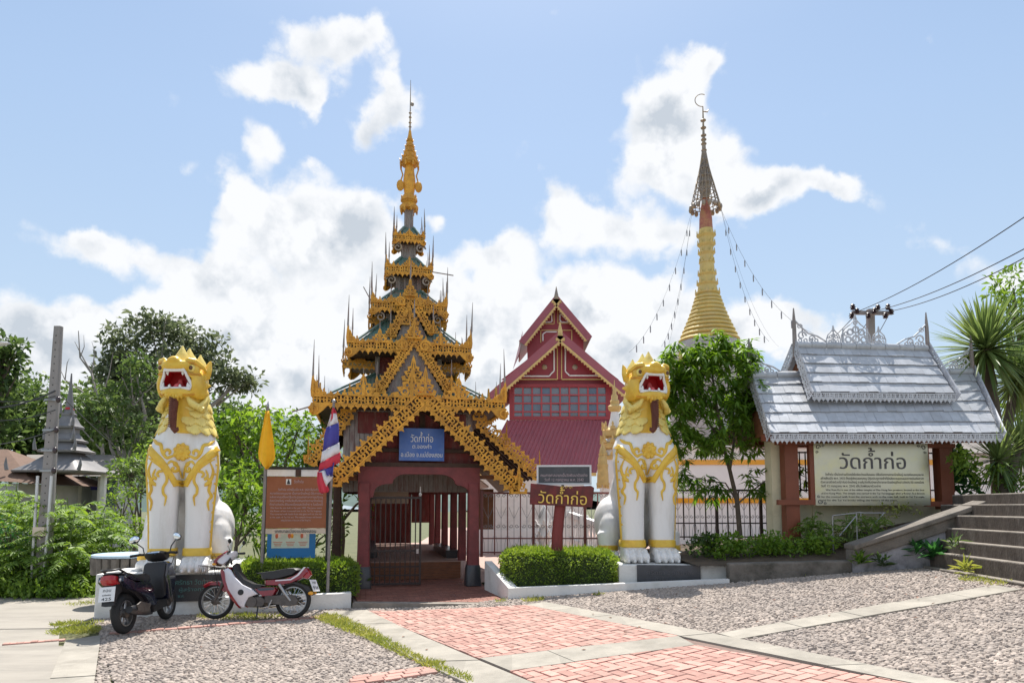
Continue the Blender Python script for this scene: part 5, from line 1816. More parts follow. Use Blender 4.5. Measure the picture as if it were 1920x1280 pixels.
text('ศรัทธา วัดก้ำก่อ', pq, ((xs0 + xs1) / 2, .413, RP.z - .17), X_, Z_, .10, M['ink_grey'], width=.8)
text('ผู้สร้างถวาย', pq, ((xs0 + xs1) / 2, .413, RP.z - .29), X_, Z_, .08, M['ink_grey'], width=.5)
# small jar left on the ledge
p = at(1169, 1097, 12.7)
jar = thing('clay_jar', 'small clay jar standing on the white ledge beside the hedge', 'jar', tuple(KF.o + KF.ev * .08 + KF.eu * KF.uz(1170, 1090, .08)[0] + Z_ * (z0 + .155)))
MB().lathe([(.04, 0), (.055, .02), (.06, .05), (.05, .08), (.055, .09), (.03, .09)], 12).build('pot', M['brown_wood'], jar, 40)
# ---------------------------------------------------------------- motorcycles (x forwards, y to the rider's left, z up)
def torus(mb, c, R0, r, n=28, m=10, ax='y', sq=1.0):
    c = Vector(c); b = len(mb.v)
    for i in range(n):
        a = 2 * PI * i / n
        for k in range(m):
            t = 2 * PI * k / m
            rr = R0 + r * math.cos(t)
            mb.v.append((c.x + rr * math.cos(a), c.y + r * sq * math.sin(t), c.z + rr * math.sin(a)))
    for i in range(n):
        for k in range(m):
            mb.f.append((b + i * m + k, b + i * m + (k + 1) % m, b + ((i + 1) % n) * m + (k + 1) % m, b + ((i + 1) % n) * m + k))


def disc(mb, c, r, w, n=20, prof=None):
    """solid of revolution about the wheel axle"""
    prof = prof or [(r, -w / 2), (r, w / 2)]
    c = Vector(c); b = len(mb.v)
    for rr, y in prof:
        for k in range(n):
            a = 2 * PI * k / n
            mb.v.append((c.x + rr * math.cos(a), c.y + y, c.z + rr * math.sin(a)))
    for i in range(len(prof) - 1):
        for k in range(n):
            k2 = (k + 1) % n
            mb.f.append((b + i * n + k, b + (i + 1) * n + k, b + (i + 1) * n + k2, b + i * n + k2))
    mb.f.append(tuple(b + k for k in range(n))); mb.f.append(tuple(b + (len(prof) - 1) * n + k for k in range(n))[::-1])


def wheel(root, x, Rw, rt, spokes, sq=1.0):
    """tyre, rim, hub and spokes as sub-parts of a wheel"""
    mb = MB(); torus(mb, (x, 0, Rw), Rw - rt, rt, 36, 10, sq=sq)
    w = mb.build('wheel', M['rubber'], root, 60)
    mb = MB(); torus(mb, (x, 0, Rw), Rw - 2 * rt + .004, .014, 32, 6, sq=rt * sq * .75 / .014); mb.build('rim', M['steel'], w, 60)
    mb = MB(); disc(mb, (x, 0, Rw), .055, .10, 16, [(.02, -.075), (.065, -.05), (.065, .05), (.02, .075)]); mb.build('hub', M['engine'], w, 50)
    if spokes == 'wire':
        for k in range(28):
            a = 2 * PI * k / 28; a2 = a + (.35 if k % 2 else -.35)
            mb = MB(); mb.tube([(x + .06 * math.cos(a2), .03 * (1 if k % 4 < 2 else -1), Rw + .06 * math.sin(a2)), (x + (Rw - 2 * rt) * math.cos(a), 0, Rw + (Rw - 2 * rt) * math.sin(a))], .0028, 4, False)
            mb.build('spoke', M['chrome'], w)
    else:
        for k in range(spokes):
            a = 2 * PI * k / spokes
            mb = MB(); mb.bar((x + .05 * math.cos(a), 0, Rw + .05 * math.sin(a)), (x + (Rw - 2 * rt) * math.cos(a + .12), 0, Rw + (Rw - 2 * rt) * math.sin(a + .12)), .028, .02, up=(0, 1, 0))
            mb.build('spoke', M['steel'], w)
    return w


def number_plate(root, c, ax, ay, w, h, l1, l2, l3=None):
    c = Vector(c); ax = Vector(ax).normalized(); ay = Vector(ay).normalized(); az_ = ax.cross(ay)
    mb = MB(); mb.poly([(-w / 2, -h / 2), (w / 2, -h / 2), (w / 2, h / 2), (-w / 2, h / 2)], c, ax, ay, az_, .006)
    p = mb.build('number_plate', M['plate'], root)
    o = c + az_ * .004
    text(l1, p, o + ay * h * .16, ax, ay, h * .30, M['ink'], width=w * .5, extrude=.001)
    if l3:
        text(l2, p, o - ay * h * .10, ax, ay, h * .14, M['ink'], width=w * .55, extrude=.001)
        text(l3, p, o - ay * h * .42, ax, ay, h * .28, M['ink'], width=w * .62, extrude=.001)
    else:
        text(l2, p, o - ay * h * .34, ax, ay, h * .40, M['ink'], width=w * .75, extrude=.001)
    return p


# ---- red underbone with white leg shields, side on
ux, uy = at(405, 1157, 11.13), at(548, 1157, 11.13)
MX = uy.copy(); MX.z = 0.02
head_dir = math.atan2(ux.y - uy.y, ux.x - uy.x)
moto = thing('motorcycle', 'red and white step-through motorcycle with wire wheels parked side on by the hedge', 'motorcycle', tuple(MX), head_dir + R(2))
moto.rotation_euler = (R(6), 0, head_dir + R(2))
WB = (ux - uy).length
Rw = .285
wheel(moto, 0, Rw, .038, 'wire'); fw = wheel(moto, WB, Rw, .034, 'wire')
MB().slab([(WB + .22, .53), (WB + .12, .585), (WB - .03, .60), (WB - .16, .52), (WB - .2, .44), (WB - .13, .42), (WB - .05, .535), (WB + .10, .535), (WB + .2, .49)], .06).build('front_fender', M['moto_red'], moto, 50)
for s in (-1, 1):
    MB().tube([(WB, s * .075, Rw), (WB - .08, s * .075, .48), (WB - .15, s * .07, .66)], [.022, .026, .028], 10).build('fork_leg', M['engine'], moto, 50)
# white leg shields, one each side, with the black round cap
sh = [(WB - .20, .80), (WB - .13, .76), (WB - .17, .62), (WB - .22, .48), (WB - .32, .34), (WB - .42, .21), (WB - .50, .18), (WB - .52, .26), (WB - .56, .34), (WB - .70, .39), (WB - .62, .46), (WB - .45, .54), (WB - .32, .66), (WB - .25, .77)]
for s in (-1, 1):
    o = MB().slab(sh, .025, s * .15, .94).build('leg_shield', M['moto_white'], moto, 50)
    mb = MB(); disc(mb, (WB - .44, s * .178, .42), .045, .02, 14); mb.build('shield_cap', M['black_plastic'], o, 40)
    MB().slab([(WB - .12, .78), (WB - .09, .76), (WB - .14, .60), (WB - .2, .45), (WB - .3, .31), (WB - .42, .18), (WB - .46, .17), (WB - .34, .33), (WB - .24, .47), (WB - .19, .60), (WB - .16, .74)], .018, s * .165, .97).build('shield_edge', M['moto_red'], moto, 50)
MB().slab([(WB - .13, .82), (WB - .09, .66), (WB - .12, .50), (WB - .2, .42), (WB - .28, .50), (WB - .25, .66), (WB - .22, .82)], .07).build('front_body', M['moto_red'], moto, 50)
MB().slab([(WB - .24, .84), (WB - .30, .70), (WB - .42, .56), (WB - .60, .48), (WB - .74, .46), (WB - .75, .52), (WB - .60, .545), (WB - .44, .62), (WB - .33, .76), (WB - .29, .88)], .10, 0, .94).build('inner_panel', M['black_plastic'], moto, 50)
# handlebar cowl, lamp, bars, levers
MB().slab([(WB - .02, .86), (WB + .03, .91), (WB + .0, .98), (WB - .12, 1.06), (WB - .26, 1.07), (WB - .27, 1.00), (WB - .18, .90), (WB - .10, .84)], .12, 0, .8).build('handlebar_cowl', M['moto_white'], moto, 50)
MB().slab([(WB + .045, .85), (WB + .05, .91), (WB - .02, .99), (WB - .14, 1.075), (WB - .16, 1.05), (WB - .04, .95), (WB + .01, .88), (WB + .0, .83)], .135, 0, .8).build('lamp_surround', M['moto_red'], moto, 50)
mb = MB(); mb.ball((WB + .035, 0, .895), (.03, .085, .055), 14, 10); mb.build('headlight', M['glass'], moto, 60)
for s in (-1, 1):
    mb = MB(); mb.ball((WB + .03, s * .12, .86), (.035, .035, .022), 10, 8); mb.build('indicator', M['amber'], moto, 60)
    MB().tube([(WB - .16, s * .08, 1.02), (WB - .2, s * .22, 1.04), (WB - .28, s * .34, 1.05)], [.014, .016, .02], 8).build('handlebar', M['black_plastic'], moto, 50)
    MB().tube([(WB - .12, s * .16, 1.02), (WB - .18, s * .30, 1.01)], .006, 6).build('lever', M['chrome'], moto)
MB().tube([(WB - .15, .12, .84), (WB - .23, .15, .95), (WB - .24, .1, .86)], .02, 8).build('handle_strut', M['black_plastic'], moto, 50)
# wire basket in front
bk = MB()
r1 = [(WB - .02, -.14, .80), (WB + .26, -.16, .84), (WB + .26, .16, .84), (WB - .02, .14, .80)]
r0 = [(WB + .00, -.10, .60), (WB + .20, -.12, .60), (WB + .20, .12, .60), (WB + .00, .10, .60)]
for rr in (r1, r0):
    for i in range(4):
        bk.tube([rr[i], rr[(i + 1) % 4]], .005, 5)
for i in range(4):
    for t in (0, .25, .5, .75):
        a = Vector(r0[i]).lerp(Vector(r0[(i + 1) % 4]), t); b = Vector(r1[i]).lerp(Vector(r1[(i + 1) % 4]), t); bk.tube([a, b], .0028, 4)
o = bk.build('basket', M['iron'], moto)
# seat, tail, body panels
MB().slab([(WB - .72, .62), (WB - .70, .70), (WB - .60, .725), (WB - .45 - .18, .72), (WB - .9, .755), (WB - 1.15, .80), (WB - 1.28, .80), (WB - 1.33, .77), (WB - 1.26, .70), (WB - 1.05, .64), (WB - .9, .61)], .125, 0, .86).build('seat', M['seat'], moto, 50)
MB().slab([(WB - .76, .60), (WB - .78, .52), (WB - 1.0, .52), (WB - 1.2, .56), (WB - 1.38, .64), (WB - 1.47, .74), (WB - 1.43, .80), (WB - 1.36, .76), (WB - 1.25, .68), (WB - 1.08, .62)], .115, 0, .9).build('tail_body', M['moto_red'], moto, 50)
MB().slab([(WB - .62, .47), (WB - .74, .50), (WB - .96, .50), (WB - .98, .45), (WB - .93, .36), (WB - .75, .35)], .12, 0, .9).build('side_cover', M['moto_red'], moto, 50)
for s in (-1, 1):
    MB().slab([(WB - .66, .47), (WB - .74, .485), (WB - .95, .485), (WB - .93, .455), (WB - .72, .44)], .006, s * .118, .98).build('side_stripe', M['navy'], moto)
    MB().slab([(WB - .95, .590), (WB - 1.2, .605), (WB - 1.32, .68), (WB - 1.42, .81), (WB - 1.39, .81), (WB - 1.29, .69), (WB - 1.19, .625), (WB - .95, .607)], .006, s * .112, .99).build('grab_stripe', M['moto_white'], moto)
    MB().tube([(WB - 1.02, s * .135, .54), (WB - 1.12, s * .135, .40), (0.01, s * .13, Rw)], [.026, .024, .018], 10).build('shock_absorber', M['chrome'] if s < 0 else M['steel'], moto, 50)
MB().slab([(WB - 1.36, .74), (WB - 1.47, .76), (WB - 1.50, .69), (WB - 1.44, .62), (WB - 1.36, .64)], .075, 0, .85).build('tail_light', M['tail_red'], moto, 50)
for s in (-1, 1):
    mb = MB(); mb.ball((WB - 1.52, s * .10, .40), (.045, .03, .03), 10, 8); mb.build('indicator', M['amber'], moto, 60)
MB().slab([(-.12, .55), (.02, .60), (.18, .55), (.12, .52), (0, .555), (-.16, .50), (-.30, .36), (-.33, .38), (-.26, .50)], .07, 0, .97).build('rear_fender', M['black_plastic'], moto, 50)
number_plate(moto, (-.33, .0, .52), (-.25, -1, 0), (.38, 0, .92), .21, .20, '1กข', '938')
# engine, chain case, exhaust, stand, pedals
mb = MB(); mb.slab([(WB - .48, .34), (WB - .5, .22), (WB - .62, .18), (WB - .8, .2), (WB - .84, .30), (WB - .75, .36)], .13, 0, .85); disc(mb, (WB - .60, 0, .27), .085, .30, 18)
mb.tube([(WB - .42, 0, .30), (WB - .6, 0, .29)], [.075, .09], 12)
mb.build('engine', M['engine'], moto, 40)
MB().slab([(.42, .36), (.42, .26), (.02, .20), (-.09, .22), (-.12, .29), (-.06, .36), (.05, .38)], .03, -.11, .96).build('chain_case', M['engine'], moto, 50)
MB().slab([(.42, .36), (.42, .26), (.02, .20), (-.09, .22), (-.12, .29), (-.06, .36), (.05, .38)], .03, .11, .96).build('chain_case', M['engine'], moto, 50)
MB().tube([(WB - .5, -.12, .2), (WB - .7, -.14, .17), (.4, -.15, .2), (-.2, -.16, .26)], [.018, .02, .042, .042], 10).build('exhaust', M['chrome'], moto, 50)
MB().tube([(.42, -.1, .2), (.42, -.32, .2)], .012, 6).build('foot_peg', M['rubber'], moto); MB().tube([(.42, .1, .2), (.42, .32, .2)], .012, 6).build('foot_peg', M['rubber'], moto)
MB().tube([(.52, .10, .22), (.50, .22, .02)], .012, 6).build('side_stand', M['black_plastic'], moto)
MB().tube([(.30, .14, .30), (.34, .17, .18), (.42, .2, .14)], .01, 6).build('gear_lever', M['steel'], moto)

for (pts, r_) in (([(WB - .14, .1, 1.0), (WB + .05, .16, .98), (WB + .02, .12, .78), (WB - .04, .09, .5), (WB, .06, Rw + .04)], .006), ([(WB - .16, -.12, 1.0), (WB + .04, -.2, .96), (WB - .08, -.14, .8), (WB - .16, -.1, .7)], .006), ([(WB - .16, .06, 1.0), (WB + .08, .04, 1.02), (WB - .05, .02, .84)], .005)):
    MB().tube(pts, r_, 5).build('cable', M['rubber'], moto, 60)
for k in range(6):
    mb = MB(); disc(mb, (WB - .46 - .022 * k, 0, .30), .098, .012, 14, [(.098, -.07), (.098, .07)]); mb.build('cooling_fin', M['engine'], moto, 40)
for s in (-1, 1):
    MB().tube([(WB - .24, s * .2, 1.06), (WB - .22, s * .27, 1.14), (WB - .25, s * .30, 1.19)], .007, 6).build('mirror_stem', M['chrome'], moto, 50)
    mb = MB(); mb.ball((WB - .26, s * .32, 1.22), (.018, .06, .04), 12, 8); mb.build('mirror', M['black_plastic'], moto, 60)
MB().bar((.0, -.135, .31), (.36, -.135, .33), .01, .02).build('chain_guard_edge', M['steel'], moto)
# ---- dark scooter seen from behind
sr, sf = at(234, 1186, 9.82), at(313, 1158, 11.05)
sc_dir = math.atan2(sf.y - sr.y, sf.x - sr.x)
sco = thing('motor_scooter', 'dark navy automatic scooter parked in front of the plaque, seen from behind', 'scooter', (sr.x, sr.y, .02), sc_dir)
sco.rotation_euler = (R(-5), 0, sc_dir)
WS = (sf - sr).length
Rs = .275
wheel(sco, 0, Rs + .01, .058, 6); wheel(sco, WS, Rs, .048, 6)
NV, BK = M['navy'], M['black_plastic']
# floor and apron
MB().slab([(WS - .15, .92), (WS - .02, .72), (WS - .08, .50), (WS - .18, .36), (WS - .26, .33), (WS - .30, .55), (WS - .34, .72), (WS - .26, .93)], .19, 0, .88, mid=.75).build('front_apron', NV, sco, 50)
MB().slab([(WS - .22, .90), (WS - .30, .70), (WS - .33, .40), (WS - .38, .38), (WS - .40, .70), (WS - .30, .92)], .165, 0, .9, mid=.8).build('leg_guard', BK, sco, 50)
MB().slab([(WS - .25, .36), (WS - .28, .24), (WS - .70, .20), (WS - .74, .34), (WS - .5, .37)], .15, 0, .92).build('floorboard', BK, sco, 50)
MB().slab([(WS + .16, .50), (WS + .05, .575), (WS - .10, .58), (WS - .22, .48), (WS - .24, .40), (WS - .12, .46), (WS + .02, .54)], .075).build('front_fender', NV, sco, 50)
for s in (-1, 1):
    MB().tube([(WS, s * .08, Rs), (WS - .09, s * .075, .50)], [.026, .03], 10).build('fork_leg', M['engine'], sco, 50)
    # flank panels sweeping up to the tail
    MB().slab([(WS - .62, .30), (WS - .72, .60), (WS - .86, .70), (.05, .70), (-.18, .78), (-.30, .83), (-.32, .76), (-.15, .64), (.10, .56), (.28, .46), (.42, .32)], .04, s * .135, .96, mid=.4).build('side_panel', NV, sco, 50)
    MB().slab([(.20, .695), (-.05, .745), (-.24, .82), (-.22, .84), (.0, .775), (.22, .715)], .012, s * .165, .98).build('side_trim', M['navy'], sco, 50)
MB().slab([(WS - .66, .66), (WS - .70, .75), (WS - .82, .80), (.12, .80), (-.05, .845), (-.24, .885), (-.31, .87), (-.22, .80), (.0, .74), (.3, .68)], .145, 0, .84).build('seat', M['seat'], sco, 50)
MB().tube([(-.16, .13, .86), (-.30, .12, .92), (-.38, .06, .915), (-.38, -.06, .915), (-.30, -.12, .92), (-.16, -.13, .86)], .016, 8).build('grab_rail', BK, sco, 60)
MB().slab([(-.24, .82), (-.36, .85), (-.39, .79), (-.34, .71), (-.22, .70)], .10, 0, .8, mid=.5).build('tail_light', M['tail_red'], sco, 50)
for s in (-1, 1):
    mb = MB(); mb.ball((-.24, s * .135, .775), (.09, .03, .04), 12, 8); mb.build('indicator', M['alu'], sco, 60)
MB().slab([(-.20, .72), (-.32, .72), (-.36, .62), (-.40, .44), (-.37, .43), (-.30, .55), (-.18, .62)], .085, 0, .95).build('rear_fender', BK, sco, 50)
number_plate(sco, (-.405, 0, .60), (0, -1, 0), (.26, 0, .96), .215, .20, 'กฉบ', 'แม่ฮ่องสอน', '425')
MB().slab([(WS - .70, .66), (WS - .72, .38), (.3, .36), (.1, .52), (-.2, .66), (-.24, .72), (.0, .72)], .12, 0, .92).build('underseat_body', BK, sco, 50)
MB().slab([(.40, .44), (.42, .26), (.10, .20), (-.06, .24), (-.06, .36), (.12, .42)], .07, .11, .88).build('transmission', M['engine'], sco, 50)
mb = MB(); mb.slab([(WS - .7, .40), (WS - .72, .24), (.3, .22), (.2, .34), (.32, .44)], .11, 0, .9); mb.build('engine', M['engine'], sco, 50)
MB().tube([(.52, -.12, .2), (.38, -.15, .22), (.30, -.16, .26), (-.12, -.17, .34), (-.18, -.17, .35)], [.02, .03, .065, .07, .05], 14).build('exhaust', BK, sco, 50)
MB().slab([(.28, .36), (.22, .26), (-.06, .30), (-.10, .40), (.0, .43)], .012, -.235, .96).build('heat_shield', M['engine'], sco, 50)
MB().tube([(.06, .13, .60), (.02, .13, .30)], [.03, .024], 10).build('shock_absorber', M['tail_red'], sco, 50)
# handlebar
MB().slab([(WS - .10, .98), (WS - .13, 1.07), (WS - .26, 1.10), (WS - .36, 1.07), (WS - .32, 1.00), (WS - .2, .93)], .15, 0, .75).build('handlebar_cowl', BK, sco, 50)
MB().slab([(WS - .24, 1.10), (WS - .34, 1.085), (WS - .355, 1.06), (WS - .25, 1.065)], .09, 0, .85).build('dial', M['mirror_glass'], sco, 50)
for s in (-1, 1):
    MB().tube([(WS - .24, s * .12, 1.05), (WS - .28, s * .24, 1.06), (WS - .34, s * .36, 1.05)], [.016, .02, .021], 8).build('handlebar_grip', M['rubber'], sco, 50)
    MB().tube([(WS - .2, s * .18, 1.06), (WS - .24, s * .33, 1.05)], .007, 6).build('brake_lever', M['steel'], sco)
    MB().tube([(WS - .22, s * .20, 1.07), (WS - .21, s * .22, 1.16), (WS - .24, s * .30, 1.24)], .009, 8).build('mirror_stem', BK, sco, 50)
    rot = Matrix.Rotation(R(20 * s), 3, 'Z') @ Matrix.Rotation(R(-s * 22), 3, 'X')
    mb = MB(); mb.ball(Vector((WS - .24, s * .33, 1.30)), (.02, .085, .06), 14, 10, rot); mi = mb.build('mirror', BK, sco, 60)
    mb = MB(); mb.ball(Vector((WS - .25, s * .33, 1.30)), (.018, .076, .052), 14, 10, rot); mb.build('mirror_glass', M['mirror_glass'], mi, 60)
for (pts, r_) in (([(WS - .18, .1, 1.04), (WS + .02, .14, 1.0), (WS - .02, .1, .8)], .006), ([(WS - .18, -.1, 1.04), (WS + .0, -.16, .98), (WS - .04, -.1, .8)], .006), ([(.42, .12, .4), (.2, .19, .36), (.02, .15, .3)], .008)):
    MB().tube(pts, r_, 5).build('cable', M['rubber'], sco, 60)
MB().tube([(WS - .62, .13, .24), (WS - .66, .26, .03)], .012, 6).build('side_stand', BK, sco)

# round concrete garden table behind the scooter
p = at(240, 1037, 13.0)
tb = thing('garden_table', 'round concrete garden table with a pale blue top left of the lion', 'table', (p.x, p.y, 0))
zt = p.z
mb = MB(); mb.lathe([(.58, 0), (.60, .01), (.60, .05), (.57, .06)], 28, (0, 0, zt - .06)); mb.build('table_top', M['table_top'], tb, 40)
mb = MB()
for i in range(22):
    a = 2 * PI * i / 22
    mb.tube([(.52 * math.cos(a), .52 * math.sin(a), zt - .36), (.54 * math.cos(a), .54 * math.sin(a), zt - .062)], .075, 7)
o = mb.build('fluted_rim', M['mossy'], tb, 40)
mb = MB(); mb.lathe([(.38, 0), (.22, .08), (.18, .4), (.3, zt - .38)], 18); mb.build('pedestal', M['mossy'], tb, 40)
# ---------------------------------------------------------------- notice board, flags, sign post, hedges, fences
# brown history board on two posts
BF = Frame(*at(555, 1090, 12.9).xy, R(10))
nbd = thing('notice_board', 'brown history board on black posts with a cream strip below', 'sign', (BF.o.x, BF.o.y, 0), R(10))
a = BF.uvz(498, 990, 0); b = BF.uvz(613, 894, 0)
W_, H_ = b.x - a.x, b.z - a.z; cxb = (a.x + b.x) / 2
mb = MB(); mb.box((cxb, 0, (a.z + b.z) / 2), (W_, .04, H_)); bd = mb.build('board', M['sign_brown'], nbd)
za = b.z; zc = BF.uvz(555, 880, 0).z
mb = MB(); mb.box((cxb, .0, (za + zc) / 2 + .005), (W_, .03, zc - za - .01)); mb.build('top_strip', M['white_wall'], nbd)
mb = MB(); mb.box((cxb, 0, zc + .025), (W_ + .1, .06, .05)); mb.build('top_rail', M['black'], nbd)
mb = MB(); mb.box((cxb + .02, -.02, (za + zc) / 2 + .005), (.1, .02, zc - za)); mb.build('bracket', M['dark_wood'], nbd)
ze_ = BF.uvz(555, 1000, 0).z
mb = MB(); mb.box((cxb, 0, (a.z + ze_) / 2 - .003), (W_, .03, a.z - ze_ - .006)); st = mb.build('name_strip', M['sign_cream'], nbd)
text('เทศบาลเมืองแม่ฮ่องสอน', st, (cxb, -.018, ze_ + .02), X_, Z_, .085, M['ink_grey'], width=W_ * .68)
for x in (a.x - .035, b.x + .035):
    mb = MB(); mb.box((x, .01, (zc + .05) / 2), (.06, .06, zc + .05)); mb.build('post', M['black'], nbd)
mb = MB(); mb.box((cxb - W_ * .14, -.022, b.z - H_ * .10), (W_ * .085, .006, H_ * .11)); em = mb.build('emblem', M['ink_white'], bd)
mb = MB(); mb.lathe([(.03, 0), (.025, .03), (.01, .07), (.004, .09)], 10, (cxb - W_ * .14, -.028, b.z - H_ * .14)); mb.build('emblem_figure', M['ink'], em)
text('วัดก้ำก่อ', bd, (cxb + W_ * .03, -.022, b.z - H_ * .12), X_, Z_, .07, M['ink_pale'], width=W_ * .16, extrude=.001)
thai = ['วัดก้ำก่อ สร้างขึ้นเมื่อ พ.ศ. 2433 ชื่อวัดก้ำก่อ', 'หมายถึงดอกบุนนาค เป็นภาษาไทยใหญ่ มีซุ้มทางเดิน', 'หลังคาคลุมตั้งแต่ซุ้มประตูจนถึงศาลาการเปรียญ', 'ศิลปะไทยใหญ่ ภายในวัดเก็บรักษาตำราภาษาไทยใหญ่', 'ที่กล่าวถึงประวัติของเมืองและวัดต่าง ๆ ในเมืองนี้']
for k, s_ in enumerate(thai):
    text(s_, bd, (cxb + (W_ * .05 if k == 0 else 0), -.022, b.z - H_ * (.27 + .072 * k)), X_, Z_, .058, M['ink_pale'], width=W_ * (.72 if k == 0 else .88), extrude=.001)
eng = ['Wat Kam Ko was built in the year 1890. The name means', 'the flower of the ironwood tree in the Tai Yai language.', 'The covered walk leads from the gate arch to the hall', 'in the style of Tai Yai art. The temple keeps old books', 'telling the history of the town of Mae Hong Son.']
for k, s_ in enumerate(eng):
    text(s_, bd, (cxb, -.022, b.z - H_ * (.62 + .06 * k)), X_, Z_, .045, M['ink_pale'], width=W_ * (.86 if k < 4 else .5), extrude=.001)
# blue poster on its own stakes behind
QF = Frame(*at(555, 1060, 13.3).xy, R(10))
ps = thing('poster_board', 'blue notice poster with small pictures standing under the brown board', 'poster', (QF.o.x, QF.o.y, 0), R(10))
a = QF.uvz(500, 1046, 0); b = QF.uvz(592, 992, 0)
mb = MB(); mb.box(((a.x + b.x) / 2, 0, (a.z + b.z) / 2), (b.x - a.x, .02, b.z - a.z)); pp = mb.build('panel', M['poster_blue'], ps)
w_, h_ = b.x - a.x, b.z - a.z
mb = MB(); mb.box((a.x + w_ * .48, -.013, b.z - h_ * .36), (w_ * .78, .006, h_ * .58)); mb.build('print', M['poster_pale'], pp)
for k in range(3):
    x = a.x + w_ * (.22 + .26 * k); z = b.z - h_ * .22
    mb = MB(); mb.ball((x - .02, -.018, z), (.03, .004, .05), 8, 6); mb.build('picture', M['poster_red'], pp)
    mb = MB(); mb.ball((x + .03, -.018, z), (.03, .004, .045), 8, 6); mb.build('picture', M['amber'] if k == 1 else M['flag_white'], pp)
    for j in range(3):
        mb = MB(); mb.box((x, -.018, b.z - h_ * (.44 + .06 * j)), (w_ * (.19 - .03 * j), .003, .012)); mb.build('caption', M['poster_red'], pp)
for x in (a.x + .08, b.x - .08):
    mb = MB(); mb.box((x, .02, b.z / 2), (.04, .02, b.z)); mb.build('stake', M['alu'], ps)


# flags
def flag_mesh(rows, m, name, parent):
    """rows: list of (left point, right point) down the cloth; folded in between"""
    mb = MB()
    n = 14
    for i, (a, b) in enumerate(rows):
        a = Vector(a); b = Vector(b)
        for k in range(n + 1):
            t = k / n
            p = a.lerp(b, t)
            p.y += .035 * math.sin(t * PI * 3 + i * .25) * (0.5 + i / len(rows))
            mb.v.append(tuple(p))
    for i in range(len(rows) - 1):
        for k in range(n):
            q = i * (n + 1) + k
            mb.f.append((q, q + 1, q + n + 2, q + n + 1))
    o = mb.build(name, m, parent, 80)
    md = o.modifiers.new('s', 'SOLIDIFY'); md.thickness = .004
    apply_mods(o)
    return o


YF = Frame(*at(490, 1060, 12.4).xy, 0)
fy = thing('flag_pole', 'yellow flag hanging on a grey pole left of the brown board', 'flag', (YF.o.x, YF.o.y, 0))
p0 = YF.uvz(490, 1062, 0); p1 = YF.uvz(502, 762, 0)
mb = MB(); mb.tube([(p0.x, 0, 0), tuple(p1)], [.03, .024], 10); mb.build('pole', M['pole_grey'], fy, 50)
mb = MB(); mb.tube([tuple(p1), (p1.x + .005, 0, p1.z + .1)], [.03, .004], 8); mb.build('finial', M['steel'], fy, 50)
def yrow(x0, x1, y):
    return (YF.uvz(x0, y, -.03), YF.uvz(x1, y, -.05))
rows = [yrow(498, 505, 770), yrow(494, 508, 790), yrow(490, 511, 808), yrow(486, 514, 828), yrow(483, 517, 848), yrow(484, 517, 860), yrow(492, 510, 873), yrow(498, 503, 879)]
flag_mesh(rows, M['flag_yellow'], 'cloth', fy)

TF = Frame(*at(616, 1055, 12.5).xy, 0)
ft = thing('flag_pole', 'striped red, white and blue flag drooping on a pole right of the brown board', 'flag', (TF.o.x, TF.o.y, 0))
p0 = TF.uvz(615, 1062, 0); p1 = TF.uvz(626, 752, 0)
mb = MB(); mb.tube([(p0.x, 0, 0), tuple(p1)], [.03, .022], 10); mb.build('pole', M['pole_grey'], ft, 50)
mb = MB(); mb.ball(tuple(p1), .04, 8, 6); mb.build('finial', M['steel'], ft, 50)
def trow(x0, y0, x1, y1):
    k = min(1.0, (y0 - 760) / 40)
    return (TF.uvz(x0 - 4 * k, y0, -.04), TF.uvz(x1 + 4 * k, y1, -.06))
def band(rws, m):
    flag_mesh([trow(*r) for r in rws], M[m], 'stripe', ft)
band([(624, 764, 626, 764), (621, 780, 628, 770), (619, 795, 629, 775)], 'flag_red')
band([(622, 776, 629, 774), (619, 790, 630, 786), (616, 801, 631, 792)], 'flag_white')
band([(616, 801, 631, 792), (612, 815, 632, 806), (610, 832, 632, 818), (608, 846, 632, 829)], 'flag_blue')
band([(608, 846, 632, 829), (606, 858, 633, 840), (604, 868, 634, 847)], 'flag_white')
band([(604, 868, 634, 847), (602, 876, 635, 854), (600, 886, 634, 866)], 'flag_red')
band([(600, 886, 623, 866), (607, 880, 621, 880), (612, 890, 620, 893)], 'flag_blue')
band([(602, 884, 609, 880), (605, 900, 616, 894), (612, 918, 621, 892)], 'flag_white')
band([(599, 884, 603, 886), (598, 902, 608, 904), (602, 922, 614, 918), (607, 925, 612, 922)], 'flag_red')

# maroon sign on a log post with a slate board on top
SF = Frame(*at(1046, 1040, 13.2).xy, R(-3))
sp_ = thing('sign_post', 'maroon carved name sign on a thick red log post standing in the round hedge', 'sign', (SF.o.x, SF.o.y, 0), R(-3))
a = SF.uvz(1046, 950, 0); g_ = ground(SF.o.x, SF.o.y)
mb = MB(); mb.loft([((SF.uz(1043, 1040, 0)[0], 0, g_), .115, .11, X_, Y_), ((SF.uz(1045, 1000, 0)[0], .0, SF.uz(1045, 1000, 0)[1]), .108, .1, X_, Y_), ((SF.uz(1050, 950, 0)[0], 0, a.z), .105, .1, X_, Y_), ((SF.uz(1052, 930, 0)[0], 0, SF.uz(1050, 930, 0)[1]), .10, .1, X_, Y_)], 12, 2.6)
mb.build('post', M['sign_red_post'], sp_, 50)
c4 = [SF.uz(*q, -.14) for q in ((993, 945), (1110, 951), (1114, 914), (1108, 910), (1060, 912), (995, 905))]
mb = MB(); mb.poly(c4, (0, -.14, 0), X_, Z_, -Y_, .07); o = mb.build('board', M['sign_maroon'], sp_)
bv = o.modifiers.new('b', 'BEVEL'); bv.width = .012; bv.segments = 2; apply_mods(o)
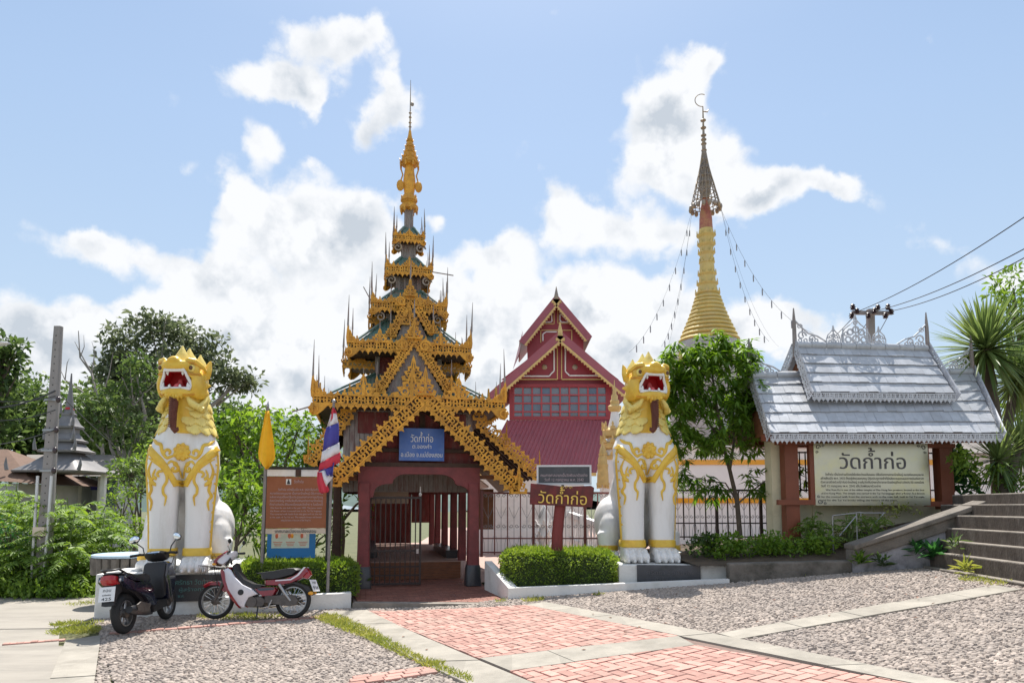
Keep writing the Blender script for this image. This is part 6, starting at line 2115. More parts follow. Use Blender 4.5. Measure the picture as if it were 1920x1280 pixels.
ta = SF.uvz(1009, 943, -.19); tb_ = SF.uvz(1100, 947, -.19); ax_ = (tb_ - ta).normalized(); up_ = Vector((0, -1, 0)).cross(ax_) if False else Vector((-ax_.z, 0, ax_.x))
text('วัดกำก่อ', o, (ta + tb_) / 2 + up_ * .01, ax_, up_, .30, M['ink_gold'], width=(tb_ - ta).length, tone=TONE, extrude=.012)
for q in ((1062, 913), (1054, 914), (1070, 914)):
    c = SF.uvz(*q, -.185); mb = MB(); volute(mb, c, X_, Z_, -Y_, .035, .012, 1.0); mb.build('carved_flower', M['ink_gold'], o)
sl = thing('slate_board', 'dark slate board in a pale frame fixed above the maroon sign', 'sign', (SF.o.x, SF.o.y, 0), R(-3))
a = SF.uvz(1008, 907, -.02); b = SF.uvz(1107, 873, -.02)
mb = MB(); mb.box(((a.x + b.x) / 2, -.02, (a.z + b.z) / 2), (b.x - a.x, .02, b.z - a.z)); bo_ = mb.build('board', M['slate'], sl)
for (x0, z0_, x1, z1_) in ((a.x, a.z, b.x, a.z), (a.x, b.z, b.x, b.z)):
    MB().box(((x0 + x1) / 2, -.03, z0_), (b.x - a.x + .036, .035, .035)).build('frame_bar', M['alu'], sl)
for x in (a.x, b.x):
    MB().box((x, -.032, (a.z + b.z) / 2), (.035, .035, b.z - a.z - .036)).build('frame_bar', M['alu'], sl)
mb = MB(); mb.box((SF.uz(1055, 900, .02)[0], .03, (a.z + b.z) / 2 - .1), (.05, .05, b.z - a.z + .2)); mb.build('support', M['iron'], sl)
for k, (s_, w) in enumerate((('วัดก้ำก่อ', .26), ('กรมการศาสนายกเป็นวัดพัฒนาตัวอย่าง', .88), ('วันที่ 12 กรกฎาคม พ.ศ. 2542', .74))):
    text(s_, bo_, ((a.x + b.x) / 2, -.032, b.z - (b.z - a.z) * (.34 + .25 * k)), X_, Z_, .075, M['ink_pale'] if k else M['ink_grey'], width=(b.x - a.x) * w, extrude=.001)


# clipped hedges: a stem mass and leaves over the whole volume
def hedge(label, fr, rot, poly, z0, h, rz, per, lump):
    root = thing('clipped_hedge', label, 'hedge', (fr.o.x, fr.o.y, 0), rot)
    poly = ccw(poly)
    n_in = len(poly)
    cx = sum(p[0] for p in poly) / n_in; cy = sum(p[1] for p in poly) / n_in
    b, d = [], []
    xs_ = [p[0] for p in poly]; ys_ = [p[1] for p in poly]
    want = per
    while len(b) < want:
        x = random.uniform(min(xs_), max(xs_)); y = random.uniform(min(ys_), max(ys_))
        # distance to the edge sets the rounded shoulder
        dm = 1e9; nx_, ny_ = 0, 0
        for i in range(n_in):
            p, q = poly[i], poly[(i + 1) % n_in]
            L = math.hypot(q[0] - p[0], q[1] - p[1]); ex_, ey_ = (q[0] - p[0]) / L, (q[1] - p[1]) / L
            dd = ex_ * (y - p[1]) - ey_ * (x - p[0])
            if dd < dm:
                dm = dd; nx_, ny_ = ey_, -ex_
        if dm < 0:
            continue
        top = h * (1 - .16 * max(0, 1 - dm / .28) ** 2) + lump * mnoise.noise(Vector((x * 3.2, y * 3.2, z0))) + .03 * mnoise.noise(Vector((x * 11, y * 11, 0)))
        if dm < .11:
            z = top * random.random() ** .75
            dv = (nx_ * .9, ny_ * .9, .25)
        else:
            z = top - .10 * random.random() ** 2
            dv = (0, 0, 1)
        inset = -.03 + .06 * random.random() + .05 * mnoise.noise(Vector((x * 4, y * 4, z * 4)))
        b.append((x + nx_ * inset, y + ny_ * inset, z0 + z)); d.append(dv)
    b = np.array(b); d = np.array(d); n = len(b)
    d = unit(d + rng.normal(size=(n, 3)) * .75)
    s = unit(np.cross(d, rng.normal(size=(n, 3))))
    k = .6 + .8 * rng.random(n)
    link('foliage', leaf_mesh('foliage', b, d, s, .050 * k, .027 * k, L_['hedge'], droop=.1), root)
    # shoots standing proud of the cut
    m_ = len(b) // 16
    i = rng.integers(0, n, m_)
    top = b[i] + np.array([[0, 0, .02]])
    link('shoots', leaf_mesh('shoots', top, unit(np.array([[0, 0, 1.0]]) + rng.normal(size=(m_, 3)) * .45), rand_dirs(m_), .05 + .07 * rng.random(m_), np.full(m_, .022), L_['hedge']), root)
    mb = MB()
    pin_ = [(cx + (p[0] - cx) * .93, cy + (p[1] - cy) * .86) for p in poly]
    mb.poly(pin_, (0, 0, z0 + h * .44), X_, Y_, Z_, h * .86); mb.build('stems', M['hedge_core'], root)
    return root


zr = ground(*KL)
q = [KF.uz(*p, v) for p, v in (((958, 1096), .26), ((1160, 1092), .26))]
ql, qr = q[0][0], q[1][0]
hedge('low clipped green hedge round the foot of the maroon sign', KF, aR, [(ql + .12, .24), (qr - .15, .24), (qr, .5), (qr - .02, 1.35), (qr - .3, 1.75), (ql - .1, 1.8), (ql - .36, 1.45), (ql - .2, .6)], zr + .16, .66, 0, 21000, .05)
LFm = Frame(PL[0], PL[1], aL)
xl0 = LFm.uz(470, 1110, .35)[0]; xl1 = LFm.uz(672, 1108, .35)[0]
hedge('low clipped green hedge round the posts of the brown board', LFm, aL, [(xl0 - .3, .30), (xl1 - .12, .30), (xl1 + .02, .55), (xl1, 1.5), (xl1 - .25, 1.85), (xl0 - .3, 1.9)], .15, .62, 0, 21000, .06)


# ---- iron fences
def fence(label, a, b, h, g0_, n, m_bar, every=4):
    a = Vector(a); b = Vector(b)
    ang_ = math.atan2(b.y - a.y, b.x - a.x)
    L = (b.xy - a.xy).length
    root = thing('iron_fence', label, 'fence', (a.x, a.y, 0), ang_)
    za_, zb_ = a.z, b.z
    def zz(x): return za_ + (zb_ - za_) * x / L
    for f in (.06, h - .02, .36):
        MB().bar((0, 0, g0_ + f if False else zz(0) + f), (L, 0, zz(L) + f), .03, .04 if f > .5 else .028).build('rail', M[m_bar], root)
    me = MB().box((0, 0, 0), (.026, .026, h)).mesh('bar', M[m_bar])
    mp2 = MB().box((0, 0, 0), (.06, .06, h + .08)).mesh('post', M[m_bar])
    thin = MB().box((0, 0, 0), (.010, .010, h * .92)).mesh('thin_bar', M['scroll'])
    # scrollwork panel between two bars
    sc_ = MB()
    w = L / n
    for s in (-1, 1):
        volute(sc_, (s * w * .22, 0, h * .46), Vector((s, 0, 0)), Z_, Y_, w * .19, .008, 1.2)
        volute(sc_, (s * w * .22, 0, -h * .02), Vector((s, 0, 0)), -Z_, Y_, w * .19, .008, 1.2)
        sc_.tube([(s * w * .40, 0, h * .28), (s * w * .2, 0, h * .18), (0, 0, h * .10)], .005, 4)
        sc_.tube([(s * w * .40, 0, -h * .18), (s * w * .3, 0, -h * .30), (s * w * .3, 0, -h * .42)], .005, 4)
    scm = sc_.mesh('scroll', M['scroll'])
    for i in range(n + 1):
        x = L * i / n
        if i % every == 0:
            piece('post', mp2, root, (x, 0, zz(x) + h / 2))
        else:
            piece('bar', me, root, (x, 0, zz(x) + h / 2))
        if i < n:
            xm = x + w / 2
            piece('thin_bar', thin, root, (xm, .01, zz(xm) + h * .48))
            piece('scroll', scm, root, (xm, .02, zz(xm) + h * .48))
    return root


def on(px, py, Y, dz=0):
    p = at(px, py, Y); p.z += dz
    return p


FA_ = on(903, 1040, 15.0); FB_ = on(1146, 1034, 15.0); FB_.z = FA_.z
hh = on(903, 922, 15.0).z - FA_.z
fence('dark iron fence with scrollwork between the gate and the lion', FA_, FB_, hh, 0, 10, 'iron_red')
FC_ = on(1262, 1012, 15.2); FD_ = on(1449, 1010, 15.2); FC_.z = FD_.z = (FC_.z + FD_.z) / 2
hh = on(1300, 917, 15.2).z - FC_.z
fence('dark iron fence with scrollwork behind the leafy garden tree', FC_, FD_, hh, 0, 9, 'iron')
# ---------------------------------------------------------------- buildings behind, sign pavilion, stairs
# red two-storey hall with stacked gables
HF = Frame(*at(1050, 950, 27).xy, R(0))
hall = thing('temple_hall', 'dark red two storey temple hall with stacked gables and a band of windows', 'temple hall', (HF.o.x, HF.o.y, 0))
def hx(px, py, v=0): return HF.uvz(px, py, v)
wl0, wr0 = hx(955, 780).x, hx(1145, 780).x
ztop = hx(1050, 712).z; zbot = hx(1050, 787).z
mb = MB(); mb.box(((wl0 + wr0) / 2, 3.0, (zbot + ztop) / 2), (wr0 - wl0, 5.96, ztop - zbot)); mb.build('wall', M['hall_red'], hall)
# gable wall
ap = hx(1050, 622, 0)
mb = MB(); mb.poly([(ap.x, ap.z - .1), (hx(940, 716).x, ztop + .003), (hx(1160, 712).x, ztop + .003)], (0, .0, 0), X_, Z_, Y_, .1); mb.build('gable_wall', M['hall_red'], hall)


def gable(apx, lft, rgt, v, back, parent=hall, tip='tarnished'):
    A = HF.uvz(*apx, v); Lq = HF.uvz(*lft, v); Rq = HF.uvz(*rgt, v)
    for q in (Lq, Rq):
        d = (q - A).normalized(); up = Y_.cross(d)
        if up.z < 0: up = -up
        mb = MB(); mb.add([A, q, q + Y_ * back, A + Y_ * back, A + up * .07, q + up * .07, q + Y_ * back + up * .07, A + Y_ * back + up * .07],
                          [(0, 3, 2, 1), (4, 5, 6, 7), (0, 1, 5, 4), (1, 2, 6, 5), (2, 3, 7, 6), (3, 0, 4, 7)]); mb.build('roof', M['hall_roof'], parent)
        mb = MB(); mb.bar(A - up * .06 - Y_ * .06 + d * .0, q - up * .06 - Y_ * .06, .08, .30, up=up); mb.build('barge_board', M['hall_roof'], parent)
        mb = MB(); mb.bar(A - up * .25 - Y_ * .10, q - up * .25 - Y_ * .10, .05, .08, up=up); fb2 = mb.build('gold_edge', M['gold_trim'], parent)
        n = int((q - A).length / .14)
        mt = MB()
        for i in range(n):
            mt.poly([(-.06, 0), (.06, 0), (0, -.07)], A.lerp(q, (i + .5) / n) - up * .28 - Y_ * .10, d, up, Y_, .03)
        o = mt.build('gold_fringe', M['gold_trim'], fb2); o['kind'] = 'stuff'
    mb = MB(); mb.tube([tuple(A - Y_ * .05 - Z_ * .1), tuple(A - Y_ * .05 + Z_ * .25), tuple(A - Y_ * .05 + Z_ * .5)], [.13, .06, .01], 8); mb.build('finial', M[tip], parent, 50)
    return A, Lq, Rq


gable((1050, 626), (918, 742), (1182, 738), -.55, 6.5, tip='gold_trim')
A2, L2, R2 = gable((1043, 558), (976, 642), (1107, 634), 3.2, 4.2)
mb = MB(); mb.poly([(HF.uz(1044, 575, 3.6)[0], HF.uz(1044, 572, 3.6)[1]), (HF.uz(988, 640, 3.6)[0], HF.uz(988, 640, 3.6)[1]), (HF.uz(990, 700, 3.6)[0], HF.uz(990, 700, 3.6)[1]), (HF.uz(1092, 700, 3.6)[0], HF.uz(1092, 700, 3.6)[1]), (HF.uz(1094, 640, 3.6)[0], HF.uz(1094, 640, 3.6)[1])], (0, 3.6, 0), X_, Z_, Y_, .1); mb.build('gable_wall', M['hall_red'], hall)
# side skirt of the top roof seen at the left
mb = MB(); a = HF.uvz(980, 620, 3.1); b = HF.uvz(974, 660, 3.1)
mb.add([a, b, b + Y_ * 4 + X_ * -.3, a + Y_ * 4], [(0, 1, 2, 3)]); mb.build('skirt_roof', M['hall_roof'], hall)


def strip_path(pts, w, m, v, name, parent, closed=True):
    mb = MB()
    P_ = [HF.uvz(*p, v) for p in pts]
    n = len(P_)
    for i in range(n if closed else n - 1):
        mb.bar(P_[i], P_[(i + 1) % n], .03, w, up=(0, 0, 1) if abs((P_[(i + 1) % n] - P_[i]).normalized().z) < .7 else (1, 0, 0))
    return mb.build(name, m, parent)


# white and gold mouldings in the gables
WM, GM = M['white_clean'], M['gold_trim']
for pts in ([(974, 705), (1039, 651), (1039, 695), (1033, 701), (1030, 705)], [(1060, 651), (1124, 704), (1068, 704), (1064, 700), (1060, 696)]):
    strip_path(pts, .05, WM, -.08, 'white_moulding', hall)
for pts in ([(962, 711), (1045, 711), (1045, 643)], [(1053, 643), (1053, 711), (1144, 711)]):
    strip_path(pts, .04, GM, -.07, 'gold_moulding', hall, False)
for (x, y) in ((1021, 688), (1078, 688)):
    c = HF.uvz(x, y, -.06); mb = MB(); mb.ball(c, (.11, .03, .11), 14, 8); mb.build('boss', M['tarnished'], hall, 50)
for pts in ([(1017, 604), (1034, 587), (1035, 602), (1032, 604)], [(1050, 587), (1066, 604), (1053, 604), (1050, 600)], [(1018, 639), (1018, 626), (1024, 622), (1044, 622)]):
    strip_path(pts, .05, WM, 3.52, 'white_moulding', hall, len(pts) == 4 and pts[0][1] < 610)
for pts in ([(1012, 607), (1039, 607), (1039, 580)], [(1046, 580), (1046, 606), (1070, 606)], [(1014, 642), (1014, 619), (1072, 619), (1072, 640)]):
    strip_path(pts, .04, GM, 3.53, 'gold_moulding', hall, False)
# window band
x0, x1 = hx(963, 780).x, hx(1137, 780).x
z0_, z1_ = hx(1050, 782).z, hx(1050, 726).z
mb = MB(); mb.box(((x0 + x1) / 2, -.11, z1_ + .05), (x1 - x0 + .3, .12, .12)); mb.box(((x0 + x1) / 2, -.11, z0_ - .06), (x1 - x0 + .3, .14, .14)); mb.box((x0 - .09, -.108, (z0_ + z1_) / 2), (.16, .11, z1_ - z0_)); mb.box((x1 + .09, -.108, (z0_ + z1_) / 2), (.16, .11, z1_ - z0_))
win = mb.build('window', M['hall_red'], hall)
rows = [0, .27, .55, .83, 1.0]
bars_r = mat('window_bar_red', (0.38, 0.05, 0.06), .45, .1)
for i in range(11):
    x = x0 + (x1 - x0) * i / 10
    MB().box((x, -.10, (z0_ + z1_) / 2), (.06, .07, z1_ - z0_)).build('glazing_bar', bars_r, win)
for r_ in rows:
    MB().box(((x0 + x1) / 2, -.105, z1_ - (z1_ - z0_) * r_), (x1 - x0, .07, .055)).build('glazing_bar', bars_r, win)
for i in range(10):
    for j in range(4):
        xa_ = x0 + (x1 - x0) * (i + .5) / 10
        zt_, zb_ = z1_ - (z1_ - z0_) * rows[j], z1_ - (z1_ - z0_) * rows[j + 1]
        o = MB().box((0, 0, 0), ((x1 - x0) / 10 - .06, .01, zt_ - zb_ - .05)).build('pane', M['glass'], win)
        o.location = (xa_, -.075, (zt_ + zb_) / 2); o.rotation_euler = (R(random.uniform(-4, 4)), 0, R(random.uniform(-5, 5)))
# sheet-metal lean-to below, with standing seams
tl, tr = HF.uvz(952, 788, -.2), HF.uvz(1143, 788, -.2)
bl = HF.uvz(900, 886, -1.7); br = HF.uvz(1118, 886, -1.7)
mb = MB(); n = 26
for i in range(n + 1):
    t = i / n
    for (a, b, dz) in ((tl, tr, 0), (bl, br, 0)):
        mb.v.append(tuple(a.lerp(b, t)))
for i in range(n):
    mb.f.append((2 * i, 2 * i + 1, 2 * i + 3, 2 * i + 2))
lt = mb.build('lean_to_roof', M['hall_roof'], hall)
for i in range(n + 1):
    t = i / n
    MB().bar(tl.lerp(tr, t) + Z_ * .02, bl.lerp(br, t) + Z_ * .02, .03, .05).build('seam', M['hall_roof'], lt)
mb = MB(); mb.add([tl, bl, bl + Y_ * 5 - Z_ * 0, tl + Y_ * 5], [(0, 1, 2, 3)]); mb.add([tr, br, br + Y_ * 5, tr + Y_ * 5], [(0, 3, 2, 1)]); mb.build('side_roof', M['hall_roof'], hall)
mb = MB(); mb.bar(bl - Y_ * .02 - Z_ * .06, br - Y_ * .02 - Z_ * .06, .06, .12); mb.build('eave_trim', M['gold_trim'], hall)
mb = MB(); zb_ = bl.z - .1; mb.box(((bl.x + br.x) / 2 - .3, 1.4, zb_ / 2), (br.x - bl.x - .3, 6.0, zb_)); mb.build('lower_wall', M['white_wall'], hall)
mb = MB(); mb.box((HF.uz(920, 900, -1.62)[0] + 1.2, -1.62, .5), (4.6, .06, .9)); mb.build('plinth', M['white_clean'], hall)

# big chedi
CF = Frame(*at(1337, 950, 38).xy, 0)
ched = thing('chedi', 'tall golden stupa with ringed spire and a metal umbrella finial behind the leafy tree', 'stupa', (CF.o.x, CF.o.y, 0))
def cz_(py): return CF.uz(1325, py, 0)[1]
def cr(p): return p * 38 / F
mb = MB(); mb.lathe([(3.6, 0), (3.6, 1.5), (3.0, 1.6), (2.9, 3.2), (2.6, 3.4), (cr(74), cz_(760)), (cr(70), cz_(700)), (cr(66), cz_(676)), (cr(60), cz_(652)), (cr(56), cz_(643))], 32); mb.build('bell', M['chedi_grey'], ched, 40)
for i in range(14):
    a = 2 * PI * i / 14
    d = Vector((math.cos(a), math.sin(a), 0)); mb = MB()
    mb.poly([(p * .55, q * .9) for p, q in LEAF], d * cr(69) + Z_ * (cz_(692)), d.cross(Z_), Z_, d, .12); mb.build('lotus_leaf', M['chedi_gold'], ched)
# stacked rings: each one a moulding of its own
ry = [643, 634, 625, 617, 609, 601, 593, 585, 577, 569, 562, 556]
rw = [56, 52, 48.5, 45, 41.5, 38, 35, 32, 29.5, 27, 25, 23]
for i in range(len(ry) - 1):
    zA, zB = cz_(ry[i]), cz_(ry[i + 1]); h = zB - zA; r = cr(rw[i])
    mb = MB(); mb.lathe([(r * .93, zA), (r * 1.0, zA + h * .25), (r * 1.02, zA + h * .5), (r * .98, zA + h * .8), (cr(rw[i + 1]) * .95, zA + h)], 28); mb.build('ring', M['chedi_gold'], ched, 60)
mb = MB(); prof = [(cr(21), cz_(556)), (cr(18), cz_(540)), (cr(16), cz_(530)), (cr(14.5), cz_(510)), (cr(13), cz_(490)), (cr(12.5), cz_(470)), (cr(14), cz_(450)), (cr(15), cz_(440)), (cr(13), cz_(430))]
mb.lathe(prof, 24); mb.build('spire_shaft', M['chedi_gold'], ched, 40)
for (py, r) in ((552, 23), (534, 19.5), (516, 17), (494, 14), (476, 15.5), (460, 16.5), (443, 17.5)):
    mb = MB(); mb.lathe([(cr(r) * .78, -.12), (cr(r), .0), (cr(r) * 1.02, .08), (cr(r) * .8, .1)], 24, (0, 0, cz_(py)))
    for k in range(10):
        a = 2 * PI * k / 10; d = Vector((math.cos(a), math.sin(a), 0))
        mb.poly([(-.11, 0), (.11, 0), (0, .26)], d * cr(r) + Z_ * (cz_(py) + .02), d.cross(Z_), Z_, d, .04)
    mb.build('collar', M['chedi_gold'], ched, 40)
mb = MB(); mb.lathe([(cr(13), cz_(430)), (cr(12.5), cz_(424)), (cr(12), cz_(410)), (cr(9.5), cz_(392)), (cr(7), cz_(380)), (cr(5), cz_(372))], 20); mb.build('neck', M['chedi_red'], ched, 50)
mb = MB(); mb.lathe([(cr(27), cz_(386)), (cr(26), cz_(380)), (cr(22), cz_(365)), (cr(20), cz_(358)), (cr(17), cz_(346)), (cr(13), cz_(332)), (cr(9), cz_(316)), (cr(6), cz_(300)), (cr(3.5), cz_(285)), (cr(2), cz_(270))], 18)
o = mb.build('umbrella', M['tarnished'], ched, 30)
wv = o.modifiers.new('w', 'WIREFRAME'); wv.thickness = .06; wv.use_replace = True; apply_mods(o)
mb = MB(); mb.lathe([(cr(8), cz_(372)), (cr(13), cz_(346)), (cr(8), cz_(318)), (cr(4), cz_(296)), (cr(1.5), cz_(272))], 14); mb.build('umbrella_core', M['tarnished'], ched, 50)
for i in range(16):
    a = 2 * PI * i / 16; p = Vector((cr(28) * math.cos(a), cr(28) * math.sin(a), cz_(386)))
    mb = MB(); mb.ball(p - Z_ * .15, (.12, .12, .18), 8, 6); mb.build('bell_pendant', M['tarnished'], ched, 50)
mb = MB()
tp = Vector((0, 0, cz_(200)))
mb.tube([(0, 0, cz_(290)), (0, 0, cz_(250)), tuple(tp)], [.14, .07, .03], 8)
for f in (282, 270, 262, 254, 240, 226):
    mb.ball((0, 0, cz_(f)), (.17, .17, .08), 8, 6)
mb.build('rod', M['tarnished'], ched, 50)
mb = MB(); arc = []
for i in range(15):
    a = R(-80 - 215 * i / 14); arc.append((tp.x - .1 + .40 * math.cos(a) + .05, 0, tp.z + .38 + .38 * math.sin(a)))
mb.tube(arc, .025, 6); mb.build('hoop', M['tarnished'], ched, 50)
mb = MB(); mb.tube([(tp.x, 0, tp.z - .3), (tp.x + .25, 0, tp.z - .32), (tp.x + .35, 0, tp.z - .15)], [.03, .05, .02], 6); mb.build('vane', M['tarnished'], ched, 50)
# strings of bulbs from the umbrella
tops = Vector((CF.o.x, CF.o.y, 0))
ends = [(1180, 660, 34), (1240, 650, 36), (1238, 690, 40), (1525, 625, 30), (1442, 640, 36), (1460, 650, 42)]
for k, (px, py, Y) in enumerate(ends):
    s0 = at(1298 if px < 1300 else 1352, 392, 38); e0_ = at(px, py, Y)
    root = thing('bulb_string', ['string of bulbs from the stupa umbrella down past the hall gable', 'string of bulbs hanging left of the stupa towards the lion', 'inner string of bulbs left of the stupa spire', 'string of bulbs running down to the shingled sign roof', 'string of bulbs close to the right of the stupa spire', 'far string of bulbs right of the stupa'][k], 'string lights', tuple(s0))
    n = 20; pts = []
    for i in range(n + 1):
        t = i / n; p = s0.lerp(e0_, t) - Z_ * (4 * t * (1 - t) * 1.3) - s0
        pts.append(p)
    MB().tube(pts, .007 if k not in (2, 5) else .005, 4).build('cable', M['wire'], root)
    if k not in (2, 5):
        for i in range(2, n, 2):
            mb = MB(); mb.tube([pts[i], pts[i] - Z_ * .10, pts[i] - Z_ * .38], [.014, .032, .028], 6); mb.build('bulb', M['bulb'], root, 50)

# small white stupa with gilded tiers and the gilded parasol beside it
WF = Frame(*at(1155, 950, 21).xy, 0)
ws = thing('small_stupa', 'small white stupa with gilded tiers between the red hall and the lion', 'stupa', (WF.o.x, WF.o.y, 0))
def wz(py): return WF.uz(1155, py, 0)[1]
k_ = 21 / F
mb = MB(); mb.lathe([(36 * k_, 0), (36 * k_, wz(960)), (30 * k_, wz(955)), (30 * k_, wz(900)), (26 * k_, wz(880)), (22 * k_, wz(850)), (16 * k_, wz(832)), (14 * k_, wz(815)), (13 * k_, wz(800)), (9 * k_, wz(785)), (7 * k_, wz(770))], 16); mb.build('body', M['white_clean'], ws, 30)
for (py, r, h) in ((836, 27, .24), (812, 24, .3), (858, 26, .18)):
    mb = MB(); mb.lathe([(r * k_ * .8, -h / 2), (r * k_, -h / 3), (r * k_, h / 4), (r * k_ * .8, h / 2)], 12, (0, 0, wz(py)))
    for i in range(10):
        a = 2 * PI * i / 10; d = Vector((math.cos(a), math.sin(a), 0)); mb.poly([(p * .16, q * .26) for p, q in LEAF], d * r * k_ + Z_ * (wz(py) + h * .3), d.cross(Z_), Z_, d, .04)
    mb.build('gilded_tier', M['gold_trim'], ws, 40)
mb = MB(); mb.lathe([(8 * k_, wz(772)), (12 * k_, wz(768)), (13 * k_, wz(762)), (8 * k_, wz(758)), (9 * k_, wz(752)), (6 * k_, wz(748)), (6.5 * k_, wz(742)), (3.5 * k_, wz(738)), (3.5 * k_, wz(732)), (1.5 * k_, wz(726)), (.5 * k_, wz(712))], 12); mb.build('gilded_spire', M['gold_trim'], ws, 40)
PF = Frame(*at(1131, 950, 19.5).xy, 0)
pz = lambda py: PF.uz(1131, py, 0)[1]
k2 = 19.5 / F
prs = thing('ceremonial_parasol', 'tall gilded filigree parasol beside the small white stupa', 'parasol', (PF.o.x, PF.o.y, 0))
mb = MB(); mb.tube([(0, 0, .1), (0, 0, pz(850))], .03, 8); mb.build('pole', M['white_clean'], prs)
for (y0, y1, r0, r1) in ((905, 872, 11, 9), (870, 851, 9, 6), (850, 838, 6, 4)):
    mb = MB(); mb.lathe([(r0 * k2, pz(y0)), (r0 * k2 * .96, pz((y0 + y1) / 2)), (r1 * k2, pz(y1)), (.01, pz(y1) + .02)], 14)
    for i in range(12):
        a = 2 * PI * i / 12; d = Vector((math.cos(a), math.sin(a), 0)); mb.poly([(p * .12, -q * .16) for p, q in LEAF], d * r0 * k2 + Z_ * pz(y0), d.cross(Z_), Z_, d, .02)
    mb.build('tier', M['gold_trim'], prs, 40)
mb = MB(); mb.tube([(0, 0, pz(838)), (0, 0, pz(826))], [.05, .005], 6); mb.build('tip', M['gold_trim'], prs)
# carved white balustrade and bushy statues behind the fence
bal = thing('balustrade', 'white carved balustrade sloping behind the fence right of the sign post', 'balustrade', (0, 0, 0))
a = at(1065, 962, 18); b = at(1128, 985, 16.6)
for (t0, w) in ((0, .22), (.5, .2), (1, .2)):
    p = a.lerp(b, t0); MB().box((p.x, p.y, p.z / 2 + .05), (w, w, p.z + .1)).build('post', M['white_clean'], bal)
MB().bar(a, b, .16, .12).build('rail', M['white_clean'], bal); MB().bar(a - Z_ * .65, b - Z_ * .65, .16, .12).build('rail', M['white_clean'], bal)
me = MB().lathe([(.03, 0), (.06, .12), (.03, .3), (.05, .5), (.03, .55)], 8).mesh('baluster', M['white_clean'], 40)
for i in range(1, 10):
    p = a.lerp(b, i / 10); piece('baluster', me, bal, p - Z_ * .62)
cs = thing('carved_post', 'white carved ornamental post behind the fence left of the sign post', 'post', tuple(at(1020, 1035, 17.5).xy) + (0,))
hz_ = at(1020, 945, 17.5).z
mb = MB(); mb.lathe([(.2, 0), (.2, .3), (.13, .4), (.13, .9), (.2, 1.0), (.17, 1.15), (.1, 1.3), (.15, hz_ - .3), (.06, hz_ - .1), (.01, hz_)], 10)
for j in range(4):
    for i in range(6):
        aa = 2 * PI * i / 6 + j * .5; d = Vector((math.cos(aa), math.sin(aa), 0)); mb.poly([(p * .16, q * .22) for p, q in LEAF], d * .16 + Z_ * (.45 + .28 * j), d.cross(Z_), (Z_ + d * .5).normalized(), d, .03)
mb.build('carving', M['white_clean'], cs, 40)

# white compound wall with yellow bands
cwl = thing('compound_wall', 'white wall with yellow bands beyond the fence behind the leafy tree', 'wall', (0, 0, 0))
a = at(1255, 1000, 22); b = at(1500, 1000, 22)
zt_ = at(1300, 838, 22).z
mb = MB(); mb.box(((a.x + b.x) / 2 + 2, 22.2, zt_ / 2), (b.x - a.x + 5, .3, zt_)); mb.build('wall', M['white_clean'], cwl)
for py in (866, 938):
    mb = MB(); mb.box(((a.x + b.x) / 2 + 2, 22.03, at(1300, py, 22).z), (b.x - a.x + 5, .06, .16)); mb.build('band', M['amber'], cwl)
mb = MB(); mb.box(((a.x + b.x) / 2 + 2, 22.1, zt_ + .06), (b.x - a.x + 5.1, .5, .12)); mb.build('coping', M['white_clean'], cwl)
cw2 = thing('low_building', 'long white building with grey roof far behind the sign pavilion', 'building', (0, 0, 0))
a = at(1385, 850, 30); b = at(2050, 850, 30)
mb = MB(); mb.box(((a.x + b.x) / 2, 32, a.z / 2), (b.x - a.x, 3.6, a.z)); mb.build('wall', M['white_clean'], cw2)
zz_ = at(1400, 822, 30).z
mb = MB(); mb.add([(a.x - .3, 29.6, a.z), (b.x, 29.6, a.z), (b.x, 32, zz_ + .5), (a.x - .3, 32, zz_ + .5), (b.x, 34.4, a.z), (a.x - .3, 34.4, a.z)], [(0, 1, 2, 3), (3, 2, 4, 5)]); mb.build('roof', M['tile_roof'], cw2)

# ---- sign pavilion with shingled roof
SPF = Frame(*at(1650, 950, 13.6).xy, R(4))
sv = thing('sign_pavilion', 'open timber pavilion with two stacked silver shingle roofs and fretwork edges', 'pavilion', (SPF.o.x, SPF.o.y, 0), R(4))


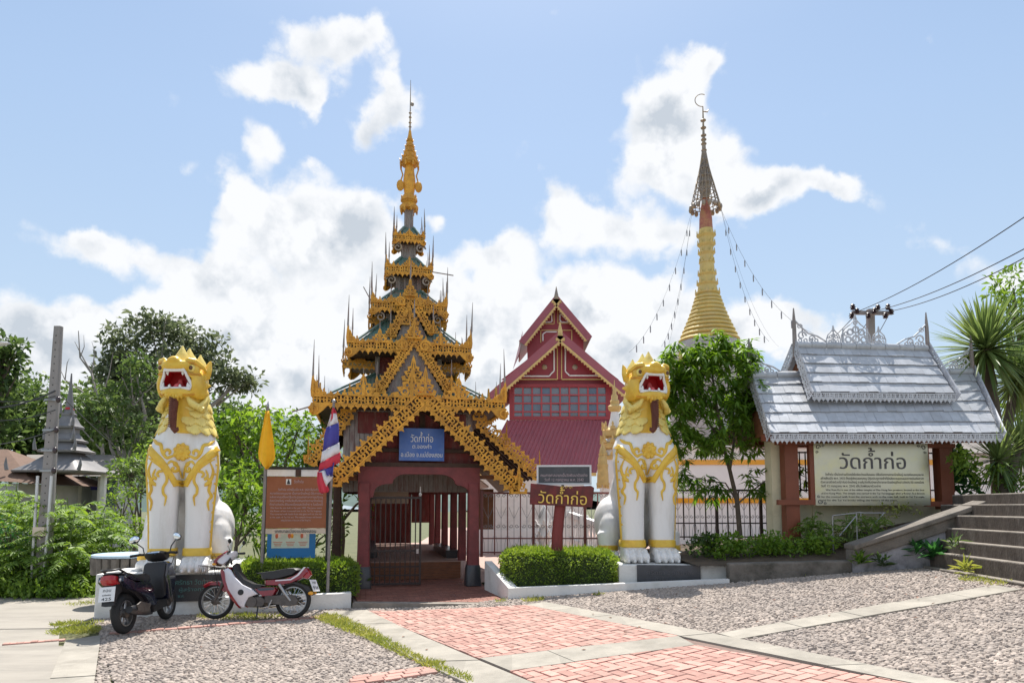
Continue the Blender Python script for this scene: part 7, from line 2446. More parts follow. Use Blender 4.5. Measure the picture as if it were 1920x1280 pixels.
def shingle_roof(tlp, trp, blp, brp, v0, v1, rows_, cols, parent, back=True):
    """front slope between eave and ridge pixels; shingles in overlapping courses; the back slope falls away behind"""
    TL = SPF.uvz(*tlp, v1); TR = SPF.uvz(*trp, v1); BL2 = SPF.uvz(*blp, v0); BR2_ = SPF.uvz(*brp, v0)
    nrm = (TR - TL).cross(BL2 - TL).normalized()
    if nrm.y > 0: nrm = -nrm
    mb = MB(); mb.add([BL2 - nrm * .02, BR2_ - nrm * .02, TR - nrm * .02, TL - nrm * .02, BL2 - nrm * .08, BR2_ - nrm * .08, TR - nrm * .08, TL - nrm * .08], [(0, 1, 2, 3), (4, 7, 6, 5), (0, 4, 5, 1), (1, 5, 6, 2), (2, 6, 7, 3), (3, 7, 4, 0)])
    rf = mb.build('roof', M['brown_wood'], parent)
    for r_ in range(rows_):
        t0, t1 = r_ / rows_, (r_ + 1.12) / rows_
        t1 = min(t1, 1.0)
        off = .5 if r_ % 2 else 0
        for c_ in range(-1, cols + 1):
            u0, u1 = (c_ + off) / cols, (c_ + 1 + off) / cols
            u0, u1 = max(0, u0), min(1, u1)
            if u1 - u0 < .004: continue
            g = .0004
            def pt(u, t): return BL2.lerp(BR2_, u).lerp(TL.lerp(TR, u), t)
            j = random.uniform(-.006, .006)
            p = [pt(u0 + g, t0 + j), pt(u1 - g, t0 + j + random.uniform(-.003, .003)), pt(u1 - g, t1), pt(u0 + g, t1)]
            lift = .030 + random.uniform(-.004, .008)
            mb = MB(); mb.add([p[0] + nrm * lift, p[1] + nrm * lift, p[2] + nrm * .004, p[3] + nrm * .004, p[0] + nrm * (lift - .018), p[1] + nrm * (lift - .018), p[2] - nrm * .012, p[3] - nrm * .012],
                              [(0, 1, 2, 3), (4, 7, 6, 5), (0, 4, 5, 1), (1, 5, 6, 2), (2, 6, 7, 3), (3, 7, 4, 0)])
            mb.build('shingle', M['shingle'], rf)
    # back slope
    bk_l = TL + (TL - BL2) * 1.0; dv = (v1 - v0)
    BLb = Vector((BL2.x, v1 + dv, BL2.z)); BRb = Vector((BR2_.x, v1 + dv, BR2_.z))
    mb = MB(); mb.add([TL, TR, BRb, BLb], [(0, 1, 2, 3)]); mb.build('back_slope', M['shingle'], parent)
    # ridge caps
    n = 9
    for i in range(n):
        a_ = TL.lerp(TR, i / n); b_ = TL.lerp(TR, (i + .97) / n)
        mb = MB(); mb.tube([a_ + Z_ * .02, b_ + Z_ * .015], .085, 8); mb.build('ridge_cap', M['shingle'], rf, 50)
    return TL, TR, BL2, BR2_, nrm, rf


def fret_edge(a, b, up, nrm, w, drop, name='fretwork', crest=0, uw=.1):
    mb = MB(); fret_band(mb, a, b, up, nrm, uw, w, drop, crest, .02); return mb.build(name, M['silver_fret'], sv)


TLl, TRl, BLl, BRl, nl, rl = shingle_roof((1408, 706), (1822, 698), (1442, 812), (1874, 812), -.55, .75, 6, 24, sv)
TLu, TRu, BLu, BRu, nu, ru = shingle_roof((1492, 648), (1738, 655), (1520, 735), (1788, 738), -.02, .85, 5, 15, sv)
for (BLx, BRx) in ((BLl, BRl), (BLu, BRu)):
    fret_edge(BLx - Y_ * .05 - Z_ * .13, BRx - Y_ * .05 - Z_ * .13, Z_, -Y_, .12, .085, uw=.09)
for (Tx, Bx) in ((TLl, BLl), (TRl, BRl), (TLu, BLu), (TRu, BRu)):
    d = (Bx - Tx).normalized()
    sd = -X_ if Bx in (BLl, BLu) else X_
    up = sd.cross(d); up = up if up.z > 0 else -up
    fret_edge(Tx + sd * .03 - up * .10 - d * .1, Bx + sd * .03 - up * .10 + d * .12, up, (-Y_ + sd * .4).normalized(), .22, .05, uw=.12)
    Bk = Vector((Bx.x, 2 * Tx.y - Bx.y, Bx.z)); d2 = (Bk - Tx).normalized(); up2 = sd.cross(d2); up2 = up2 if up2.z > 0 else -up2
    fret_edge(Tx + sd * .03 - up2 * .10, Bk + sd * .03 - up2 * .10, up2, sd, .22, .05, uw=.12)
    # upswept crest and pin at the ridge end
    h_ = .55
    mb = MB(); pts = [(0, 0), (-.75, 0), (-.55, .07), (-.38, .1), (-.25, .2), (-.12, .26), (-.05, .42), (0, .5)]
    volute(mb, Tx - sd * .14 + Z_ * .22, -sd, Z_, Y_, .12, .02, 1.2); volute(mb, Tx - sd * .36 + Z_ * .16, -sd, Z_, Y_, .09, .02, 1.2); volute(mb, Tx - sd * .10 + Z_ * .42, -sd, Z_, Y_, .07, .02, 1.2)
    mb.tube([Tx + Z_ * .55, Tx - sd * .12 + Z_ * .42, Tx - sd * .28 + Z_ * .28, Tx - sd * .48 + Z_ * .22, Tx - sd * .68 + Z_ * .10], .018, 6)
    for q in (.1, .22, .34, .46):
        annulus(mb, Tx - sd * q + Z_ * .12, X_, Z_, Y_, .025, .05, .02, 7)
    mb.build('ridge_crest', M['silver_fret'], sv)
    MB().tube([Tx + sd * .02 - Z_ * .25, Tx + sd * .02 + Z_ * .5, Tx + sd * .02 + Z_ * .82], [.05, .04, .012], 6).build('ridge_pin', M['grey_wood'], sv)
# filigree crown on the ridge
for (px, w, h, top) in ((1605, .62, .68, True), (1563, .30, .42, False), (1648, .30, .42, False)):
    b0 = SPF.uvz(px, 640, .85); b0.z = TLu.lerp(TRu, .45).z + .05
    mb = MB()
    pts = [(-.5, 0), (-.52, .3), (-.40, .52), (-.2, .66), (-.06, .8), (0, 1.0), (.06, .8), (.2, .66), (.40, .52), (.52, .3), (.5, 0)]
    for i in range(len(pts)):
        p, q = pts[i], pts[(i + 1) % len(pts)]
        mb.tube([b0 + X_ * p[0] * w + Z_ * p[1] * h, b0 + X_ * q[0] * w + Z_ * q[1] * h], .013, 5)
    for (x, z, r_) in ((0, .2, .16), (-.28, .18, .13), (.28, .18, .13), (-.2, .42, .13), (.2, .42, .13), (0, .5, .14), (0, .72, .08), (-.36, .36, .08), (.36, .36, .08)):
        annulus(mb, b0 + X_ * x * w + Z_ * z * h, X_, Z_, Y_, r_ * w * .55, r_ * w, .02, 9)
    mb.tube([b0, b0 + Z_ * h], .012, 5)
    mb.build('ridge_crown', M['silver_fret'], sv)
for px in (1581, 1627):
    b0 = SPF.uvz(px, 640, .85); b0.z = TLu.lerp(TRu, .45).z; MB().tube([b0, b0 + Z_ * .42], [.03, .012], 6).build('ridge_pin', M['silver_fret'], sv)
# gable ends of the upper roof
for (Tx, Bx, sd) in ((TLu, BLu, -1), (TRu, BRu, 1), (TLl, BLl, -1), (TRl, BRl, 1)):
    Bk = Vector((Bx.x, 2 * Tx.y - Bx.y, Bx.z)); ii = -.12 * sd * X_
    mb = MB(); mb.add([Tx + ii - Z_ * .1, Bx + ii + Vector((0, .1, 0)), Bk + ii], [(0, 1, 2)]); mb.add([Tx + ii * 1.4 - Z_ * .1, Bx + ii * 1.4 + Vector((0, .1, 0)), Bk + ii * 1.4], [(0, 2, 1)]); mb.build('gable_end', M['brown_wood'], sv)
# timber frame
tim = mat('reddish_brown_timber', (0.20, 0.055, 0.025), 0.5, 0.12, 3, 0.1, 30)
zbm = SPF.uz(1600, 826, 0)[1]
xL, xR = SPF.uz(1478, 830, .1)[0], SPF.uz(1766, 835, .1)[0]
for (x, py) in ((xL, 1003), (xR, 945)):
    zb_ = SPF.uz(1478, py, .1)[1]
    MB().box((x, .1, (zbm + zb_ - .1) / 2), (.27, .22, zbm - zb_ + .1)).build('post', tim, sv)
MB().box(((xL + xR) / 2, .1, zbm + .06), (xR - xL + .9, .24, .14)).build('beam', tim, sv)
MB().box(((xL + xR) / 2, 1.5, zbm + .06), (xR - xL + .9, .24, .14)).build('beam', tim, sv)
for x in (xL, xR): MB().box((x, .8, zbm + .2), (.2, 1.7, .13)).build('cross_beam', tim, sv)
MB().box(((xL + xR) / 2, -.38, SPF.uz(1600, 822, -.38)[1]), (xR - xL + 1.5, .1, .12)).build('eave_beam', tim, sv)
# frame either side of the board
for (a, b, c_, d_) in ((1458, 1527, 826, 945), (1735, 1788, 832, 948)):
    u0, zA = SPF.uz(a, d_, -.02); u1, zB = SPF.uz(b, c_, -.02)
    lo, hi = (u0 + .0, u1)
    MB().box(((u0 + u1) / 2, -.02, zB - .04), (u1 - u0, .1, .09)).build('frame_rail', tim, sv); MB().box(((u0 + u1) / 2, -.02, zA + .04), (u1 - u0, .1, .10)).build('frame_rail', tim, sv)
    xx = u1 - .07 if a < 1600 else u0 + .05
    MB().box((xx, -.017, (zA + zB) / 2), (.14 if a < 1600 else .1, .1, zB - zA - .18)).build('frame_stile', tim, sv)
# the big name board
nbB = thing('name_board', 'large brushed pale name board with dark Thai heading hung in the sign pavilion', 'sign', (SPF.o.x, SPF.o.y, 0), R(4))
a = SPF.uvz(1529, 947, -.06); b = SPF.uvz(1738, 832, -.06)
mb = MB(); mb.box(((a.x + b.x) / 2, -.06, (a.z + b.z) / 2), (b.x - a.x, .03, b.z - a.z)); bb = mb.build('board', M['banner'], nbB)
W_, H_ = b.x - a.x, b.z - a.z; cxx = (a.x + b.x) / 2
text('วัดกำก่อ', bb, (cxx + W_ * .01, -.077, b.z - H_ * .41), X_, Z_, H_ * .33, M['ink_grey'], width=W_ * .58, tone=TONE)
tl_ = ['วัดก้ำก่อ เป็นวัดเก่าแก่วัดหนึ่งในจังหวัดแม่ฮ่องสอน มีชื่อเรียกตามภาษาไทยใหญ่ หมายถึงดอกบุนนาค', 'สร้างขึ้นเมื่อ พ.ศ. 2433 ตั้งอยู่เชิงดอยกองมู มีซุ้มประตูทางเข้าที่มีหลังคาคลุมตลอดทางเดินถึงศาลา', 'ตัวศาลาสร้างด้วยไม้ ศิลปะไทยใหญ่ ภายในวัดเก็บรักษาตำราภาษาไทยใหญ่ที่กล่าวถึงประวัติ ของเมือง', 'วันที่ 12 กรกฎาคม พ.ศ. 2542 เป็นวัดพัฒนาตัวอย่าง']
for k, s_ in enumerate(tl_):
    text(s_, bb, (a.x + W_ * (.09 if k == 0 else .05), -.077, b.z - H_ * (.52 + .062 * k)), X_, Z_, .062, M['ink'], align='LEFT', width=W_ * (.86 if k == 0 else (.9 if k < 3 else .52)), extrude=.001)
el_ = ['Wat Kam Ko is one of the oldest temples of Mae Hong Son province, located at the foot', 'of Doi Kong Moo. The temple was named in the Tai Yai language after a flower. It is known', 'for the covered walk from the entrance arch to the main hall, built in Tai Yai style,', 'and for the Tai Yai books telling the history of the town.']
for k, s_ in enumerate(el_):
    text(s_, bb, (a.x + W_ * (.09 if k == 0 else .05), -.077, b.z - H_ * (.765 + .055 * k)), X_, Z_, .052, M['ink'], align='LEFT', width=W_ * (.86 if k == 0 else (.9 if k < 3 else .66)), extrude=.001)
for (sx, sz) in ((-1, 1), (1, 1), (-1, -1)):
    mb = MB(); c = Vector((cxx + sx * (W_ / 2 - .09), -.08, (a.z + b.z) / 2 + sz * (H_ / 2 - .08)))
    volute(mb, c, Vector((-sx, 0, 0)), Z_ * sz, Y_, .06, .006, 1.2); volute(mb, c - X_ * sx * .1 + Z_ * sz * .03, Vector((-sx, 0, 0)), Z_ * sz, Y_, .035, .006, 1.2); volute(mb, c - Z_ * sz * .1 + X_ * sx * .03, Vector((-sx, 0, 0)), Z_ * sz, Y_, .035, .006, 1.2)
    mb.build('corner_scroll', M['ink_grey'], bb)
# cream wall behind the pavilion with its open panels of ironwork
cwp = thing('cream_wall', 'cream boundary wall behind the sign pavilion', 'wall', (SPF.o.x, SPF.o.y, 0), R(4))
u0 = SPF.uz(1446, 900, .42)[0]; u1 = SPF.uz(1527, 900, .42)[0]; u2 = SPF.uz(1740, 900, .42)[0]; u3 = SPF.uz(1800, 900, .42)[0]
zt_ = SPF.uz(1446, 826, .42)[1]
MB().box((u0 + .13, .45, zt_ / 2 + .1), (.34, .3, zt_ - .1)).build('pillar', M['cream'], cwp)
MB().box((u0 + .13, .45, zt_ + .09), (.42, .38, .08)).build('cap', M['cream'], cwp)
MB().box(((u0 + u3) / 2 + .2, .55, SPF.uz(1600, 940, .5)[1] / 2), (u3 - u0 - .1, .16, SPF.uz(1600, 940, .5)[1])).build('wall', M['cream'], cwp)
MB().box(((u1 + u2) / 2, .50, zt_ / 2 + .15), (u2 - u1 + .1, .12, zt_ - .4)).build('panel', M['cream'], cwp)
for uu0, uu1 in ((u0 + .34, u1 + .05), (u2 - .02, u3)):
    nb_ = 5
    zz0 = SPF.uz(1500, 922, .5)[1]; zz1 = SPF.uz(1500, 846, .5)[1]
    for i in range(nb_):
        x = uu0 + (uu1 - uu0) * (i + .5) / nb_
        MB().box((x, .5, (zz0 + zz1) / 2), (.02, .02, zz1 - zz0)).build('bar', M['iron'], cwp)
    for z in (zz0 + .04, zz1 - .02):
        MB().box(((uu0 + uu1) / 2, .5, z), (uu1 - uu0, .025, .03)).build('rail', M['iron'], cwp)

# ---- stairs at the right and the sloping parapet
stp = thing('staircase', 'worn concrete staircase rising at the right edge', 'stairs', (0, 0, 0))
def steppt(px, py, Y): return at(px, py, Y)
vp = Vector((ray(1080, 950).x / ray(1080, 950).y, 1, 0))   # run of the step edges
sL = [(1752, 1064), (1764, 1036), (1778, 1013), (1792, 990), (1806, 966), (1834, 945), (1858, 925)]
Yb = 11.6
prevz = ground(7.4, 11)
for k, (px, py) in enumerate(sL):
    p = at(px, py, Yb - .0)
    far_ = p + vp * 1.2 if k > 4 else p + vp * .5
    near_ = p - vp * 5.4
    mb = MB()
    x1 = 13.0
    zt2 = p.z; zb2 = prevz - (.3 if k == 0 else .02)
    mb.add([(near_.x, near_.y, zb2), (x1, near_.y, zb2), (x1, far_.y, zb2), (far_.x, far_.y, zb2), (near_.x, near_.y, zt2), (x1, near_.y, zt2), (x1, far_.y, zt2), (far_.x, far_.y, zt2)],
           [(0, 3, 2, 1), (4, 5, 6, 7), (0, 1, 5, 4), (1, 2, 6, 5), (2, 3, 7, 6), (3, 0, 4, 7)])
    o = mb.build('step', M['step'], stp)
    bv = o.modifiers.new('b', 'BEVEL'); bv.width = .012; bv.segments = 2; apply_mods(o)
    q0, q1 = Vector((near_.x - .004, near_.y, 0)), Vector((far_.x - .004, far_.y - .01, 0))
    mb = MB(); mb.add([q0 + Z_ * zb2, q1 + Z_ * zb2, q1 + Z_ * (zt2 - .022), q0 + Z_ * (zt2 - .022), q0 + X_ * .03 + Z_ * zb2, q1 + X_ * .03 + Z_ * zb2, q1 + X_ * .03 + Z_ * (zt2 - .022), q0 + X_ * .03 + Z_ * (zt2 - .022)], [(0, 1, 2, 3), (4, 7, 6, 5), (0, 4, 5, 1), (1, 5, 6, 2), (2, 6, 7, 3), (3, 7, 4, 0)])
    mb.build('riser_shade', M['riser_shade'], o)  # thin dark slab added over the step front, painted shade below the tread
    prevz = zt2
par = thing('parapet', 'mossy sloping concrete parapet beside the staircase', 'parapet', (0, 0, 0))
pa = [at(1592, 1020, 12.2), at(1700, 985, 12.1), at(1790, 955, 12.0), at(1842, 936, 11.95), at(1868, 932, 11.95)]
def slabline(pts, w, h, name, m, dz=0):
    mb = MB()
    ring_ = []
    for p in pts:
        ring_.append([p + Vector((0, -w / 2, dz)), p + Vector((0, w / 2, dz)), p + Vector((0, w / 2, dz - h)), p + Vector((0, -w / 2, dz - h))])
    vs = [q for r_ in ring_ for q in r_]
    fs = [(0, 1, 2, 3), tuple(4 * (len(pts) - 1) + i for i in (3, 2, 1, 0))]
    for i in range(len(pts) - 1):
        for k in range(4):
            fs.append((4 * i + k, 4 * i + 4 + k, 4 * i + 4 + (k + 1) % 4, 4 * i + (k + 1) % 4))
    mb.add(vs, fs)
    o = mb.build(name, m, par)
    bv = o.modifiers.new('b', 'BEVEL'); bv.width = .02; bv.segments = 2; apply_mods(o)
slabline(pa, .42, .09, 'coping', M['mossy'])
slabline(pa, .30, .20, 'cap_course', M['mossy'], -.092)
mb = MB()
fw_ = [p + Vector((0, -.10, -.294)) for p in pa]
vs = [p for p in fw_] + [Vector((p.x, p.y, ground(p.x, p.y) - .1)) for p in fw_] + [p + Y_ * .2 for p in fw_] + [Vector((p.x, p.y + .2, ground(p.x, p.y) - .1)) for p in fw_]
n = len(fw_); fs = []
for i in range(n - 1):
    fs += [(i, i + 1, n + i + 1, n + i), (2 * n + i, 3 * n + i, 3 * n + i + 1, 2 * n + i + 1), (i, 2 * n + i, 2 * n + i + 1, i + 1)]
fs += [(0, n, 3 * n, 2 * n)]
mb.add(vs, fs); mb.build('wall', M['mossy_white'], par)
# dark kerb of the flower bed
fk = thing('flower_bed_kerb', 'dark mossy concrete kerb of the flower bed right of the lion', 'kerb', (0, 0, 0))
a = Vector((KR[0], KR[1], 0)) + Vector((.02, .05, 0)); g1 = G2(1600, 1074); b = Vector((g1[0], g1[1], 0))
ztk = at(1380, 1056, a.y).z
mb = MB(); d = (b - a).normalized(); nn = Vector((-d.y, d.x, 0)); 
ga, gb = ground(a.x, a.y), ground(b.x, b.y)
mb.add([a + Z_ * (ga - .1), b + Z_ * (gb - .1), b + nn * .25 + Z_ * (gb - .1), a + nn * .25 + Z_ * (ga - .1), a + Z_ * ztk, b + Z_ * (ztk + .06), b + nn * .25 + Z_ * (ztk + .06), a + nn * .25 + Z_ * ztk], [(0, 3, 2, 1), (4, 5, 6, 7), (0, 1, 5, 4), (1, 2, 6, 5), (2, 3, 7, 6), (3, 0, 4, 7)])
o = mb.build('kerb_stone', M['mossy'], fk); bv = o.modifiers.new('b', 'BEVEL'); bv.width = .03; bv.segments = 2; apply_mods(o)
# raised earth of the bed rising to the pavilion and the bank behind the stairs
mb = MB()
bed = [[(a.x - .5, a.y + .2, ztk - .06), (b.x, b.y + .2, ztk + .02), (8.6, 12.35, 1.75), (14, 12.6, 2.0)],
       [(a.x - .8, 13.7, ztk + .05), (b.x + .3, 13.3, 1.05), (9.6, 13.0, 1.75), (14, 13.2, 2.1)],
       [(a.x - 1.2, 15.2, ztk + .05), (b.x + .6, 14.6, 1.3), (10.2, 14.4, 1.9), (15, 14.4, 2.1)],
       [(a.x - 1.4, 16.5, .5), (b.x + 1, 16.5, 1.2), (11, 16.5, 1.7), (16, 16.5, 2.0)]]
for r_ in bed: mb.v.extend(r_)
for j in range(3):
    for i in range(3): mb.f.append((j * 4 + i, j * 4 + i + 1, j * 4 + i + 5, j * 4 + i + 4))
tag(mb.build('flower_bed', M['soil']), kind='structure')
# bent pipe railing in the flower bed
rl_ = thing('pipe_railing', 'bent thin pipe railing standing in the flower bed', 'railing', (0, 0, 0))
q = lambda px, py, Y=12.9: at(px, py, Y)
for pts in ([q(1563, 1040), q(1561, 966)], [q(1608, 1020), q(1606, 962)], [q(1616, 1000, 13.1), q(1614, 962, 13.1)], [q(1561, 966), q(1612, 960), q(1618, 961)], [q(1606, 966), q(1574, 1004)], [q(1612, 961), q(1660, 961)], [q(1658, 961), q(1632, 990)]):
    MB().tube(pts, .013, 7).build('pipe', M['steel'], rl_, 50)
# ---------------------------------------------------------------- trees and plants
def lumpy(clumps, k, f, jit=1.0):
    """break big crown masses into many small boughs with gaps between them"""
    out = []
    for (x, y, z, rx, ry, rz) in clumps:
        for _ in range(k):
            q = rand_dirs(1)[0]
            r = (0.35 + 0.65 * random.random()) * jit
            s = f * (0.6 + 0.8 * random.random())
            out.append((x + q[0] * rx * r, y + q[1] * ry * r, z + q[2] * rz * r, rx * s, ry * s, rz * s * .8))
    return out


def pxclumps(lst, Y):
    out = []
    for c in lst:
        px, py, rx, ry = c[:4]
        yy = Y + (c[4] if len(c) > 4 else 0)
        p = at(px, py, yy); k = yy / F
        out.append((p.x, p.y, p.z, rx * k, (rx + ry) / 2 * k, ry * k))
    return out


def tree(name, label, cat, Y, basepx, clumps, lf, k, f, per, ln, wd, trunk_r, group=None, bark='bark', droop=.15, up=.3, branch=True, top=None):
    cl = pxclumps(clumps, Y)
    b = at(basepx, 950, Y); gz_ = ground(b.x, b.y)
    root = thing(name, label, cat, (b.x, b.y, gz_ - .05), 0, group)
    o = Vector((b.x, b.y, gz_ - .05))
    small = lumpy(cl, k, f)
    loc = [(c[0] - o.x, c[1] - o.y, c[2] - o.z, *c[3:]) for c in small]
    cr_ = link('crown', cloud_leaves('crown', loc, per, ln, wd, L_[lf], up, droop), root)
    mb = MB()
    mean = sum((Vector(c[:3]) * (c[3] * c[5]) for c in cl), Vector()) / sum(c[3] * c[5] for c in cl) - o
    fork = Vector((mean.x * .35, mean.y * .35, max(.3, mean.z * .5)))
    mb.tube([(0, 0, 0), fork * .5 + Vector((.04, .02, 0)) * trunk_r * 8, fork], [trunk_r * 1.25, trunk_r, trunk_r * .8], 9)
    if branch:
        for c in cl:
            e = Vector(c[:3]) - o
            m_ = fork.lerp(e, .5) + Vector((random.uniform(-.1, .1), random.uniform(-.1, .1), .12)) * (e - fork).length
            mb.tube([fork, m_, e], [trunk_r * .6, trunk_r * .42, trunk_r * .15], 7)
        for c in random.sample(loc, min(len(loc), 40)):
            e = Vector(c[:3]); n_ = min(cl, key=lambda q: (Vector(q[:3]) - o - e).length)
            s_ = fork.lerp(Vector(n_[:3]) - o, .7)
            mb.tube([s_, s_.lerp(e, .5) + Vector((0, 0, .05)), e], [trunk_r * .22, trunk_r * .15, trunk_r * .05], 5)
    mb.build('trunk', M[bark], root, 60)
    return root


# far wood at the left
FOR = [(-60, 760, 90, 90), (60, 770, 90, 70), (150, 790, 80, 60), (235, 770, 80, 80), (330, 780, 90, 70), (430, 800, 90, 60)]
FL = ['tall dark tree at the far left edge of the wood behind the utility pole', 'rounded green tree behind the utility pole', 'green tree of the wood directly behind the zinc spire', 'bushy tree of the wood right of the zinc spire', 'tree of the wood directly behind the lion', 'low tree of the wood right of the lion']
for i, (px, py, rx, ry) in enumerate(FOR):
    tree('wood_tree', FL[i], 'tree', 44 + 2 * (i % 3), px, [(px, py, rx, ry), (px + 20, py + 70, rx, ry), (px - 30, py + 40, rx * .8, ry)], 'forest', 46, .34, 44, .42, .22, .22, 'trees of the wood behind the road', branch=False)
tree('broad_tree', 'large dark green tree cut off by the left edge of the photo', 'tree', 26, -30, [(-40, 690, 70, 80), (10, 660, 34, 40), (5, 740, 40, 60), (-30, 800, 60, 60)], 'dark', 44, .34, 80, .30, .15, .25)
tree('rain_tree', 'big grey green tree with open crown rising behind the left lion', 'tree', 33, 300, [(300, 620, 70, 36), (235, 650, 55, 40), (380, 650, 50, 36), (330, 690, 70, 50), (250, 720, 70, 50), (400, 700, 50, 40), (450, 715, 40, 24), (300, 780, 70, 60), (210, 690, 30, 30), (330, 860, 60, 50)],
     'grey', 60, .28, 105, .30, .14, .26, bark='bark_pale', up=.15)
tree('leafy_tree', 'mid green tree with pale bare twigs left of the lion, above the grey roof', 'tree', 27, 245, [(225, 760, 60, 60), (255, 820, 55, 50), (200, 800, 40, 40), (255, 700, 40, 40), (180, 770, 40, 40)], 'dark', 36, .30, 70, .26, .12, .14, bark='bark_pale')
# bare twigs above the wood
bt = thing('bare_tree', 'leafless grey tree with upright twigs between the pole and the big tree', 'tree', tuple(at(190, 950, 30).xy) + (0,))
o_ = Vector((bt.location.x, bt.location.y, 0)); mb = MB()
for (pts, r) in (([(196, 900), (186, 760), (172, 700), (150, 670), (147, 620)], .08), ([(172, 700), (150, 660), (140, 640)], .04), ([(186, 760), (150, 730), (122, 712), (112, 690)], .05), ([(122, 712), (126, 680), (130, 672)], .025), ([(150, 670), (158, 650), (157, 628)], .025), ([(172, 700), (178, 660), (172, 640)], .03), ([(186, 760), (205, 700), (212, 660)], .04), ([(196, 800), (240, 730), (270, 690)], .05), ([(196, 850), (150, 800), (130, 760)], .04)):
    P_ = [at(x, y, 30) - o_ for x, y in pts]; n = len(P_); mb.tube(P_, [r * (1 - .8 * i / (n - 1)) for i in range(n)], 6)
mb.build('branches', M['bark_pale'], bt, 60)

# tree behind the brown board and the thicket under it
tree('bright_tree', 'bright green leafy tree behind the brown history board', 'tree', 17.5, 520, [(480, 790, 60, 40), (560, 800, 60, 40), (430, 800, 36, 40), (520, 860, 80, 50), (600, 840, 30, 40), (420, 860, 30, 50), (570, 900, 60, 60), (470, 920, 60, 60), (610, 930, 30, 60)],
     'bright', 30, .32, 130, .20, .085, .09, droop=.35, up=.25)
tree('laurel_shrub', 'dark shrub with long leaves between the lion and the yellow flag', 'shrub', 15.4, 440, [(450, 900, 44, 40), (430, 960, 34, 50), (480, 985, 30, 50), (465, 930, 40, 40)], 'shrub', 18, .34, 230, .22, .05, .05, droop=.4)
tree('laurel_shrub', 'shrub behind the blue poster and the right flag pole', 'shrub', 15.6, 590, [(560, 1000, 60, 50), (625, 990, 24, 60), (520, 1000, 40, 50)], 'shrub', 16, .34, 180, .18, .06, .05, droop=.3)


# pinnate shrubs along the road
def frond(base, d, L, n, ll, lw, bs, ds, ss, lens, wds, sag=.5):
    d = Vector(d).normalized(); side = d.cross(Z_)
    if side.length < .1: side = X_.copy()
    side.normalize()
    pts = []
    for i in range(n + 1):
        t = i / n
        pts.append(Vector(base) + d * L * t - Z_ * (sag * L * t * t))
    for i in range(2, n + 1):
        tan = (pts[i] - pts[i - 1]).normalized()
        for s in (-1, 1):
            q = (side * s + tan * .45 - Z_ * .25).normalized()
            bs.append(tuple(pts[i])); ds.append(tuple(q)); ss.append(tuple(tan)); 
            k = math.sin(PI * (.15 + .8 * i / n)) * .5 + .6
            lens.append(ll * k); wds.append(lw * k)
    return pts


def pinnate(name, label, px, Y, h, nf, L, lf='shrub', group=None, ll=.15, lw=.055, n=9, stems=3, spread=.35, z0=None, cat='shrub', sag=.5):
    b = at(px, 950, Y); g_ = ground(b.x, b.y) if z0 is None else z0
    root = thing(name, label, cat, (b.x, b.y, g_), 0, group)
    bs, ds, ss, ln_, wd_ = [], [], [], [], []
    mb = MB()
    for s in range(stems):
        a = random.random() * 6.28; e = Vector((math.cos(a) * spread * h * random.random(), math.sin(a) * spread * h * random.random(), h * random.uniform(.75, 1.05)))
        mid_ = e * .5 + Vector((0, 0, .08 * h))
        mb.tube([(0, 0, 0), mid_, e], [.03, .02, .008], 5)
        for k in range(nf):
            t = .18 + .82 * k / nf
            p = (Vector().lerp(mid_, t * 2) if t < .5 else mid_.lerp(e, t * 2 - 1))
            a2 = k * 2.4 + random.random()
            pts = frond(p, (math.cos(a2), math.sin(a2), random.uniform(.25, .7)), L * random.uniform(.7, 1.1) * (1.1 - .4 * t), n, ll, lw, bs, ds, ss, ln_, wd_, sag)
            mb.tube(pts[::3] + [pts[-1]], .004, 3, False)
    mb.build('stems', M['stem'], root)
    b_, d_, s_ = (np.array(v) for v in (bs, ds, ss))
    d_ = unit(d_ + rng.normal(size=d_.shape) * .12); s_ = unit(s_ + rng.normal(size=s_.shape) * .25)
    link('leaves', leaf_mesh('leaves', b_, d_, s_, ln_, wd_, L_[lf], droop=.15), root)
    return root


SH = [(35, 15.2, 2.35, 'tall roadside shrub with feathery leaves at the left edge'), (70, 16.2, 2.3, 'roadside shrub growing just behind the utility pole'), (125, 15.0, 1.9, 'roadside shrub leaning over the road right of the utility pole'), (150, 16, 2.2, 'roadside shrub with arching leaf stalks before the house wall'),
      (185, 15.2, 1.6, 'roadside shrub with red flower buds beside the garden table'), (205, 17, 1.8, 'roadside shrub behind the garden table'), (52, 14.6, 1.2, 'low roadside shrub at the foot of the utility pole'), (-30, 15.5, 2.4, 'roadside shrub cut by the left edge of the photo'), (130, 14.4, 1.05, 'low roadside shrub right of the pole foot'), (15, 16.8, 2.6, 'tallest roadside shrub below the brown roof')]
for (px, Y, h, lb) in SH:
    pinnate('feathery_shrub', lb, px, Y, h, 13, .95, 'shrub', 'feathery shrubs along the road', stems=5, spread=.5, n=11)
tree('dark_bush', 'dense dark green bush at the left edge of the road', 'bush', 14.6, 10, [(20, 1000, 44, 50), (-10, 1040, 50, 50), (50, 1050, 30, 34)], 'deep', 24, .30, 420, .10, .03, .04)
tree('weedy_bush', 'pale green bush between the garden table and the lion', 'bush', 17.5, 235, [(230, 940, 34, 44), (215, 985, 30, 30), (250, 1000, 26, 36)], 'shrub', 24, .30, 240, .12, .045, .05)
tree('weedy_bush', 'loose green bush against the grey house right of the zinc spire', 'bush', 21, 255, [(250, 900, 36, 50), (275, 870, 30, 40), (225, 880, 24, 30)], 'shrub', 24, .30, 150, .15, .06, .05)
tree('weedy_bush', 'dark bush behind the left lion near the house', 'bush', 19, 270, [(265, 900, 40, 50), (240, 880, 30, 30)], 'dark', 20, .30, 140, .15, .06, .05)
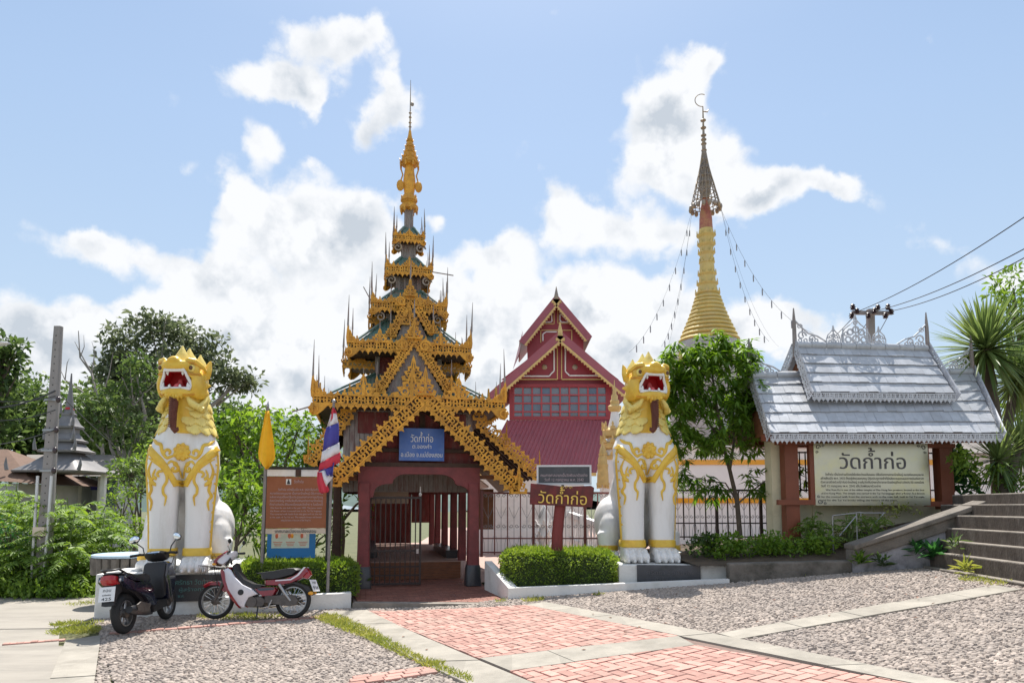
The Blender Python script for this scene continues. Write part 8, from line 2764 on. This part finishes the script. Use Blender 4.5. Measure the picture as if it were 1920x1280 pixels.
# ground cover along the road edge and in the beds
def cover(name, spots, lf, ln, wd, n, h, m_=None):
    b, d = [], []
    for (x, y, z, r) in spots:
        k = int(n * r * r)
        q = rng.normal(size=(k, 3)) * np.array([[r * .45, r * .45, h * .3]]) + np.array([[x, y, z]])
        q[:, 2] = np.abs(q[:, 2] - z) + z
        b.append(q); d.append(unit(rng.normal(size=(k, 3)) * .8 + np.array([[0, 0, .8]])))
    b = np.concatenate(b); d = np.concatenate(d); k = len(b)
    s = unit(np.cross(d, rng.normal(size=(k, 3)))); f = .6 + .8 * rng.random(k)
    o = link(name, leaf_mesh(name, b, d, s, ln * f, wd * f, L_[lf])); o['kind'] = 'stuff'
    return o


sp = []
for k in range(46):
    px = -40 + k * 5; Y = 14.0 + .8 * random.random() + (.3 if k % 2 else 0)
    p = at(px, 950, Y); sp.append((p.x, p.y, ground(p.x, p.y), .45))
cover('roadside_weeds', sp, 'shrub', .10, .045, 1500, .55)
sp = []
for k in range(30):
    p = at(random.uniform(190, 450), 950, random.uniform(14.5, 19)); sp.append((p.x, p.y, 0.0, .6))
for k in range(40):
    p = at(random.uniform(380, 650), 950, random.uniform(14.6, 17)); sp.append((p.x, p.y, 0.0, .6))
cover('undergrowth', sp, 'dark', .13, .06, 700, .5)

# garden tree in front of the golden stupa, leaves hanging in tufts
gt = thing('garden_tree', 'slender garden tree with drooping leaf tufts between the right lion and the sign roof', 'tree', tuple(at(1390, 1010, 14.3).xy) + (ground(6.6, 14.3),))
o_ = gt.location.copy(); T = lambda px, py, Y=14.3: at(px, py, Y) - o_
mb = MB()
limbs = [([(1388, 1010), (1382, 940), (1368, 880), (1355, 830), (1345, 770), (1335, 700), (1336, 640)], .055), ([(1368, 880), (1376, 830), (1374, 780), (1385, 720)], .035), ([(1355, 830), (1320, 780), (1290, 730), (1265, 690)], .03), ([(1345, 770), (1390, 740), (1410, 700)], .025), ([(1382, 940), (1360, 905), (1320, 900), (1270, 885)], .02), ([(1376, 950), (1410, 920), (1450, 890), (1480, 880)], .022), ([(1345, 770), (1300, 720), (1300, 670)], .025)]
for pts, r in limbs:
    P_ = [T(x, y, 14.3 + (.25 * math.sin(i * 1.7 + r * 90) if i > 1 else 0)) for i, (x, y) in enumerate(pts)]; n = len(P_); mb.tube(P_, [r * (1 - .75 * i / (n - 1)) for i in range(n)], 7)
mb.build('trunk', M['bark'], gt, 60)
bs, ds, ss, ln_, wd_ = [], [], [], [], []
TUFT = [(1336, 640, 26, 24, 9), (1300, 680, 44, 28, 16), (1262, 690, 34, 30, 14), (1250, 730, 24, 40, 12), (1280, 660, 26, 20, 8), (1350, 655, 40, 26, 14), (1420, 740, 24, 40, 10), (1360, 690, 56, 36, 26), (1390, 730, 40, 50, 24), (1320, 730, 56, 40, 26), (1280, 745, 34, 36, 16), (1350, 780, 70, 40, 30), (1300, 790, 50, 36, 22), (1400, 790, 34, 40, 18), (1270, 820, 22, 30, 8), (1370, 830, 50, 24, 15), (1310, 835, 40, 20, 9), (1270, 880, 26, 26, 7), (1310, 905, 24, 18, 5), (1340, 920, 30, 18, 5), (1430, 900, 34, 24, 9), (1480, 890, 26, 22, 8), (1455, 920, 34, 20, 8), (1385, 660, 30, 26, 9)]
for (px, py, rx, ry, nt) in TUFT:
    for _ in range(int(nt * 2.1)):
        a = random.random() * 6.28; r = math.sqrt(random.random())
        c = T(px + rx * 1.22 * r * math.cos(a), py + ry * 1.15 * r * math.sin(a), 14.3 + random.uniform(-1, 1) * rx * .011)
        for k in range(11):
            a2 = k * 2.4 + random.random(); el_ = random.uniform(-.9, .45)
            bs.append(tuple(c + Vector((random.uniform(-.05, .05), random.uniform(-.05, .05), random.uniform(-.05, .05))))); ds.append((math.cos(a2) * math.cos(el_), math.sin(a2) * math.cos(el_), math.sin(el_) - .2)); ss.append((-math.sin(a2), math.cos(a2), 0))
            ln_.append(random.uniform(.14, .26)); wd_.append(random.uniform(.045, .075))
link('crown', leaf_mesh('crown', np.array(bs), unit(np.array(ds)), unit(np.array(ss)), ln_, wd_, L_['tree_r'], droop=.3), gt)


# yuccas: rosettes of long stiff blades on a leaning trunk
def yucca(name, label, heads, base, Y, L, nb, w):
    b = at(base[0], base[1], Y)
    root = thing(name, label, 'yucca', tuple(b))
    for (px, py, dy, k) in heads:
        c = at(px, py, Y + dy) - b
        mb = MB(); mb.tube([(0, 0, -.3), (c.x * .4 + .05, c.y * .4, c.z * .5), tuple(c)], [.13 * k + .03, .10 * k + .02, .08 * k + .02], 9); mb.build('trunk', M['bark'], root, 60)
        mb = MB()
        for i in range(nb):
            a = i * 2.39996 + random.random() * .3
            t = i / nb
            el_ = R(78 - 135 * t ** 1.15 + random.uniform(-10, 10))
            d = Vector((math.cos(a) * math.cos(el_), math.sin(a) * math.cos(el_), math.sin(el_)))
            s = Vector((-math.sin(a), math.cos(a), 0)); n_ = s.cross(d)
            l = L * k * random.uniform(.8, 1.1) * (1 - .12 * t)
            sg = .10 + .25 * max(0, t - .3)
            vs = []
            for f, ww in ((0, .5), (.25, 1.0), (.6, .8), (.85, .45), (1, .03)):
                p = c + d * l * f - Z_ * (sg * l * f * f); hw = w * k * ww * .5
                vs += [p - s * hw + n_ * hw * .35, p, p + s * hw + n_ * hw * .35]
            fs = []
            for j in range(4):
                q = j * 3; fs += [(q, q + 1, q + 4, q + 3), (q + 1, q + 2, q + 5, q + 4)]
            mb.add(vs, fs)
        o = mb.build('leaf_rosette', L_['palm'], root)
    return root


yucca('yucca', 'tall yucca with a round head of stiff sword leaves right of the sign roof', [(1848, 655, 0, 1.0), (1905, 715, .6, .8)], (1872, 900), 14.8, 1.38, 330, .065)
yucca('yucca', 'small yucca with spiky leaves below the tall one at the right edge', [(1872, 862, 0, .75), (1915, 840, .5, .8)], (1880, 925), 13.4, 1.15, 150, .055)
tree('edge_tree', 'tall feathery green tree cut off by the right edge of the photo', 'tree', 21, 1960, [(1900, 540, 46, 50), (1950, 620, 70, 70), (1905, 640, 36, 60), (1960, 740, 70, 90), (1910, 740, 30, 50), (1930, 830, 50, 40)], 'shrub', 44, .30, 130, .22, .08, .18)
tree('bank_shrub', 'bright green shrub on the bank above the stairs', 'shrub', 13.2, 1870, [(1870, 890, 50, 26), (1910, 905, 40, 20), (1825, 880, 26, 30), (1800, 860, 12, 24)], 'shrub', 18, .32, 380, .11, .05, .03, branch=False)
tree('bank_shrub', 'broad leaved shrub beside the right timber post', 'shrub', 14.2, 1800, [(1805, 900, 20, 40), (1790, 860, 14, 26)], 'deep', 14, .36, 150, .24, .09, .03, branch=False)
# flower bed
for i, (px, py, rx, ry, Y, lf, lb) in enumerate([(1355, 1026, 56, 22, 12.95, 'bright', 'low bright shrub in the flower bed right of the lion'), (1440, 1024, 60, 24, 12.95, 'bright', 'low bright shrub in front of the left timber post'), (1515, 1028, 46, 24, 12.9, 'bright', 'low bright shrub left of the bent pipe railing'), (1312, 1022, 24, 22, 13.2, 'dark', 'small dark shrub close to the lion paws')]):
    tree('bed_shrub', lb, 'shrub', Y, px, [(px, py, rx, ry), (px + 16, py - 4, rx * .7, ry)], lf, 30, .36, 900, .085, .045, .02, 'low shrubs in the flower bed', branch=False, up=.6)
for (px, Y, h, z0, lb) in ((1545, 13.0, .75, .95, 'feathery weed climbing through the pipe railing'), (1590, 13.1, .7, 1.0, 'feathery weed right of the bent pipe railing'), (1510, 13.3, .8, .95, 'feathery plant against the cream wall'), (1635, 13.0, .55, 1.1, 'small weed behind the sloping parapet')):
    pinnate('bed_weed', lb, px, Y, h, 9, .42, 'shrub', 'feathery weeds in the flower bed', .075, .026, 9, 4, .6, z0)
tree('bed_shrub', 'flowering bush growing in front of the cream wall', 'shrub', 13.25, 1640, [(1630, 975, 40, 16), (1690, 955, 50, 12), (1590, 1010, 30, 24)], 'grass', 14, .34, 500, .07, .03, .02, branch=False)
def leafy(name, label, px, py, Y, n, L, w, lf):
    b = at(px, py, Y); root = thing(name, label, 'plant', tuple(b))
    bs, ds, ss = [], [], []
    for i in range(n):
        a = i * 2.4; el_ = R(random.uniform(5, 75)); bs.append((random.uniform(-.06, .06), random.uniform(-.06, .06), random.uniform(0, .15)))
        ds.append((math.cos(a) * math.cos(el_), math.sin(a) * math.cos(el_), math.sin(el_))); ss.append((-math.sin(a), math.cos(a), 0))
    link('leaves', leaf_mesh('leaves', np.array(bs), np.array(ds), np.array(ss), L * (.6 + .6 * rng.random(n)), np.full(n, w), L_[lf], droop=.25), root)
leafy('leafy_plant', 'dark broad leaved plant at the foot of the sloping parapet', 1752, 1050, 11.75, 34, .42, .085, 'deep')
leafy('leafy_plant', 'second dark leafy plant left against the parapet wall', 1718, 1042, 11.9, 26, .34, .07, 'deep')
leafy('leafy_plant', 'small weed at the left end of the parapet', 1612, 1060, 12.0, 40, .26, .05, 'shrub')
leafy('leafy_plant', 'tuft of weeds where the mossy kerb meets the parapet', 1655, 1062, 11.9, 40, .22, .04, 'dark')
leafy('leafy_plant', 'tuft of grass at the corner of the lowest step', 1815, 1076, 10.6, 44, .26, .02, 'grass')
leafy('leafy_plant', 'weed hanging from the second step', 1790, 1030, 11.2, 30, .22, .03, 'dark')
# trees seen between the buildings
tree('far_tree', 'grey green tree behind the hall, right of its gable', 'tree', 40, 1185, [(1190, 790, 36, 40), (1150, 790, 20, 30), (1215, 840, 30, 30)], 'grey', 18, .32, 30, .3, .14, .14)
tree('far_tree', 'green tree beyond the white wall behind the garden tree', 'tree', 34, 1415, [(1420, 850, 40, 20), (1340, 850, 50, 16)], 'grey', 16, .34, 40, .25, .12, .12)
tree('far_tree', 'dark green tree behind the gate, left of the spire roofs', 'tree', 24, 640, [(640, 880, 30, 60), (600, 900, 30, 40), (690, 930, 30, 60)], 'shrub', 18, .32, 90, .2, .09, .1)

# ---------------------------------------------------------------- poles, cables and the house at the left
up_ = thing('utility_pole', 'tall leaning concrete utility pole with a row of holes at the left', 'pole', tuple(at(84, 1050, 14.5).xy) + (0,))
o_ = Vector((up_.location.x, up_.location.y, 0)); pb, pt_ = at(80, 1085, 14.5) - o_, at(110, 612, 14.5) - o_
rings = []
for i in range(9):
    t = i / 8; c = pb.lerp(pt_, t); w = .135 - .06 * t; rings.append((c, w, w * .8, X_, Y_))
mb = MB(); mb.loft(rings, 16, 7); mb.build('shaft', M['pole_concrete'], up_, 40)
me = MB().box((0, 0, 0), (.022, .02, .022)).mesh('hole', M['black'])
for i in range(34):
    t = .02 + .94 * i / 33; c = pb.lerp(pt_, t); piece('hole', me, up_, c + Vector((.0, -(.135 - .06 * t) * .8 + .006, 0)))
for dx in (-.16, .13):
    c0 = pb + X_ * dx * .9 - Y_ * .14; c1 = pb.lerp(pt_, .40) + X_ * dx - Y_ * .12; MB().tube([c0, c1], .028, 8).build('conduit', M['alu'], up_, 50)
MB().box(pb.lerp(pt_, .185) - Y_ * .18, (.24, .1, .18)).build('meter_box', M['sign_cream'], up_)
for t in (.42, .50, .58, .70):
    c = pb.lerp(pt_, t); MB().box(c + X_ * .02 - Y_ * .1, (.30, .04, .04)).build('bracket', M['steel'], up_)
    mb = MB(); mb.ball(c + X_ * .17 - Y_ * .12, (.05, .05, .07), 8, 6); mb.build('insulator', M['insulator'], up_, 50)


def cable(label, a, b, sag, r=.012, group='cables strung from the poles'):
    n = 16; L = (b - a)
    pts = [L * (i / n) - Z_ * (4 * sag * (i / n) * (1 - i / n)) for i in range(n + 1)]
    o = MB().tube(pts, r, 5).build('cable', M['wire']); o.location = a
    tag(o, label, 'cable', group)


for (y0, y1, s, lb) in ((732, 735, .35, 'thick cable sagging from the leaning pole to the left edge'), (768, 752, .3, 'second cable below the thick one left of the leaning pole'), (805, 830, .2, 'lowest cable crossing to the left from the leaning pole'), (742, 700, .3, 'thin upper cable left of the leaning pole')):
    cable(lb, at(-160, y1, 13), at(104, y0, 14.4), s, .018 if y0 == 732 else .011)
cable('cable running from the leaning pole down to the right towards the house', at(108, 735, 14.5), at(300, 905, 24), .1, .012)
ep = thing('electric_pole', 'electric pole with a crossarm and dark insulators behind the sign roof', 'pole', tuple(at(1632, 950, 26).xy) + (0,))
o_ = Vector((ep.location.x, ep.location.y, 0)); tp_ = at(1632, 580, 26) - o_
mb = MB(); mb.loft([((0, 0, 0), .22, .18, X_, Y_), (tuple(tp_), .13, .11, X_, Y_)], 12, 6); mb.build('shaft', M['pole_concrete'], ep, 40)
aL_, aR_ = at(1598, 586, 25.7) - o_, at(1668, 587, 25.7) - o_
MB().bar(aL_, aR_, .12, .14).build('crossarm', M['pole_concrete'], ep)
for i, (px, py) in enumerate([(1599, 576), (1607, 584), (1597, 592), (1646, 577), (1665, 576), (1671, 585), (1660, 592), (1628, 592), (1640, 583)]):
    c = at(px, py, 25.5) - o_; mb = MB(); mb.lathe([(.05, -.10), (.10, -.08), (.06, -.03), (.11, 0), (.06, .05), (.09, .08), (.03, .13)], 10, tuple(c)); mb.build('insulator', M['insulator'], ep, 40)
for k, (x0, y0, x1, y1, x2, y2) in enumerate(((1610, 583, 1960, 380, 1500, 650), (1640, 583, 1960, 445, 1560, 650), (1670, 583, 1960, 462, 1600, 660))):
    a = at(x0, y0, 25.5); b = at(x1, y1, 15)
    cable(['uppermost power line running off to the upper right', 'middle power line running off to the right edge', 'lowest power line running off to the right edge'][k], a, b, .2, .014)
    cable(['power line dropping left behind the ridge crown', 'power line dropping behind the middle of the ridge crown', 'power line dropping behind the right of the ridge crown'][k], at(x2, y2 + 30, 36), a, .2, .014)
p = at(-10, 648, 12); sl_ = thing('street_lamp', 'tip of a pale street lamp arm at the left edge', 'street lamp', tuple(p))
MB().loft([((-.35, 0, -.05), .05, .03, Y_, Z_), ((-.05, 0, .0), .08, .035, Y_, Z_), ((.16, 0, .045), .09, .03, Y_, Z_), ((.25, 0, .05), .03, .02, Y_, Z_)], 12, 2.5).build('lamp_head', M['alu'], sl_, 50)
MB().tube([(-.3, 0, -.05), (-1.2, 0, -.2), (-1.2, 0, -6.2 + .2)], .04, 8).build('arm', M['steel'], sl_, 50)
# house with grey tiled roof and a zinc spire
HS = Frame(*at(150, 950, 24).xy, 0)
hs = thing('grey_house', 'low grey house with tiled roof behind the roadside shrubs', 'house', (HS.o.x, HS.o.y, 0))
q = lambda px, py, v=0: HS.uvz(px, py, v)
a, b = q(60, 892), q(232, 892); r0, r1 = q(120, 848, 2.6), q(190, 848, 2.6)
mb = MB(); mb.add([a, b, q(215, 852, 2.6), q(50, 852, 2.6), Vector((b.x, 5.2, b.z)), Vector((a.x, 5.2, a.z))], [(0, 1, 2, 3), (3, 2, 4, 5)]); mb.build('roof', M['tile_roof'], hs)
x0, x1 = q(80, 900, .5).x, q(222, 900, .5).x; zt = q(100, 893, .5).z
for (xa, xb) in ((x0, q(150, 900, .5).x), (q(190, 900, .5).x, x1)):
    MB().box(((xa + xb) / 2, 1.1, zt / 2), (xb - xa, 1.2, zt)).build('wall', M['house_wall'], hs)
MB().box(((q(150, 900, .5).x + q(190, 900, .5).x) / 2, 1.2, zt / 2), (q(190, 900, .5).x - q(150, 900, .5).x, .1, zt)).build('tiled_wall', M['house_wall'], hs)
MB().box((q(205, 920, .5).x, .46, q(205, 925, .5).z), (.5, .06, .9)).build('window', M['glass'], hs)
c = q(170, 911, 1.1); MB().box(c, (.75, .05, .28)).build('name_plate', M['flag_blue'], hs)
for px in (146, 192): MB().box((q(px, 900, .45).x, .45, zt / 2), (.2, .2, zt)).build('pillar', M['white_wall'], hs)
zt_ = thing('zinc_spire', 'small tiered grey zinc spire roof behind the utility pole', 'spire', tuple(at(120, 950, 22.5).xy) + (0,))
ZF = Frame(zt_.location.x, zt_.location.y, 0)
zz = lambda py: ZF.uz(120, py, 0)[1]; kz = 22.5 / F
for i, (py0, py1, r0_, r1_) in enumerate(((884, 848, 64, 20), (846, 828, 36, 20), (826, 812, 26, 14), (800, 780, 20, 9), (776, 764, 10, 5))):
    mb = MB(); c = 4
    mb.loft([((0, 0, zz(py0) - .06), r0_ * kz, r0_ * kz, X_, Y_), ((0, 0, zz(py0)), r0_ * kz * 1.02, r0_ * kz * 1.02, X_, Y_), ((0, 0, (zz(py0) + zz(py1)) / 2 - .08), (r0_ * .55 + r1_ * .45) * kz, (r0_ * .55 + r1_ * .45) * kz, X_, Y_), ((0, 0, zz(py1)), r1_ * kz, r1_ * kz, X_, Y_)], 24, 9)
    mb.build('tier_roof', M['zinc'], zt_, 35)
    for sx in (-1, 1):
        mb = MB(); mb.tube([(sx * r0_ * kz, -r0_ * kz, zz(py0)), (sx * r0_ * kz * 1.04, -r0_ * kz, zz(py0) + .18), (sx * r0_ * kz * 1.04, -r0_ * kz, zz(py0) + .4)], [.06, .05, .01], 6); mb.build('corner_pin', M['zinc'], zt_)
    if i < 4:
        hb_ = (zz([846, 826, 800, 776][i]) - zz(py1)); MB().box((0, 0, zz(py1) + hb_ / 2 - .05), (r1_ * 1.9 * kz, r1_ * 1.9 * kz, hb_ + .16)).build('tier_body', M['zinc'], zt_)
mb = MB(); mb.lathe([(.12, zz(766)), (.10, zz(752)), (.05, zz(730)), (.02, zz(700))], 10); mb.build('spire_tip', M['zinc'], zt_, 50)
mb = MB(); mb.lathe([(.14, zz(768)), (.12, zz(764))], 10); mb.build('red_ring', M['red_mouth'], zt_)
for sx in (-1, 1): MB().box((sx * .9, .6, zz(884) / 2), (.14, .14, zz(884))).build('post', M['white_wall'], zt_)
bh = thing('brown_roofed_house', 'house with brown tiled roof cut off by the left edge', 'house', tuple(at(-40, 950, 21).xy) + (0,))
BFm = Frame(bh.location.x, bh.location.y, 0); q = lambda px, py, v=0: BFm.uvz(px, py, v)
mb = MB(); mb.add([q(-160, 890), q(62, 906), q(14, 842, 2.2), q(-160, 842, 2.2)], [(0, 1, 2, 3)]); mb.add([q(62, 906), q(62, 906) + Y_ * 4.4, q(14, 842, 2.2)], [(0, 1, 2)]); mb.build('roof', M['house_tile'], bh)
MB().box((q(-60, 900, .4).x, 2.4, q(-60, 906, .4).z / 2), (3.2, 4, q(-60, 906, .4).z)).build('wall', M['house_wall'], bh)
flush_texts()
